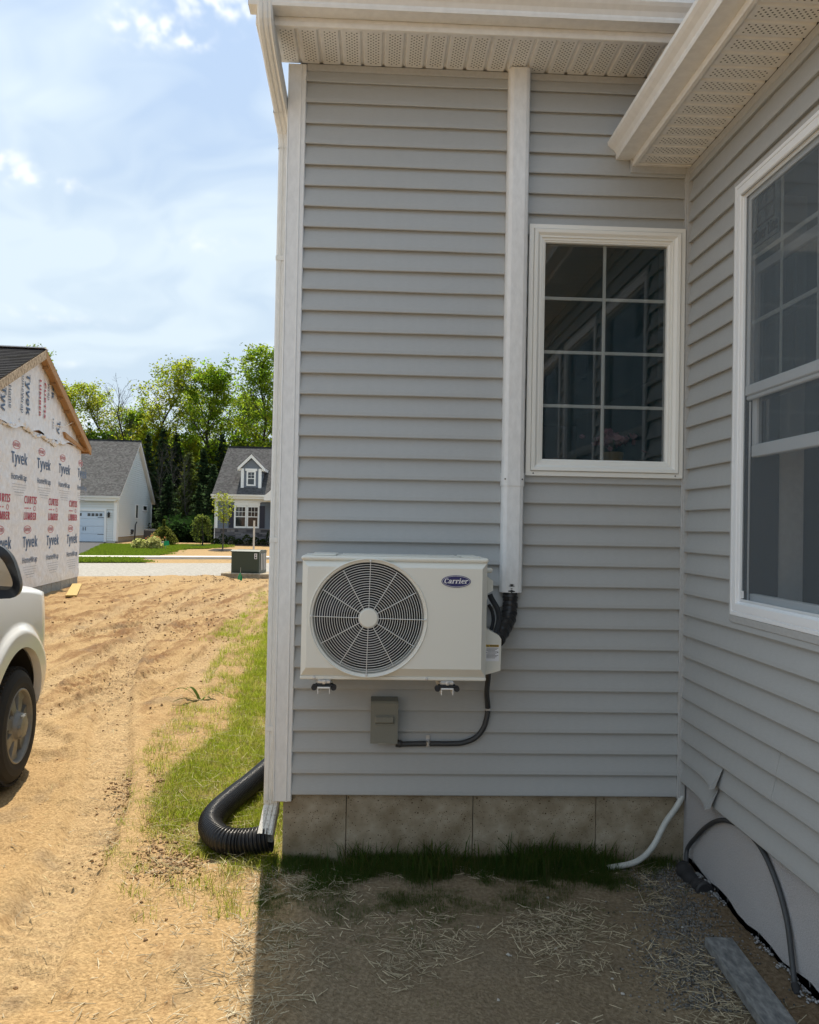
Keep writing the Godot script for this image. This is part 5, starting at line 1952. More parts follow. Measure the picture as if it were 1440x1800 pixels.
func write_fit(m: M, text: String, f: Font, height: float, width: float, o: Vector3, xd: Vector3, yd: Vector3, bend: Callable) -> void:
	var probe := M.new()
	var w := write(probe, text, f, height, Vector3.ZERO, xd, yd)
	if w > 0: write(m, text, f, height, o, xd, yd, width / w, 0.0, false, bend)

# ------------------------------------------------------------------ houses across the street
func lap_wall(m: M, o: Vector3, along: Vector3, out: Vector3, y0: float, rows: int, h: float, span: Callable) -> void:
	# stepped laps; span(y) gives the two ends along the wall at height y
	for k in rows:
		var y := y0 + k * h
		var s: Vector2 = span.call(y)
		var e: Vector2 = span.call(y + h)
		if s.y - s.x < 0.05: continue
		var p := out * 0.055
		m.quad(o + along * s.x + p + Vector3.UP * y, o + along * s.y + p + Vector3.UP * y, o + along * e.y + Vector3.UP * (y + h), o + along * e.x + Vector3.UP * (y + h))
		m.quad(o + along * s.x + Vector3.UP * y, o + along * s.y + Vector3.UP * y, o + along * s.y + p + Vector3.UP * y, o + along * s.x + p + Vector3.UP * y)

func white_house() -> void:
	var t := thing("white_house", "white sided house with a pale garage door and steep grey gable roof", "house", Vector3(-18.79, 0, -60.37), 0.09)
	var D := 15.6
	var P := -7.9
	var top := func(z): return 8.05 - 0.583 * absf(z - P)
	var m := M.new()
	m.bx(-14.0, -0.03, 0.0, 3.35, -D, -0.03)
	m.prism(V2([0.0, 3.3, -D, 3.3, P, 7.95]), func(p, s): return Vector3(-14.0 + 13.97 * s, p.y, p.x))
	part(t, "wall_core", m, mats["far white siding"])
	m = M.new()
	lap_wall(m, Vector3(0, 0, 0), Vector3(0, 0, -1), Vector3(1, 0, 0), 0.42, 46, 0.17, func(y): return Vector2(maxf(0.0, absf(P) - (8.05 - y) / 0.583), minf(D, absf(P) + (8.05 - y) / 0.583)))
	lap_wall(m, Vector3(-14, 0, 0), Vector3(1, 0, 0), Vector3(0, 0, 1), 2.45, 5, 0.17, func(_y): return Vector2(0, 14.0))
	lap_wall(m, Vector3(-14, 0, 0), Vector3(1, 0, 0), Vector3(0, 0, 1), 0.15, 13, 0.17, func(_y): return Vector2(13.35, 14.0))
	part(t, "siding", m, mats["far white siding"])
	m = M.new()
	m.bx(-13.0, 0.012, 0.0, 0.40, -D, -0.05)
	part(t, "footing", m, mats["cast concrete"])
	m = M.new()
	m.used_col = true
	shingle_field(m, Vector3(-14.4, 3.42, 0.42), Vector3(14.75, 0, 0), Vector3(0, 4.84, -8.32), 62, 110, 9, false, Color(0.125, 0.123, 0.122), 0.42)
	shingle_field(m, Vector3(-14.4, 3.42, -16.2), Vector3(14.75, 0, 0), Vector3(0, 4.84, 8.3), 40, 40, 10, true, Color(0.165, 0.165, 0.175), 0.45)
	part(t, "shingle_roof", m, mats["shingles"])
	m = M.new()
	m.bar(Vector3(-14.4, 8.27, P), Vector3(0.35, 8.27, P), 0.3, 0.06)
	part(t, "ridge_vent", m, mats["black rubber"])
	m = M.new()
	m.prism(V2([0.38, 3.40, P, 8.235, -16.15, 3.40, -16.15, 3.16, P, 8.0, 0.38, 3.16]), func(p, s): return Vector3(-14.35 + 14.65 * s, p.y, p.x))
	part(t, "rake_trim", m, mats["far white trim"])
	m = M.new()
	m.sweep(V2([0.0, 0.0, 0.10, 0.0, 0.13, 0.13, 0.0, 0.13]), Vector3(-14.4, 3.28, 0.38), Vector3(0.33, 3.28, 0.38), Vector3(0, 0, 1), Vector3.UP)
	m.bx(-14.0, 0.02, 3.06, 3.17, 0.022, 0.36)
	part(t, "gutter", m, mats["far white trim"])
	m = M.new()
	m.bx(0.0, 0.075, 0.3, 3.3, -D, -D + 0.16)
	part(t, "corner_board", m, mats["far white trim"])
	m = M.new()
	m.bx(-0.16, 0.075, 0.1, 3.2, 0.024, 0.075)
	m.bx(0.024, 0.075, 0.1, 3.2, -0.16, 0.0245)
	part(t, "corner_board", m, mats["far white trim"])
	m = M.new()
	m.bx(0.04, 0.12, 0.1, 3.15, -0.34, -0.26)
	part(t, "downspout", m, mats["far white trim"])
	m = M.new()
	m.bx(0.02, 0.11, 0.3, 3.1, -D - 0.02, -D + 0.06)
	part(t, "downspout", m, mats["far white trim"])
	# garage door
	m = M.new()
	m.bx(-3.72, -3.56, 0.05, 2.45, 0.0, 0.085)
	m.bx(-0.82, -0.66, 0.05, 2.45, 0.0, 0.085)
	m.bx(-3.56, -0.82, 2.29, 2.45, 0.0, 0.085)
	part(t, "door_trim", m, mats["far white trim"])
	var door := M.new()
	for k in 4:
		door.bx(-3.555, -0.825, 0.06 + k * 0.556, 0.06 + (k + 1) * 0.556 - 0.012, 0.0, 0.03, 0.004)
		if k < 3:
			for q in 4: door.bx(-3.50 + q * 0.675, -3.50 + q * 0.675 + 0.60, 0.11 + k * 0.556, 0.06 + (k + 1) * 0.556 - 0.06, 0.0302, 0.036, 0.004)
	var gd := part(t, "garage_door", door, mats["garage door white"])
	for s in [-2.01, -3.47]:
		for q in 4:
			m = M.new()
			m.bx(s + q * 0.278, s + q * 0.278 + 0.215, 1.92, 2.14, 0.0303, 0.034)
			part(gd, "window", m, mats["dark glass"])
	m = M.new()
	for x in [-2.29, -2.13]: m.bx(x - 0.018, x + 0.018, 0.86, 1.13, 0.037, 0.07, 0.006)
	part(gd, "handle", m, mats["black plastic"])
	m = M.new()
	for y in [1.83, 0.60]:
		m.bx(-1.28, -0.84, y - 0.02, y + 0.02, 0.037, 0.042)
		m.bx(-3.54, -3.1, y - 0.02, y + 0.02, 0.037, 0.042)
	part(gd, "strap_hinge", m, mats["black plastic"])
	# coach lamp
	m = M.new()
	m.lathe(V2([0.02, 0.30, 0.04, 0.22, 0.11, 0.16, 0.09, 0.15, 0.075, -0.08, 0.10, -0.10, 0.03, -0.13, 0.0, -0.13]), Vector3(-0.49, 1.98, 0.16), Vector3.UP, 8)
	m.bx(-0.51, -0.47, 2.12, 2.28, 0.02, 0.17)
	part(t, "wall_lamp", m, mats["black plastic"])
	# side windows
	for q in [[-7.6, -8.75, 1.80, 3.02], [-11.1, -13.2, 2.50, 3.02]]:
		m = M.new()
		frame_ring(m, -q[0], -q[1], q[2], q[3], V2([0.0, 0.0, 0.0, 0.09, 0.09, 0.09, 0.09, 0.02]), func(x, y, o): return Vector3(o, y, -x))
		var w := part(t, "window", m, mats["far white trim"])
		m = M.new()
		m.bx(0.060, 0.066, q[2] + 0.085, q[3] - 0.085, q[1] + 0.085, q[0] - 0.085)
		part(w, "pane", m, mats["dark glass"])
	# meter and vent pipe on the flank
	m = M.new()
	m.bx(0.02, 0.16, 0.55, 0.95, -6.2, -5.8, 0.02)
	m.lathe(V2([0.11, -0.02, 0.11, 0.06, 0.0, 0.07]), Vector3(0.16, 0.82, -6.0), Vector3(1, 0, 0), 14)
	part(t, "gas_meter", m, mats["conduit grey"])
	m = M.new()
	m.tube(smooth_path(V3([0.1, 0.0, -7.3, 0.12, 1.0, -7.3, 0.14, 1.35, -7.35, 0.2, 1.55, -7.5]), 4), 0.05, 8)
	part(t, "vent_pipe", m, mats["conduit grey"])

func blue_house() -> void:
	var t := thing("blue_house", "blue-grey sided house with a dormer, white trim and a stone base", "house", Vector3(-11.57, 0, -60.6))
	var W := 15.0
	var m := M.new()
	m.bx(0.02, W, 0.0, 3.6, -13.0, -0.06)
	part(t, "wall_core", m, mats["far blue siding"])
	m = M.new()
	lap_wall(m, Vector3.ZERO, Vector3(1, 0, 0), Vector3(0, 0, 1), 1.24, 13, 0.17, func(_y): return Vector2(0, W))
	lap_wall(m, Vector3.ZERO, Vector3(0, 0, -1), Vector3(-1, 0, 0), 0.3, 29, 0.115, func(_y): return Vector2(0, 13.0))
	part(t, "siding", m, mats["far blue siding"])
	# gable side above
	m = M.new()
	m.prism(V2([0.0, 3.5, -13.0, 3.5, -6.4, 7.65]), func(p, s): return Vector3(0.02 + (W - 0.02) * s, p.y, p.x))
	part(t, "gable_wall", m, mats["far blue siding"])
	m = M.new()
	m.bx(-0.02, W, -0.1, 0.26, -0.2, 0.03)
	part(t, "footing", m, mats["cast concrete"])
	# stone veneer, stone by stone
	var r := RandomNumberGenerator.new()
	r.seed = 31
	var y := 0.265
	var names := ["stone light", "stone mid", "stone mid", "stone dark"]
	while y < 1.10:
		var hh := r.randf_range(0.09, 0.17)
		if y + hh > 1.08: hh = 1.16 - y
		var x := 0.0
		while x < 5.2:
			var l := r.randf_range(0.22, 0.72)
			m = M.new()
			m.bx(x + 0.006, x + l - 0.006, y + 0.005, y + hh - 0.005, -0.05, 0.055 + r.randf() * 0.03, 0.012)
			part(t, "stone", m, mats[names[r.randi() % 4]])
			x += l
		y += hh
	m = M.new()
	m.bx(-0.03, 5.3, 1.162, 1.225, -0.04, 0.12, 0.01)
	part(t, "stone_sill", m, mats["stone light"])
	m = M.new()
	m.bx(0.0, 0.17, 1.228, 3.45, 0.024, 0.075)
	part(t, "corner_board", m, mats["far white trim"])
	m = M.new()
	m.bx(-0.075, -0.024, 0.2, 3.45, -0.17, 0.02)
	part(t, "corner_board", m, mats["far white trim"])
	# eave
	m = M.new()
	m.bx(-0.25, W, 3.42, 3.60, 0.03, 0.40)
	m.bx(0.0, W, 3.22, 3.4195, 0.024, 0.06)
	part(t, "frieze", m, mats["far white trim"])
	m = M.new()
	m.sweep(V2([0.0, 0.0, 0.10, 0.0, 0.13, 0.14, 0.0, 0.14]), Vector3(-0.3, 3.59, 0.402), Vector3(W, 3.59, 0.402), Vector3(0, 0, 1), Vector3.UP)
	part(t, "gutter", m, mats["far white trim"])
	m = M.new()
	m.used_col = true
	shingle_field(m, Vector3(-0.22, 3.72, 0.46), Vector3(W + 0.3, 0, 0), Vector3(0, 4.12, -6.86), 50, 110, 12, false, Color(0.105, 0.104, 0.105), 0.42)
	shingle_field(m, Vector3(-0.22, 3.72, -13.3), Vector3(W + 0.3, 0, 0), Vector3(0, 4.12, 6.86), 30, 40, 13, true, Color(0.125, 0.125, 0.135), 0.45)
	part(t, "shingle_roof", m, mats["shingles"])
	m = M.new()
	m.bar(Vector3(-0.22, 7.86, -6.4), Vector3(W, 7.86, -6.4), 0.3, 0.05)
	part(t, "ridge_vent", m, mats["black rubber"])
	m = M.new()
	m.prism(V2([0.44, 3.70, -6.4, 7.81, -13.2, 3.70, -13.2, 3.5, -6.4, 7.61, 0.44, 3.5]), func(p, s): return Vector3(-0.21 + 0.05 * s, p.y, p.x))
	part(t, "rake_trim", m, mats["far white trim"])
	# pair of windows with header and shutters
	m = M.new()
	m.bx(1.38, 3.28, 2.93, 3.17, 0.0, 0.11)
	m.bx(1.30, 3.36, 3.1705, 3.25, 0.0, 0.14)
	m.bx(2.22, 2.44, 2.94, 3.28, 0.1105, 0.15)
	part(t, "window_header", m, mats["far white trim"])
	for x0 in [1.38, 2.30]:
		m = M.new()
		frame_ring(m, x0, x0 + 0.94, 1.26, 2.928, V2([0.0, 0.0, 0.0, 0.095, 0.12, 0.095, 0.12, 0.03]), func(x, yy, o): return Vector3(x, yy, o))
		m.bx(x0 + 0.12, x0 + 0.82, 2.07, 2.13, 0.062, 0.085)
		for q in [0.353, 0.587]: m.bx(x0 + q - 0.012, x0 + q + 0.012, 2.13, 2.81, 0.064, 0.074)
		m.bx(x0 + 0.12, x0 + 0.82, 2.455, 2.485, 0.064, 0.0745)
		var w := part(t, "window", m, mats["far white trim"])
		m = M.new()
		m.bx(x0 + 0.11, x0 + 0.83, 1.37, 2.82, 0.058, 0.062)
		part(w, "pane", m, mats["dark glass"])
	for x0 in [0.99, 3.28]:
		m = M.new()
		m.bx(x0, x0 + 0.36, 1.27, 2.92, 0.024, 0.075, 0.006)
		for k in 14: m.bx(x0 + 0.05, x0 + 0.31, 1.34 + k * 0.11, 1.40 + k * 0.11, 0.0752, 0.086, 0.004)
		part(t, "shutter", m, mats["shutter navy"])
	# dormer
	var zf := -0.50
	var floor_y := 4.05
	m = M.new()
	var dpts := V2([1.78, floor_y, 3.22, floor_y, 3.22, 5.78, 2.50, 6.45, 1.78, 5.78])
	m.prism(dpts, func(p, s): return Vector3(p.x, p.y, -5.0 + (5.0 + zf) * s))
	var dm := part(t, "dormer", m, mats["far blue siding"])
	m = M.new()
	lap_wall(m, Vector3(3.22, 0, zf), Vector3(0, 0, -1), Vector3(1, 0, 0), 4.15, 14, 0.115, func(yy): return Vector2(0.05, maxf(0.05, (yy - 4.1) / 0.6)))
	part(dm, "siding", m, mats["far blue siding"])
	m = M.new()
	m.bx(1.74, 1.96, floor_y, 5.72, zf + 0.001, zf + 0.05)
	part(dm, "corner_board", m, mats["far white trim"])
	m = M.new()
	m.bx(3.04, 3.26, floor_y, 5.72, zf + 0.001, zf + 0.05)
	m.bx(3.2205, 3.26, floor_y, 5.72, zf - 0.14, zf)
	part(dm, "corner_board", m, mats["far white trim"])
	m = M.new()
	m.prism(V2([1.50, 5.55, 2.50, 6.52, 3.50, 5.55, 3.50, 5.80, 2.50, 6.80, 1.50, 5.80]), func(p, s): return Vector3(p.x, p.y, zf + 0.06 + 0.12 * s))
	m.bx(3.28, 3.50, 5.55, 5.79, -3.0, zf + 0.055)
	m.bx(1.50, 1.72, 5.55, 5.79, -3.0, zf + 0.055)
	part(dm, "rake_trim", m, mats["far white trim"])
	m = M.new()
	m.used_col = true
	shingle_field(m, Vector3(1.46, 5.80, zf + 0.2), Vector3(0, 0, -5.2), Vector3(1.04, 1.04, 0), 9, 14, 14, true, Color(0.125, 0.125, 0.135), 0.45)
	shingle_field(m, Vector3(3.54, 5.80, zf + 0.2), Vector3(0, 0, -5.2), Vector3(-1.04, 1.04, 0), 9, 14, 15, false, Color(0.125, 0.125, 0.135), 0.45)
	part(dm, "shingle_roof", m, mats["shingles"])
	m = M.new()
	frame_ring(m, 2.16, 2.84, 4.42, 5.55, V2([0.0, 0.0, 0.0, 0.07, 0.11, 0.07, 0.11, 0.03]), func(x, yy, o): return Vector3(x, yy, zf + o))
	m.bx(2.06, 2.94, 5.5505, 5.72, zf, zf + 0.09)
	m.bx(2.27, 2.73, 4.95, 5.0, zf + 0.03, zf + 0.05)
	m.bx(2.49, 2.51, 5.0, 5.44, zf + 0.03, zf + 0.045)
	m.bx(2.27, 2.73, 5.21, 5.23, zf + 0.03, zf + 0.0455)
	var dwn := part(dm, "window", m, mats["far white trim"])
	m = M.new()
	m.bx(2.26, 2.74, 4.52, 5.45, zf + 0.022, zf + 0.028)
	part(dwn, "pane", m, mats["dark glass"])
	# porch gable at the right
	m = M.new()
	m.prism(V2([3.72, 3.60, 5.6, 5.35, 7.5, 3.60, 7.5, 3.30, 3.72, 3.30]), func(p, s): return Vector3(p.x, p.y, 0.54 + 1.0 * s))
	part(t, "porch_gable", m, mats["far white trim"])
	m = M.new()
	m.bx(4.45, 4.75, 0.2, 3.3, 1.0, 1.3)
	part(t, "porch_post", m, mats["far white trim"])

# ------------------------------------------------------------------ trees
func leaf(m: M, c: Vector3, s: float, r: RandomNumberGenerator) -> void:
	var a := Vector3(r.randf() - 0.5, (r.randf() - 0.5) * 0.8, r.randf() - 0.5).normalized()
	var b := a.cross(Vector3(r.randf() - 0.5, r.randf() - 0.5, r.randf() - 0.5)).normalized()
	a *= s; b *= s * 0.62
	var k := m.v.size()
	var n := b.cross(a).normalized()
	m.add(c - a, n); m.add(c + b, n); m.add(c + a, n); m.add(c - b, n)
	m.i.append_array([k, k + 2, k + 1, k, k + 3, k + 2])

func broadleaf(seed_: int, H: float, lo: float, spread: float, limbs: int, per_tip: int, size: float, col: Color, r0: float) -> Array:   # [wood, crown]
	var r := RandomNumberGenerator.new()
	r.seed = seed_
	var wood := M.new()
	var crown := M.new()
	crown.used_col = true
	var path := PackedVector3Array()
	var rad := PackedFloat32Array()
	var drift := Vector3.ZERO
	for k in 12:
		var f := k / 11.0
		path.append(drift + Vector3.UP * H * 0.96 * f)
		rad.append(r0 * pow(1.0 - f, 0.8) + 0.02)
		drift += Vector3(r.randfn(0, 0.018), 0, r.randfn(0, 0.018)) * H
	wood.tube(path, rad, 7)
	var turn := r.randf() * TAU
	for k in limbs:
		var f := lerpf(lo, 0.97, pow(float(k) / limbs, 0.85))
		turn += 2.4 + r.randfn(0, 0.35)
		var base := path[int(f * 11)].lerp(path[mini(int(f * 11) + 1, 11)], fmod(f * 11, 1.0))
		var rel := (f - lo) / (1.0 - lo)
		var len := H * spread * (0.45 + 0.9 * sin(clampf(rel * 0.85 + 0.15, 0, 1) * PI)) * r.randf_range(0.65, 1.15)
		var el := r.randf_range(0.45, 1.05) + rel * 0.3
		var d := Vector3(cos(turn) * cos(el), sin(el), sin(turn) * cos(el))
		var tip := base + d * len + Vector3.UP * len * 0.1
		var mid := base.lerp(tip, 0.5) + Vector3(r.randfn(0, 0.06), r.randfn(0, 0.04), r.randfn(0, 0.06)) * len
		var br := r0 * 0.42 * (1.0 - f * 0.75)
		wood.tube(PackedVector3Array([base, mid, tip]), [br, br * 0.6, 0.012], 5, false)
		for q in 7:
			var g := r.randf_range(0.25, 1.0)
			var st := (base.lerp(mid, g * 2) if g < 0.5 else mid.lerp(tip, g * 2 - 1))
			var dd := (d + Vector3(r.randfn(0, 0.65), r.randfn(0.1, 0.45), r.randfn(0, 0.65))).normalized()
			var e := st + dd * len * r.randf_range(0.18, 0.42)
			wood.tube(PackedVector3Array([st, e]), [br * 0.35, 0.008], 4, false)
			var tone := r.randf_range(0.75, 1.2)
			var warm := r.randf_range(0.85, 1.25)
			for j in per_tip:
				var c := st.lerp(e, r.randf_range(0.35, 1.1)) + Vector3(r.randfn(0, 1), r.randfn(0, 0.7), r.randfn(0, 1)) * H * 0.016
				var tt := tone * r.randf_range(0.8, 1.2)
				crown.col = Color(col.r * tt * warm, col.g * tt, col.b * tt)
				leaf(crown, c, size * r.randf_range(0.6, 1.25), r)
	return [wood.mesh(), crown.mesh() if per_tip > 0 else null]

func pine(seed_: int, H: float, wide: float, col: Color, droop := 0.25, dens := 1.0) -> Array:
	var r := RandomNumberGenerator.new()
	r.seed = seed_
	var wood := M.new()
	var crown := M.new()
	crown.used_col = true
	wood.tube(PackedVector3Array([Vector3.ZERO, Vector3(0.05, H * 0.5, 0), Vector3(0, H, 0)]), [H * 0.014, H * 0.009, 0.015], 6)
	var y := H * 0.06
	var turn := 0.0
	while y < H * 0.985:
		var f := y / H
		var reach := wide * pow(1.0 - f, 0.75) * (0.8 + 0.2 * r.randf())
		for k in 6:
			turn += TAU / 6 + r.randfn(0, 0.3)
			var len := reach * r.randf_range(0.6, 1.15)
			var d := Vector3(cos(turn), r.randf_range(-droop, 0.25), sin(turn))
			var b := Vector3(0, y + r.randfn(0, 0.1), 0)
			wood.tube(PackedVector3Array([b, b + d * len]), [0.02, 0.006], 4, false)
			var tone := r.randf_range(0.65, 1.25)
			for j in int((10 + len * 9.0) * dens):
				var g := sqrt(r.randf())
				var c := b + d * len * g + Vector3(r.randfn(0, 0.16), r.randfn(-0.05, 0.10), r.randfn(0, 0.16)) * (0.5 + len * 0.35)
				var tt := tone * r.randf_range(0.7, 1.3)
				crown.col = Color(col.r * tt, col.g * tt, col.b * tt)
				leaf(crown, c, r.randf_range(0.09, 0.2), r)
		y += H * 0.032 + 0.05
	return [wood.mesh(), crown.mesh()]

func tree(called: String, pair: Array, label: String, at: Vector3, turn := 0.0, size := Vector3.ONE, group := "", leafm := "leaf", barkm := "bark") -> Node3D:
	var t := thing(called, label, "tree", at, turn, group)
	t.scale = size
	part(t, "trunk", pair[0], mats[barkm])
	if pair.size() > 1 and pair[1] != null: part(t, "crown", pair[1], mats[leafm])
	return t

func woods() -> void:
	var g := Color(0.215, 0.325, 0.025)
	var yel := Color(0.29, 0.36, 0.03)
	var A := broadleaf(101, 19.0, 0.40, 0.15, 40, 20, 0.135, yel, 0.20)
	var B := broadleaf(102, 18.0, 0.36, 0.19, 46, 30, 0.145, g, 0.24)
	var C := broadleaf(103, 19.5, 0.42, 0.14, 42, 27, 0.14, g, 0.20)
	var S := broadleaf(104, 8.5, 0.15, 0.26, 30, 18, 0.15, Color(0.27, 0.32, 0.02), 0.09)
	var bare := broadleaf(105, 16.0, 0.25, 0.17, 34, 0, 0.1, g, 0.16)
	var px := func(p: float, d: float): return Vector3(tan(atan((p - 720.0) / 1520.0) + 0.0439) * d, 0, 4.2 - d)
	var gr := "tall trees behind the houses"
	tree("tall_tree", A, "tall sparse yellow-green tree standing right of the white house roof", px.call(302, 90), 0.3, Vector3(1.05, 0.96, 1.05), gr)
	tree("tall_tree", B, "broad full green tree in the middle of the tree line", px.call(378, 92), 1.1, Vector3(1.05, 0.96, 1.05), gr)
	tree("tall_tree", C, "tallest green tree, rising behind the blue house roof", px.call(452, 90), 2.0, Vector3(1.05, 0.98, 1.05), gr)
	tree("tall_tree", C, "slender green tree half hidden by the corner post above the blue house", px.call(488, 94), 4.0, Vector3(1, 0.90, 1), gr)
	tree("tall_tree", A, "thin-leaved tree behind the white house, left of the bare tree", px.call(163, 95), 3.1, Vector3(0.95, 0.85, 0.95), gr)
	tree("tall_tree", A, "sparse tree whose twigs show past the rake of the wrapped house", px.call(112, 97), 5.0, Vector3(0.9, 0.86, 0.9), gr)
	tree("tall_tree", C, "tree whose topmost twigs peek over the ridge of the wrapped house", px.call(68, 95), 0.9, Vector3(0.85, 1.0, 0.85), gr)
	tree("tall_tree", A, "narrow light green tree between the tall sparse tree and the broad one", px.call(340, 98), 1.9, Vector3(0.8, 0.87, 0.8), gr)
	tree("tall_tree", B, "green tree behind the gap between the broad tree and the tallest one", px.call(418, 99), 2.7, Vector3(0.9, 0.86, 0.9), gr)
	tree("tall_tree", B, "light green tree just right of the bare tree behind the white house", px.call(252, 97), 0.2, Vector3(0.85, 0.75, 0.85), gr)
	for q in [[560, 96, "green tree of the wood hidden behind the near grey house, its left one"], [640, 100, "green tree of the wood hidden behind the near grey house, its right one"], [-10, 98, "tree of the wood hidden behind the wrapped house, its right one"], [-90, 95, "tree of the wood hidden behind the wrapped house, its left one"]]:
		tree("tall_tree", [B, C, A][int(q[0]) % 3], q[2], px.call(q[0], q[1]), q[0] * 0.1, Vector3.ONE * 0.95, gr)
	tree("bare_tree", [bare[0]], "bare leafless tree standing behind the white house roof", px.call(213, 92), 0.4, Vector3(1, 1.02, 1), "", "leaf", "bark")
	tree("bare_tree", [bare[0]], "thin bare trunk beside the tallest tree above the blue house", px.call(430, 95), 2.2, Vector3(0.7, 1.05, 0.7), "", "leaf", "pale bark")
	var under := "young trees under the tall ones"
	tree("young_tree", S, "bright yellow-green young tree over the ridge end of the white house", px.call(268, 88), 0.0, Vector3(1.05, 1.25, 1.05), under)
	tree("young_tree", S, "bright young tree glowing between dark evergreens near the middle", px.call(347, 90), 1.2, Vector3(0.9, 1.12, 0.9), under)
	tree("young_tree", S, "light young tree showing left of the blue house roof", px.call(398, 92), 2.2, Vector3(0.9, 1.05, 0.9), under)
	tree("young_tree", S, "leafy young tree showing low behind the bare tree", px.call(225, 93), 3.2, Vector3(0.95, 1.15, 0.95), under)
	tree("young_tree", S, "leafy young tree low behind the thin-leaved tree", px.call(180, 93), 4.2, Vector3(0.95, 1.05, 0.95), under)
	tree("young_tree", S, "light young tree behind the ridge of the blue house", px.call(445, 96), 5.2, Vector3(0.9, 1.1, 0.9), under)
	var dk := Color(0.045, 0.078, 0.032)
	var P1 := pine(201, 10.5, 2.4, dk)
	var P2 := pine(202, 9.0, 2.2, Color(0.085, 0.115, 0.028), 0.3)
	var P3 := pine(203, 8.0, 2.6, dk, 0.35, 1.15)
	var pg := "dark evergreens behind the gap between the houses"
	var lab := ["dark evergreen directly behind the white house's far corner", "tallest dark evergreen, left of the middle of the gap", "dark evergreen right of the tallest one", "lighter olive evergreen in the middle of the gap", "dark bushy evergreen right of the olive one", "dark evergreen touching the blue house roof edge", "low dark evergreen behind the cone-shaped shrub", "low dark evergreen behind the weeping tree", "dark evergreen seen just left of the blue house corner"]
	var spots := [[258, 84, 0.95, 0], [284, 86, 1.02, 0], [308, 88, 1.0, 0], [331, 82, 0.92, 1], [356, 84, 1.05, 2], [388, 86, 0.98, 0], [296, 79, 0.72, 2], [350, 78, 0.62, 2], [374, 80, 0.85, 2]]
	for k in spots.size():
		var q: Array = spots[k]
		tree("evergreen", [P1, P2, P3][q[3]], lab[k], px.call(q[0], q[1]), k * 1.7, Vector3(q[2] * 1.05, q[2], q[2] * 1.05), pg, "leaf")
	# pale trunks in front of the dark mass
	for q in [[302, 80, 0.55, "pale slim trunk left of the olive evergreen"], [326, 79, 0.5, "pale slim trunk in front of the olive evergreen"], [280, 82, 0.55, "pale slim trunk in front of the tallest evergreen"]]:
		tree("slim_tree", [bare[0]], q[3], px.call(q[0], q[1]), q[0], Vector3(0.35, q[2], 0.35), "slim pale trunks before the evergreens", "leaf", "pale bark")
	# undergrowth of the wood, one mass
	var r := RandomNumberGenerator.new()
	r.seed = 909
	var cl := M.new()
	cl.used_col = true
	for k in 60:
		cl.col = Color(0.8, 1, 0.8) * r.randf_range(0.6, 1.3)
		leaf(cl, Vector3(r.randfn(0, 0.42), r.randfn(0, 0.36), r.randfn(0, 0.42)), r.randf_range(0.10, 0.22), r)
	var places := []
	var cols := []
	for k in 3400:
		var d := r.randf_range(92.0, 112.0)
		var p: Vector3 = px.call(r.randf_range(-160, 640), d)
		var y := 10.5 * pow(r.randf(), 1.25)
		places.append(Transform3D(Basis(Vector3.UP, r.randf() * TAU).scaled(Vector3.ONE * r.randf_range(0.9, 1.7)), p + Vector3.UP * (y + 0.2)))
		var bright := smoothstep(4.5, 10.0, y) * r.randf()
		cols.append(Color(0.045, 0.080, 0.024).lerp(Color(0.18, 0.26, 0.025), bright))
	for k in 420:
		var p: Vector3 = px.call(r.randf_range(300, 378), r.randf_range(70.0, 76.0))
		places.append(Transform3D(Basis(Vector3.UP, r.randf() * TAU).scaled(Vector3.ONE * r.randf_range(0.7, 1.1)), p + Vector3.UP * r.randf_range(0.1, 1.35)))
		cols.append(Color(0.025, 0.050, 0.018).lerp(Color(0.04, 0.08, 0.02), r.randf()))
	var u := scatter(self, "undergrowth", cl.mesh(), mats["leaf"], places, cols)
	meta(u, "dark tangled undergrowth filling the wood behind the houses", "undergrowth")

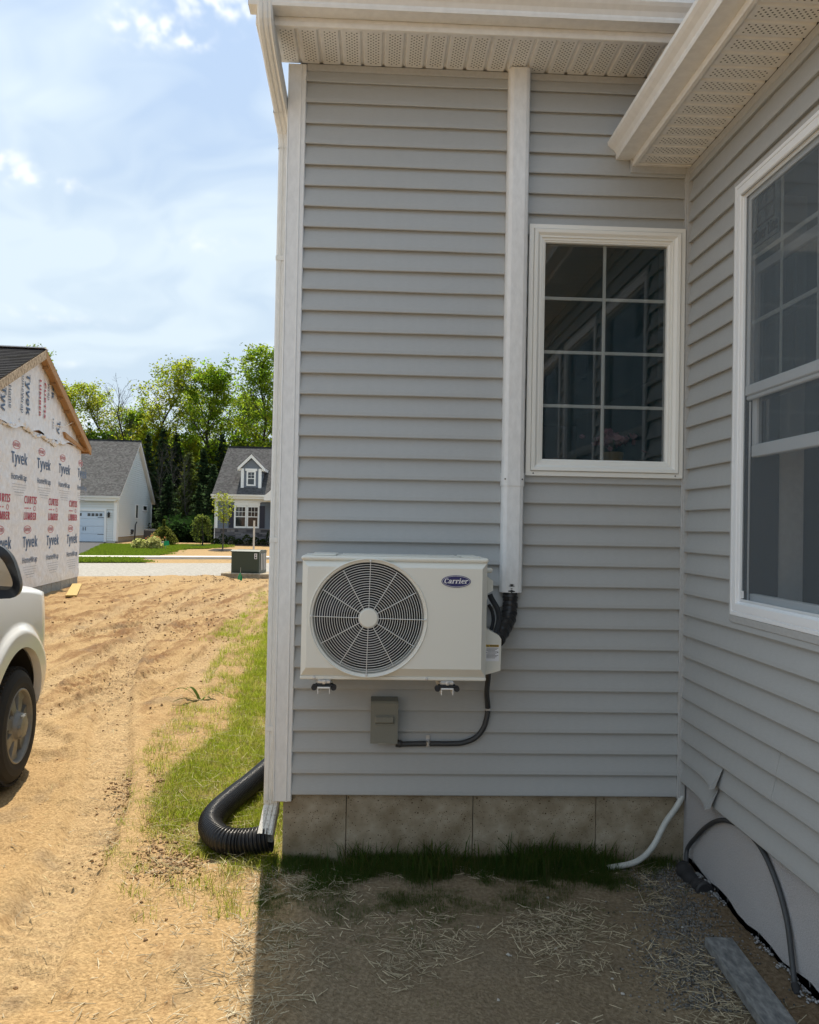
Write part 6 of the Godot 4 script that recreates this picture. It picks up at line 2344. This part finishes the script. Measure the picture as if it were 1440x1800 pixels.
# ------------------------------------------------------------------ pickup truck
func truck() -> void:
	var t := thing("pickup_truck", "white pickup truck parked on the sand, cut off by the left edge", "truck", Vector3(-2.130, 0.0, -1.249), deg_to_rad(3.0))
	# local: x out to the right, y up, z towards the rear (front axle at z = 0)
	var XC := -0.93
	var RA := -3.45                     # rear axle, along s = -z
	var lower := func(s: float) -> float:
		for c in [0.0, RA]:
			if absf(s - c) < 0.475: return 0.352 + sqrt(maxf(0.475 * 0.475 - (s - c) * (s - c), 0.0)) * 1.01
		return 0.44 if s > 0.4 else 0.40
	var upper := func(s: float) -> float:
		if s > -0.5: return 1.205 - 0.115 * pow(clampf((s + 0.5) / 1.4, 0, 1), 1.7)
		if s > -2.85: return 1.235
		return 1.25
	var side := func(s: float, y: float) -> float:
		var x := -0.035 - 0.05 * pow(absf(y - 0.86) / 0.45, 2.4)
		if s > 0.45: x -= 1.35 * pow(s - 0.45, 2.0)
		for c in [0.0, RA]:
			var d := Vector2(s - c, y - 0.352).length()
			x += 0.030 * smoothstep(0.625, 0.575, d) * smoothstep(0.30, 0.42, y)
		return x
	var cols := PackedFloat32Array()
	var s := 0.95
	while s > -4.45:
		cols.append(s)
		var near := minf(absf(absf(s) - 0.475), absf(absf(s - RA) - 0.475))
		s -= 0.012 if near < 0.06 else (0.03 if absf(s) < 0.75 or absf(s - RA) < 0.75 else 0.09)
	cols.append(-4.45)
	for e in [0.475, -0.475, RA + 0.475, RA - 0.475]:
		cols.append(e - 0.0005); cols.append(e + 0.0005)
	cols.sort()
	cols.reverse()
	var m := M.new()
	for hand in [1.0, -1.0]:
		var rows := []
		var NR := 22
		for r in NR + 1:
			var row := PackedVector3Array()
			for q in cols:
				var lo: float = lower.call(q)
				var hi: float = upper.call(q)
				var y := lerpf(lo, hi, r / float(NR))
				var x: float = side.call(q, y)
				row.append(Vector3(x if hand > 0 else 2 * XC - x, y, -q))
			rows.append(row)
		# shoulder rolls over into the hood and the bed rail
		for k in 5:
			var f := (k + 1) / 5.0
			var row := PackedVector3Array()
			for q in cols:
				var hi: float = upper.call(q)
				var x: float = side.call(q, hi) - 0.085 * sin(f * PI / 2)
				row.append(Vector3(x if hand > 0 else 2 * XC - x, hi + 0.030 * (1.0 - pow(1.0 - f, 2.0)), -q))
			rows.append(row)
		m.grid(rows, false, hand > 0)
		# inner lip of the arches
		var lip := []
		for k in 2:
			var row := PackedVector3Array()
			for q in cols:
				var lo: float = lower.call(q)
				var x: float = side.call(q, lo) - 0.05 * k
				row.append(Vector3(x if hand > 0 else 2 * XC - x, lo, -q))
			lip.append(row)
		m.grid(lip, false, hand < 0)
	# front face under the hood
	var fr := []
	for r in 9:
		var row := PackedVector3Array()
		for k in 21:
			var f := k / 20.0
			var y := lerpf(0.46, upper.call(0.95) + 0.03, r / 8.0)
			var xr: float = side.call(0.95, y) - (0.085 if r == 8 else 0.0)
			var x := lerpf(xr, 2 * XC - xr, f)
			row.append(Vector3(x, y, -0.95 - 0.09 * sin(f * PI)))
		fr.append(row)
	m.grid(fr, false, true)
	var body := part(t, "body", m, mats["truck paint"])
	m = M.new()
	var hd := []
	for k in 17:
		var q := lerpf(0.95, -0.52, k / 16.0)
		var hi: float = upper.call(q) + 0.030
		var xr: float = side.call(q, upper.call(q)) - 0.085
		var row := PackedVector3Array()
		for j in 17:
			var f := j / 16.0
			row.append(Vector3(lerpf(xr, 2 * XC - xr, f), hi + 0.05 * pow(sin(f * PI), 0.6), -q - (0.09 * sin(f * PI) if k == 0 else 0.0)))
		hd.append(row)
	m.grid(hd, false, true)
	part(t, "hood", m, mats["truck paint"])
	# wells, chassis
	m = M.new()
	for c in [0.0, RA]:
		for hx in [0.0, 2 * XC]:
			var sgn := 1.0 if hx == 0.0 else -1.0
			var ra := PackedVector3Array(); var rb := PackedVector3Array(); var rc := PackedVector3Array()
			for k in 21:
				var a := PI * k / 20.0
				var p := Vector3(0, 0.352 + sin(a) * 0.49, -c + cos(a) * 0.49)
				ra.append(p + Vector3(hx - sgn * 0.075, 0, 0)); rb.append(p + Vector3(hx - sgn * 0.42, 0, 0)); rc.append(Vector3(hx - sgn * 0.42, 0.352, -c))
			m.grid([ra, rb]); m.grid([rb, rc])
	m.bx(-1.5, -0.36, 0.36, 0.62, -0.8, 4.3)
	part(t, "chassis", m, mats["black plastic"])
	# cab
	m = M.new()
	var cab := V2([-0.50, 1.23, -1.22, 1.74, -1.40, 1.79, -2.55, 1.79, -2.70, 1.74, -2.83, 1.23])
	for hand in [1.0, -1.0]:
		m.poly(cab, func(p):
			var x: float = -0.11 - 0.14 * (p.y - 1.23) / 0.56
			return Vector3(x if hand > 0 else 2 * XC - x, p.y, -p.x), hand > 0)
	for k in 5:
		var a := cab[k]; var b := cab[k + 1]
		var xa := -0.11 - 0.14 * (a.y - 1.23) / 0.56
		var xb := -0.11 - 0.14 * (b.y - 1.23) / 0.56
		m.quad(Vector3(xa, a.y, -a.x), Vector3(xb, b.y, -b.x), Vector3(2 * XC - xb, b.y, -b.x), Vector3(2 * XC - xa, a.y, -a.x))
	part(t, "cab", m, mats["truck paint"])
	m = M.new()
	m.quad(Vector3(-0.20, 1.27, 0.535), Vector3(-0.30, 1.70, 1.145), Vector3(2 * XC + 0.30, 1.70, 1.145), Vector3(2 * XC + 0.20, 1.27, 0.535))
	part(t, "windshield", m, mats["dark glass"])
	for hand in [1.0, -1.0]:
		for wn in [V2([-0.78, 1.27, -1.27, 1.70, -1.72, 1.71, -1.72, 1.27]), V2([-1.80, 1.27, -1.80, 1.71, -2.5, 1.71, -2.66, 1.27])]:
			m = M.new()
			m.prism(wn, func(p, f):
				var x: float = -0.11 - 0.14 * (p.y - 1.23) / 0.56 - 0.004 + 0.008 * f
				return Vector3(x if hand > 0 else 2 * XC - x, p.y, -p.x))
			part(t, "side_window", m, mats["dark glass"])
		# door seams and handle
		m = M.new()
		for q in [-0.56, -1.76, -2.78]:
			for k in 8:
				var ya := lerpf(0.43, 1.20, k / 8.0); var yb := lerpf(0.43, 1.20, (k + 1) / 8.0)
				var xa: float = side.call(q, ya) + 0.0015; var xb: float = side.call(q, yb) + 0.0015
				if hand < 0: xa = 2 * XC - xa; xb = 2 * XC - xb
				m.quad(Vector3(xa, ya, -q - 0.004), Vector3(xa, ya, -q + 0.004), Vector3(xb, yb, -q + 0.004), Vector3(xb, yb, -q - 0.004))
		var seam := part(t, "door_seam", m, mats["black plastic"])
		for q in [-1.58, -2.6]:
			m = M.new()
			m.bx((0.0 if hand > 0 else 2 * XC) - 0.06 * hand, (0.0 if hand > 0 else 2 * XC) + 0.005 * hand, 1.04, 1.08, -q - 0.1, -q + 0.1, 0.01)
			part(t, "door_handle", m, mats["black plastic"])
		m = M.new()
		m.bx((0.0 if hand > 0 else 2 * XC) - 0.12 * hand, (0.0 if hand > 0 else 2 * XC) - 0.03 * hand, 0.30, 0.405, 0.50, 2.85, 0.02)
		part(t, "running_board", m, mats["black plastic"])
	# bed
	m = M.new()
	m.bx(2 * XC + 0.11, -0.11, 0.74, 0.78, 2.87, 4.44)
	m.bx(2 * XC + 0.10, 2 * XC + 0.14, 0.78, 1.26, 2.87, 4.44)
	m.bx(-0.14, -0.10, 0.78, 1.26, 2.87, 4.44)
	part(t, "bed", m, mats["black plastic"])
	m = M.new()
	m.bx(2 * XC + 0.1, -0.10, 0.62, 1.27, 4.405, 4.46, 0.015)
	part(t, "tailgate", m, mats["truck paint"])
	m = M.new()
	m.bx(2 * XC + 0.05, -0.05, 0.42, 0.60, 4.40, 4.62, 0.03)
	part(t, "rear_bumper", m, mats["chrome"])
	m = M.new()
	m.bx(2 * XC + 0.22, -0.22, 0.46, 0.66, -1.13, -0.92, 0.04)
	part(t, "front_bumper", m, mats["truck paint"])
	m = M.new()
	m.bx(XC - 0.42, XC + 0.42, 0.70, 0.98, -1.07, -1.0, 0.02)
	part(t, "grille", m, mats["black plastic"])
	for x in [-0.40, 2 * XC + 0.40]:
		m = M.new()
		m.bx(x - 0.13, x + 0.13, 0.86, 1.02, -1.045, -0.94, 0.02)
		part(t, "headlight", m, mats["galvanised steel"])
	# mirrors
	for hand in [1.0, -1.0]:
		m = M.new()
		var rows := []
		for k in 7:                    # lofted shell from the glass (rear) to the nose
			var f := k / 6.0
			var sc := sqrt(1.0 - pow(f, 2.6) * 0.94)
			var ring := PackedVector3Array()
			for a in 28:
				var th := TAU * a / 28.0
				var cx := signf(cos(th)) * pow(absf(cos(th)), 0.66) * 0.128
				var cy := signf(sin(th)) * pow(absf(sin(th)), 0.66) * 0.150
				cx -= 0.048 * (cy / 0.15)
				ring.append(Vector3((0.055 + cx * sc) if hand > 0 else 2 * XC - (0.055 + cx * sc), 1.345 + cy * sc, 0.70 - f * 0.155))
			rows.append(ring)
		m.grid(rows, true, hand < 0)
		var fr2: PackedVector3Array = rows[0]
		var inner := PackedVector3Array()
		var cc := Vector3(0.055 if hand > 0 else 2 * XC - 0.055, 1.345, 0.70)
		for p in fr2: inner.append(cc + (p - cc) * 0.72 + Vector3(-0.014 * hand, 0, -0.018 + (p.y - cc.y) * 0.30))
		m.grid([inner, fr2], true, hand < 0)
		m.bx((0.055 if hand > 0 else 2 * XC - 0.055) - 0.16 * hand - 0.08, (0.055 if hand > 0 else 2 * XC - 0.055) - 0.16 * hand + 0.08, 1.24, 1.30, 0.58, 0.66, 0.02)
		var mi := part(t, "mirror", m, mats["black plastic"])
		m = M.new()
		for k in inner.size():
			var a := inner[k]; var b := inner[(k + 1) % inner.size()]
			if hand > 0: m.tri(cc + Vector3(-0.014 * hand, 0, -0.018), a, b)
			else: m.tri(cc + Vector3(-0.014 * hand, 0, -0.018), b, a)
		part(mi, "mirror_glass", m, mats["mirror silver"])
	# wheels
	var idx := 0
	for c in [0.0, RA]:
		for hx in [-0.015, 2 * XC + 0.015]:
			var sgn := 1.0 if idx % 2 == 0 else -1.0
			wheel(t, Vector3(hx, 0.352, -c), sgn)
			idx += 1

func wheel(t: Node3D, at: Vector3, sgn: float) -> void:
	var ax := Vector3(sgn, 0, 0)
	var m := M.new()
	m.lathe(V2([0.222, -0.02, 0.232, 0.004, 0.262, 0.008, 0.30, 0.004, 0.330, -0.014, 0.343, -0.030, 0.352, -0.052, 0.354, -0.12, 0.352, -0.19, 0.335, -0.225, 0.24, -0.24, 0.222, -0.22]), at, ax, 56)
	for k in 64:                       # tread lugs
		var a := TAU * k / 64.0
		for row in 3:
			var ph := a + row * 0.03
			var d := Vector3(0, sin(ph), cos(ph))
			var tn := ax.cross(d)
			m.box(at + d * 0.353 + ax * (-0.05 - row * 0.07), Vector3(0.052, 0.014, 0.022), 0.0, Basis(ax, d, tn) * Basis(Vector3.UP, 0.35))
	var o := part(t, "wheel", m, mats["tyre"])
	m = M.new()
	m.lathe(V2([0.226, -0.03, 0.229, 0.002, 0.222, 0.006, 0.214, 0.0, 0.208, -0.022, 0.200, -0.05]), at, ax, 48)
	m.lathe(V2([0.105, -0.030, 0.085, -0.012, 0.078, 0.012, 0.060, 0.030, 0.0, 0.034]), at, ax, 32)
	for k in 7:
		var a := TAU * (k + 0.3) / 7.0
		var d := Vector3(0, sin(a), cos(a))
		var tn := ax.cross(d)
		var pts := []
		for f in [[0.075, 0.032, -0.016], [0.13, 0.042, -0.020], [0.175, 0.053, -0.026], [0.212, 0.074, -0.022]]:
			pts.append(PackedVector3Array([at + d * f[0] - tn * f[1] + ax * (f[2] - 0.03), at + d * f[0] - tn * f[1] * 0.8 + ax * f[2], at + d * f[0] + tn * f[1] * 0.8 + ax * f[2], at + d * f[0] + tn * f[1] + ax * (f[2] - 0.03)]))
		for q in 3:
			for w in 3: m.quad(pts[q][w], pts[q][w + 1], pts[q + 1][w + 1], pts[q + 1][w])
	part(o, "rim", m, mats["wheel steel"])
	m = M.new()
	m.lathe(V2([0.205, -0.052, 0.0, -0.060]), at, ax, 32)
	part(o, "brake_disc", m, mats["soot black"])
	m = M.new()
	for k in 6:
		var a := TAU * k / 6.0
		m.lathe(V2([0.013, -0.012, 0.013, 0.022, 0.008, 0.028, 0.0, 0.028]), at + Vector3(0, sin(a), cos(a)) * 0.066, ax, 8)
	part(o, "lug_nut", m, mats["wheel steel"])

# ------------------------------------------------------------------ small things along the street
func street_things() -> void:
	# transformer box on its pad
	var t := thing("transformer_pad", "grey concrete pad under the green transformer box", "pad", Vector3(-3.60, 0.0, -22.0), -0.14)
	var m := M.new()
	m.bx(-0.72, 0.72, -0.05, 0.15, -0.62, 0.62, 0.02)
	part(t, "pad", m, mats["cast concrete"])
	t = thing("transformer", "dark green padmounted transformer box beside the road", "transformer", Vector3(-3.66, 0.151, -22.05), -0.14)
	m = M.new()
	m.prism(V2([-0.44, 0.0, 0.40, 0.0, 0.40, 0.60, 0.36, 0.66, -0.38, 0.68, -0.44, 0.62]), func(p, s): return Vector3(p.y * 0.0 + lerpf(-0.42, 0.42, s), p.y, p.x))
	part(t, "tank", m, mats["transformer green"])
	m = M.new()
	m.bx(-0.405, 0.405, 0.02, 0.615, 0.4005, 0.425, 0.02)
	part(t, "door", m, mats["transformer green"])
	m = M.new()
	m.prism(V2([-0.46, 0.655, 0.30, 0.685, 0.43, 0.640, 0.43, 0.615, -0.46, 0.630]), func(p, s): return Vector3(lerpf(-0.44, 0.44, s), p.y, p.x))
	part(t, "hood", m, mats["transformer green"])
	for k in 4:
		m = M.new()
		m.bx(0.4205, 0.445, 0.08, 0.58, -0.34 + k * 0.17, -0.28 + k * 0.17, 0.006)
		part(t, "fin", m, mats["galvanised steel"])
	m = M.new()
	m.bx(0.285, 0.365, 0.42, 0.585, 0.4253, 0.427)
	var st := part(t, "sticker", m, mats["print white"])
	m = M.new()
	for q in [[0.30, 0.35, 0.555, 0.575], [0.31, 0.34, 0.50, 0.545], [0.30, 0.35, 0.435, 0.485]]: m.bx(q[0], q[1], q[2], q[3], 0.4271, 0.4275)
	part(st, "print", m, mats["print black"])
	# marker flag
	t = thing("marker_flag", "small green utility marker flag on a wire by the transformer", "flag", Vector3(-3.60, 0.0, -19.9))
	m = M.new()
	m.tube(PackedVector3Array([Vector3(0, 0, 0), Vector3(0.02, 0.40, 0)]), 0.004, 5)
	part(t, "wire", m, mats["galvanised steel"])
	m = M.new()
	var rows := []
	for k in 7:
		var f := k / 6.0
		rows.append(PackedVector3Array([Vector3(-0.06 + 0.13 * f, 0.05 + 0.02 * sin(f * 6), 0.02 * sin(f * 7)), Vector3(-0.04 + 0.10 * f, 0.17 - 0.02 * f, 0.03 * sin(f * 5 + 1)), Vector3(0.0 + 0.02 * f, 0.25, 0.01)]))
	m.grid(rows)
	part(t, "flag", m, mats["flag green"])
	# yellow plank by the block footing
	t = thing("yellow_plank", "yellow shuttering plank lying on the sand by the block footing", "plank", Vector3(-6.70, 0.03, -15.75), 0.29)
	m = M.new()
	m.bx(-0.11, 0.11, 0.0, 0.035, -1.75, 1.75, 0.003)
	part(t, "board", m, mats["yellow plank"])
	# grey marker post on the far side
	t = thing("grey_post", "slim grey post standing on bare soil before the blue house", "post", Vector3(-6.85, 0.0, -46.8))
	m = M.new()
	m.bx(-0.05, 0.05, 0.0, 1.75, -0.05, 0.05, 0.01)
	part(t, "shaft", m, mats["sidewalk concrete"])
	m = M.new()
	m.bx(-0.056, 0.056, 1.7505, 1.78, -0.056, 0.056, 0.006)
	part(t, "cap", m, mats["sidewalk concrete"])
	# condenser by the white house
	t = thing("air_conditioner", "dark air conditioner standing at the white house's rear corner", "air conditioner", Vector3(-17.9, 0.0, -67.5), 0.1)
	m = M.new()
	m.bx(-0.6, 0.6, 0.08, 0.95, -0.5, 0.5, 0.05)
	part(t, "cabinet", m, mats["conduit grey"])
	m = M.new()
	m.bx(-0.6, 0.6, 0.0, 0.0795, -0.55, 0.55)
	part(t, "base", m, mats["sidewalk concrete"])
	m = M.new()
	m.lathe(V2([0.4, 0.0, 0.38, 0.05, 0.0, 0.07]), Vector3(0, 0.95, 0), Vector3.UP, 20)
	part(t, "fan_guard", m, mats["black plastic"])
	# planter with yellow and orange leaves
	t = thing("stone_planter", "low grey planter between the two pale shrubs on the lawn", "planter", Vector3(-12.5, 0.03, -46.6))
	m = M.new()
	m.lathe(V2([0.0, 0.0, 0.42, 0.0, 0.5, 0.42, 0.44, 0.44, 0.42, 0.36, 0.0, 0.36]), Vector3.ZERO, Vector3.UP, 20)
	part(t, "bowl", m, mats["block grey"])
	m = M.new()
	m.used_col = true
	var r := RandomNumberGenerator.new()
	r.seed = 12
	for k in 160:
		m.col = Color(0.45, 0.16, 0.08).lerp(Color(0.2, 0.25, 0.06), r.randf())
		leaf(m, Vector3(r.randfn(0, 0.2), 0.5 + absf(r.randfn(0, 0.16)), r.randfn(0, 0.2)), 0.07, r)
	part(t, "flowers", m, mats["leaf"])
	t = thing("green_marker", "small green flag standing at the right pale shrub", "flag", Vector3(-11.75, 0.03, -46.0))
	m = M.new()
	m.tube(PackedVector3Array([Vector3.ZERO, Vector3(0, 0.6, 0)]), 0.01, 5)
	part(t, "wire", m, mats["galvanised steel"])
	m = M.new()
	m.prism(V2([0.0, 0.3, 0.30, 0.36, 0.26, 0.6, 0.0, 0.58]), func(p, s): return Vector3(p.x - 0.1, p.y - 0.1, 0.012 + 0.006 * s))
	part(t, "flag", m, mats["flag green"])

# ------------------------------------------------------------------ shrubs and saplings
func bush(seed_: int, w: float, h: float, n: int, size: float, col: Color, cone := false) -> M:
	var r := RandomNumberGenerator.new()
	r.seed = seed_
	var m := M.new()
	m.used_col = true
	for k in n:
		var y := r.randf()
		var a := r.randf() * TAU
		var prof := (1.0 - y) * 0.95 + 0.08 if cone else sqrt(maxf(0.0, 1.0 - pow(y * 1.5 - 0.5, 2.0)))
		if cone: prof = minf(prof * 1.25, sin(clampf(y + 0.22, 0, 1) * PI) * 1.2)
		var rr := w * prof * (0.55 + 0.5 * sqrt(r.randf())) * (1.0 + 0.14 * sin(a * 5 + y * 9))
		var t := r.randf_range(0.6, 1.35)
		m.col = Color(col.r * t, col.g * t, col.b * t)
		leaf(m, Vector3(cos(a) * rr, y * h, sin(a) * rr), size * r.randf_range(0.6, 1.3), r)
	return m

func stems(w: float, h: float, n: int, s: int) -> M:
	var m := M.new()
	var r := RandomNumberGenerator.new()
	r.seed = s
	for k in n:
		var a := TAU * k / n
		m.tube(PackedVector3Array([Vector3.ZERO, Vector3(cos(a) * w * 0.4, h * 0.5, sin(a) * w * 0.4), Vector3(cos(a) * w * 0.7, h * 0.85, sin(a) * w * 0.7)]), [0.025, 0.015, 0.006], 5, false)
	return m

func planting() -> void:
	var add := func(called: String, label: String, cat: String, at: Vector3, foliage: M, st: M, group := "") -> Node3D:
		var t := thing(called, label, cat, at, 0.0, group)
		part(t, "foliage", foliage, mats["leaf"])
		part(t, "stems", st, mats["bark"])
		return t
	var px := func(p: float, d: float): return Vector3(tan(atan((p - 720.0) / 1520.0) + 0.0439) * d, 0, 4.2 - d)
	add.call("cone_shrub", "large cone-shaped dark olive evergreen shrub on the lawn", "shrub", px.call(289, 58), bush(301, 0.78, 1.72, 2600, 0.09, Color(0.13, 0.145, 0.03), true), stems(0.3, 1.2, 3, 1))
	add.call("pale_shrub", "left pale yellow-green shrub in front of the white house", "shrub", px.call(246, 50), bush(302, 0.42, 0.62, 420, 0.085, Color(0.42, 0.44, 0.16)), stems(0.3, 0.5, 6, 2), "pale shrubs by the planter")
	add.call("pale_shrub", "right pale yellow-green shrub, beside the small green flag", "shrub", px.call(272, 50), bush(303, 0.45, 0.72, 460, 0.085, Color(0.44, 0.44, 0.17)), stems(0.3, 0.5, 6, 3), "pale shrubs by the planter")
	# weeping tree
	var t := thing("weeping_tree", "small weeping tree with hanging green twigs left of the blue house", "tree", px.call(357, 58))
	var m := M.new()
	m.tube(smooth_path(V3([0, 0, 0, 0.05, 0.7, 0, -0.03, 1.3, 0.02, 0.0, 1.75, 0]), 4), 0.055, 7)
	var r := RandomNumberGenerator.new()
	r.seed = 44
	var f := M.new()
	f.used_col = true
	for k in 46:
		var a := r.randf() * TAU
		var w := r.randf_range(0.25, 0.68)
		var top := r.randf_range(1.7, 2.05)
		var drop := r.randf_range(0.7, 1.6)
		var p := smooth_path(PackedVector3Array([Vector3(0, 1.7, 0), Vector3(cos(a) * w * 0.5, top, sin(a) * w * 0.5), Vector3(cos(a) * w, top - 0.3, sin(a) * w), Vector3(cos(a) * w * 1.05, top - drop, sin(a) * w * 1.05)]), 4)
		m.tube(p, 0.008, 4, false)
		for q in p:
			for j in 4:
				var tt := r.randf_range(0.6, 1.4)
				f.col = Color(0.14, 0.18, 0.035) * tt
				leaf(f, q + Vector3(r.randfn(0, 0.05), r.randfn(0, 0.06), r.randfn(0, 0.05)), 0.06, r)
	part(t, "trunk", m, mats["bark"])
	part(t, "crown", f, mats["leaf"])
	# staked sapling
	t = thing("sapling", "slim young tree with yellow-green leaves before the blue house windows", "tree", px.call(393, 51))
	m = M.new()
	m.tube(PackedVector3Array([Vector3.ZERO, Vector3(0.02, 1.5, 0), Vector3(0, 3.3, 0)]), [0.045, 0.035, 0.01], 7)
	f = M.new()
	f.used_col = true
	r.seed = 45
	for k in 26:
		var y := 1.55 + 1.6 * k / 26.0
		var a := k * 2.4
		var l := 0.62 * sin(clampf((y - 1.35) / 2.05, 0.08, 1) * PI * 0.9 + 0.15)
		var e := Vector3(cos(a) * l, y + 0.3, sin(a) * l)
		m.tube(PackedVector3Array([Vector3(0, y, 0), e]), [0.012, 0.004], 4, false)
		for j in 26:
			var tt := r.randf_range(0.7, 1.3)
			f.col = Color(0.27, 0.31, 0.04) * tt
			leaf(f, Vector3(0, y, 0).lerp(e, r.randf_range(0.3, 1.1)) + Vector3(r.randfn(0, 0.09), r.randfn(0, 0.09), r.randfn(0, 0.09)), 0.06, r)
	part(t, "trunk", m, mats["pale bark"])
	part(t, "crown", f, mats["leaf"])
	# mulch rings
	for q in [[393, 51, 0.85, "dark mulch ring round the foot of the young tree"], [352, 58, 1.3, "dark mulch bed under the weeping tree"]]:
		var c := thing("mulch_bed", q[3], "mulch", px.call(q[0], q[1]))
		m = M.new()
		m.lathe(V2([0.0, 0.10, q[2] * 0.6, 0.09, q[2], 0.0]), Vector3.ZERO, Vector3.UP, 28)
		part(c, "mulch", m, mats["mulch"])
	var bed := thing("mulch_bed", "long dark mulch bed at the foot of the blue house", "mulch", Vector3(-9.4, 0.0, -59.6))
	m = M.new()
	m.box(Vector3(0, 0.03, 0), Vector3(4.8, 0.08, 1.3), 0.03)
	part(bed, "mulch", m, mats["mulch"])
	# foundation shrubs of the blue house
	var word := ["first dark green", "second dark green", "third dark green", "fourth dark green", "fifth dark green", "sixth dark green", "seventh dark green", "spiky tall dark"]
	for k in 8:
		var at := Vector3(-11.35 + k * 0.57, 0.05, -59.5 + 0.15 * (k % 2))
		add.call("foundation_shrub", "%s shrub from the left in the row before the stone base" % word[k], "shrub", at, bush(320 + k, 0.29 + 0.05 * (k % 3), 0.42 + 0.16 * ((k * 5) % 3) + (0.35 if k == 7 else 0.0), 330, 0.055, Color(0.035, 0.060, 0.018) if k % 2 else Color(0.060, 0.085, 0.022)), stems(0.2, 0.3, 4, k), "shrubs along the blue house")
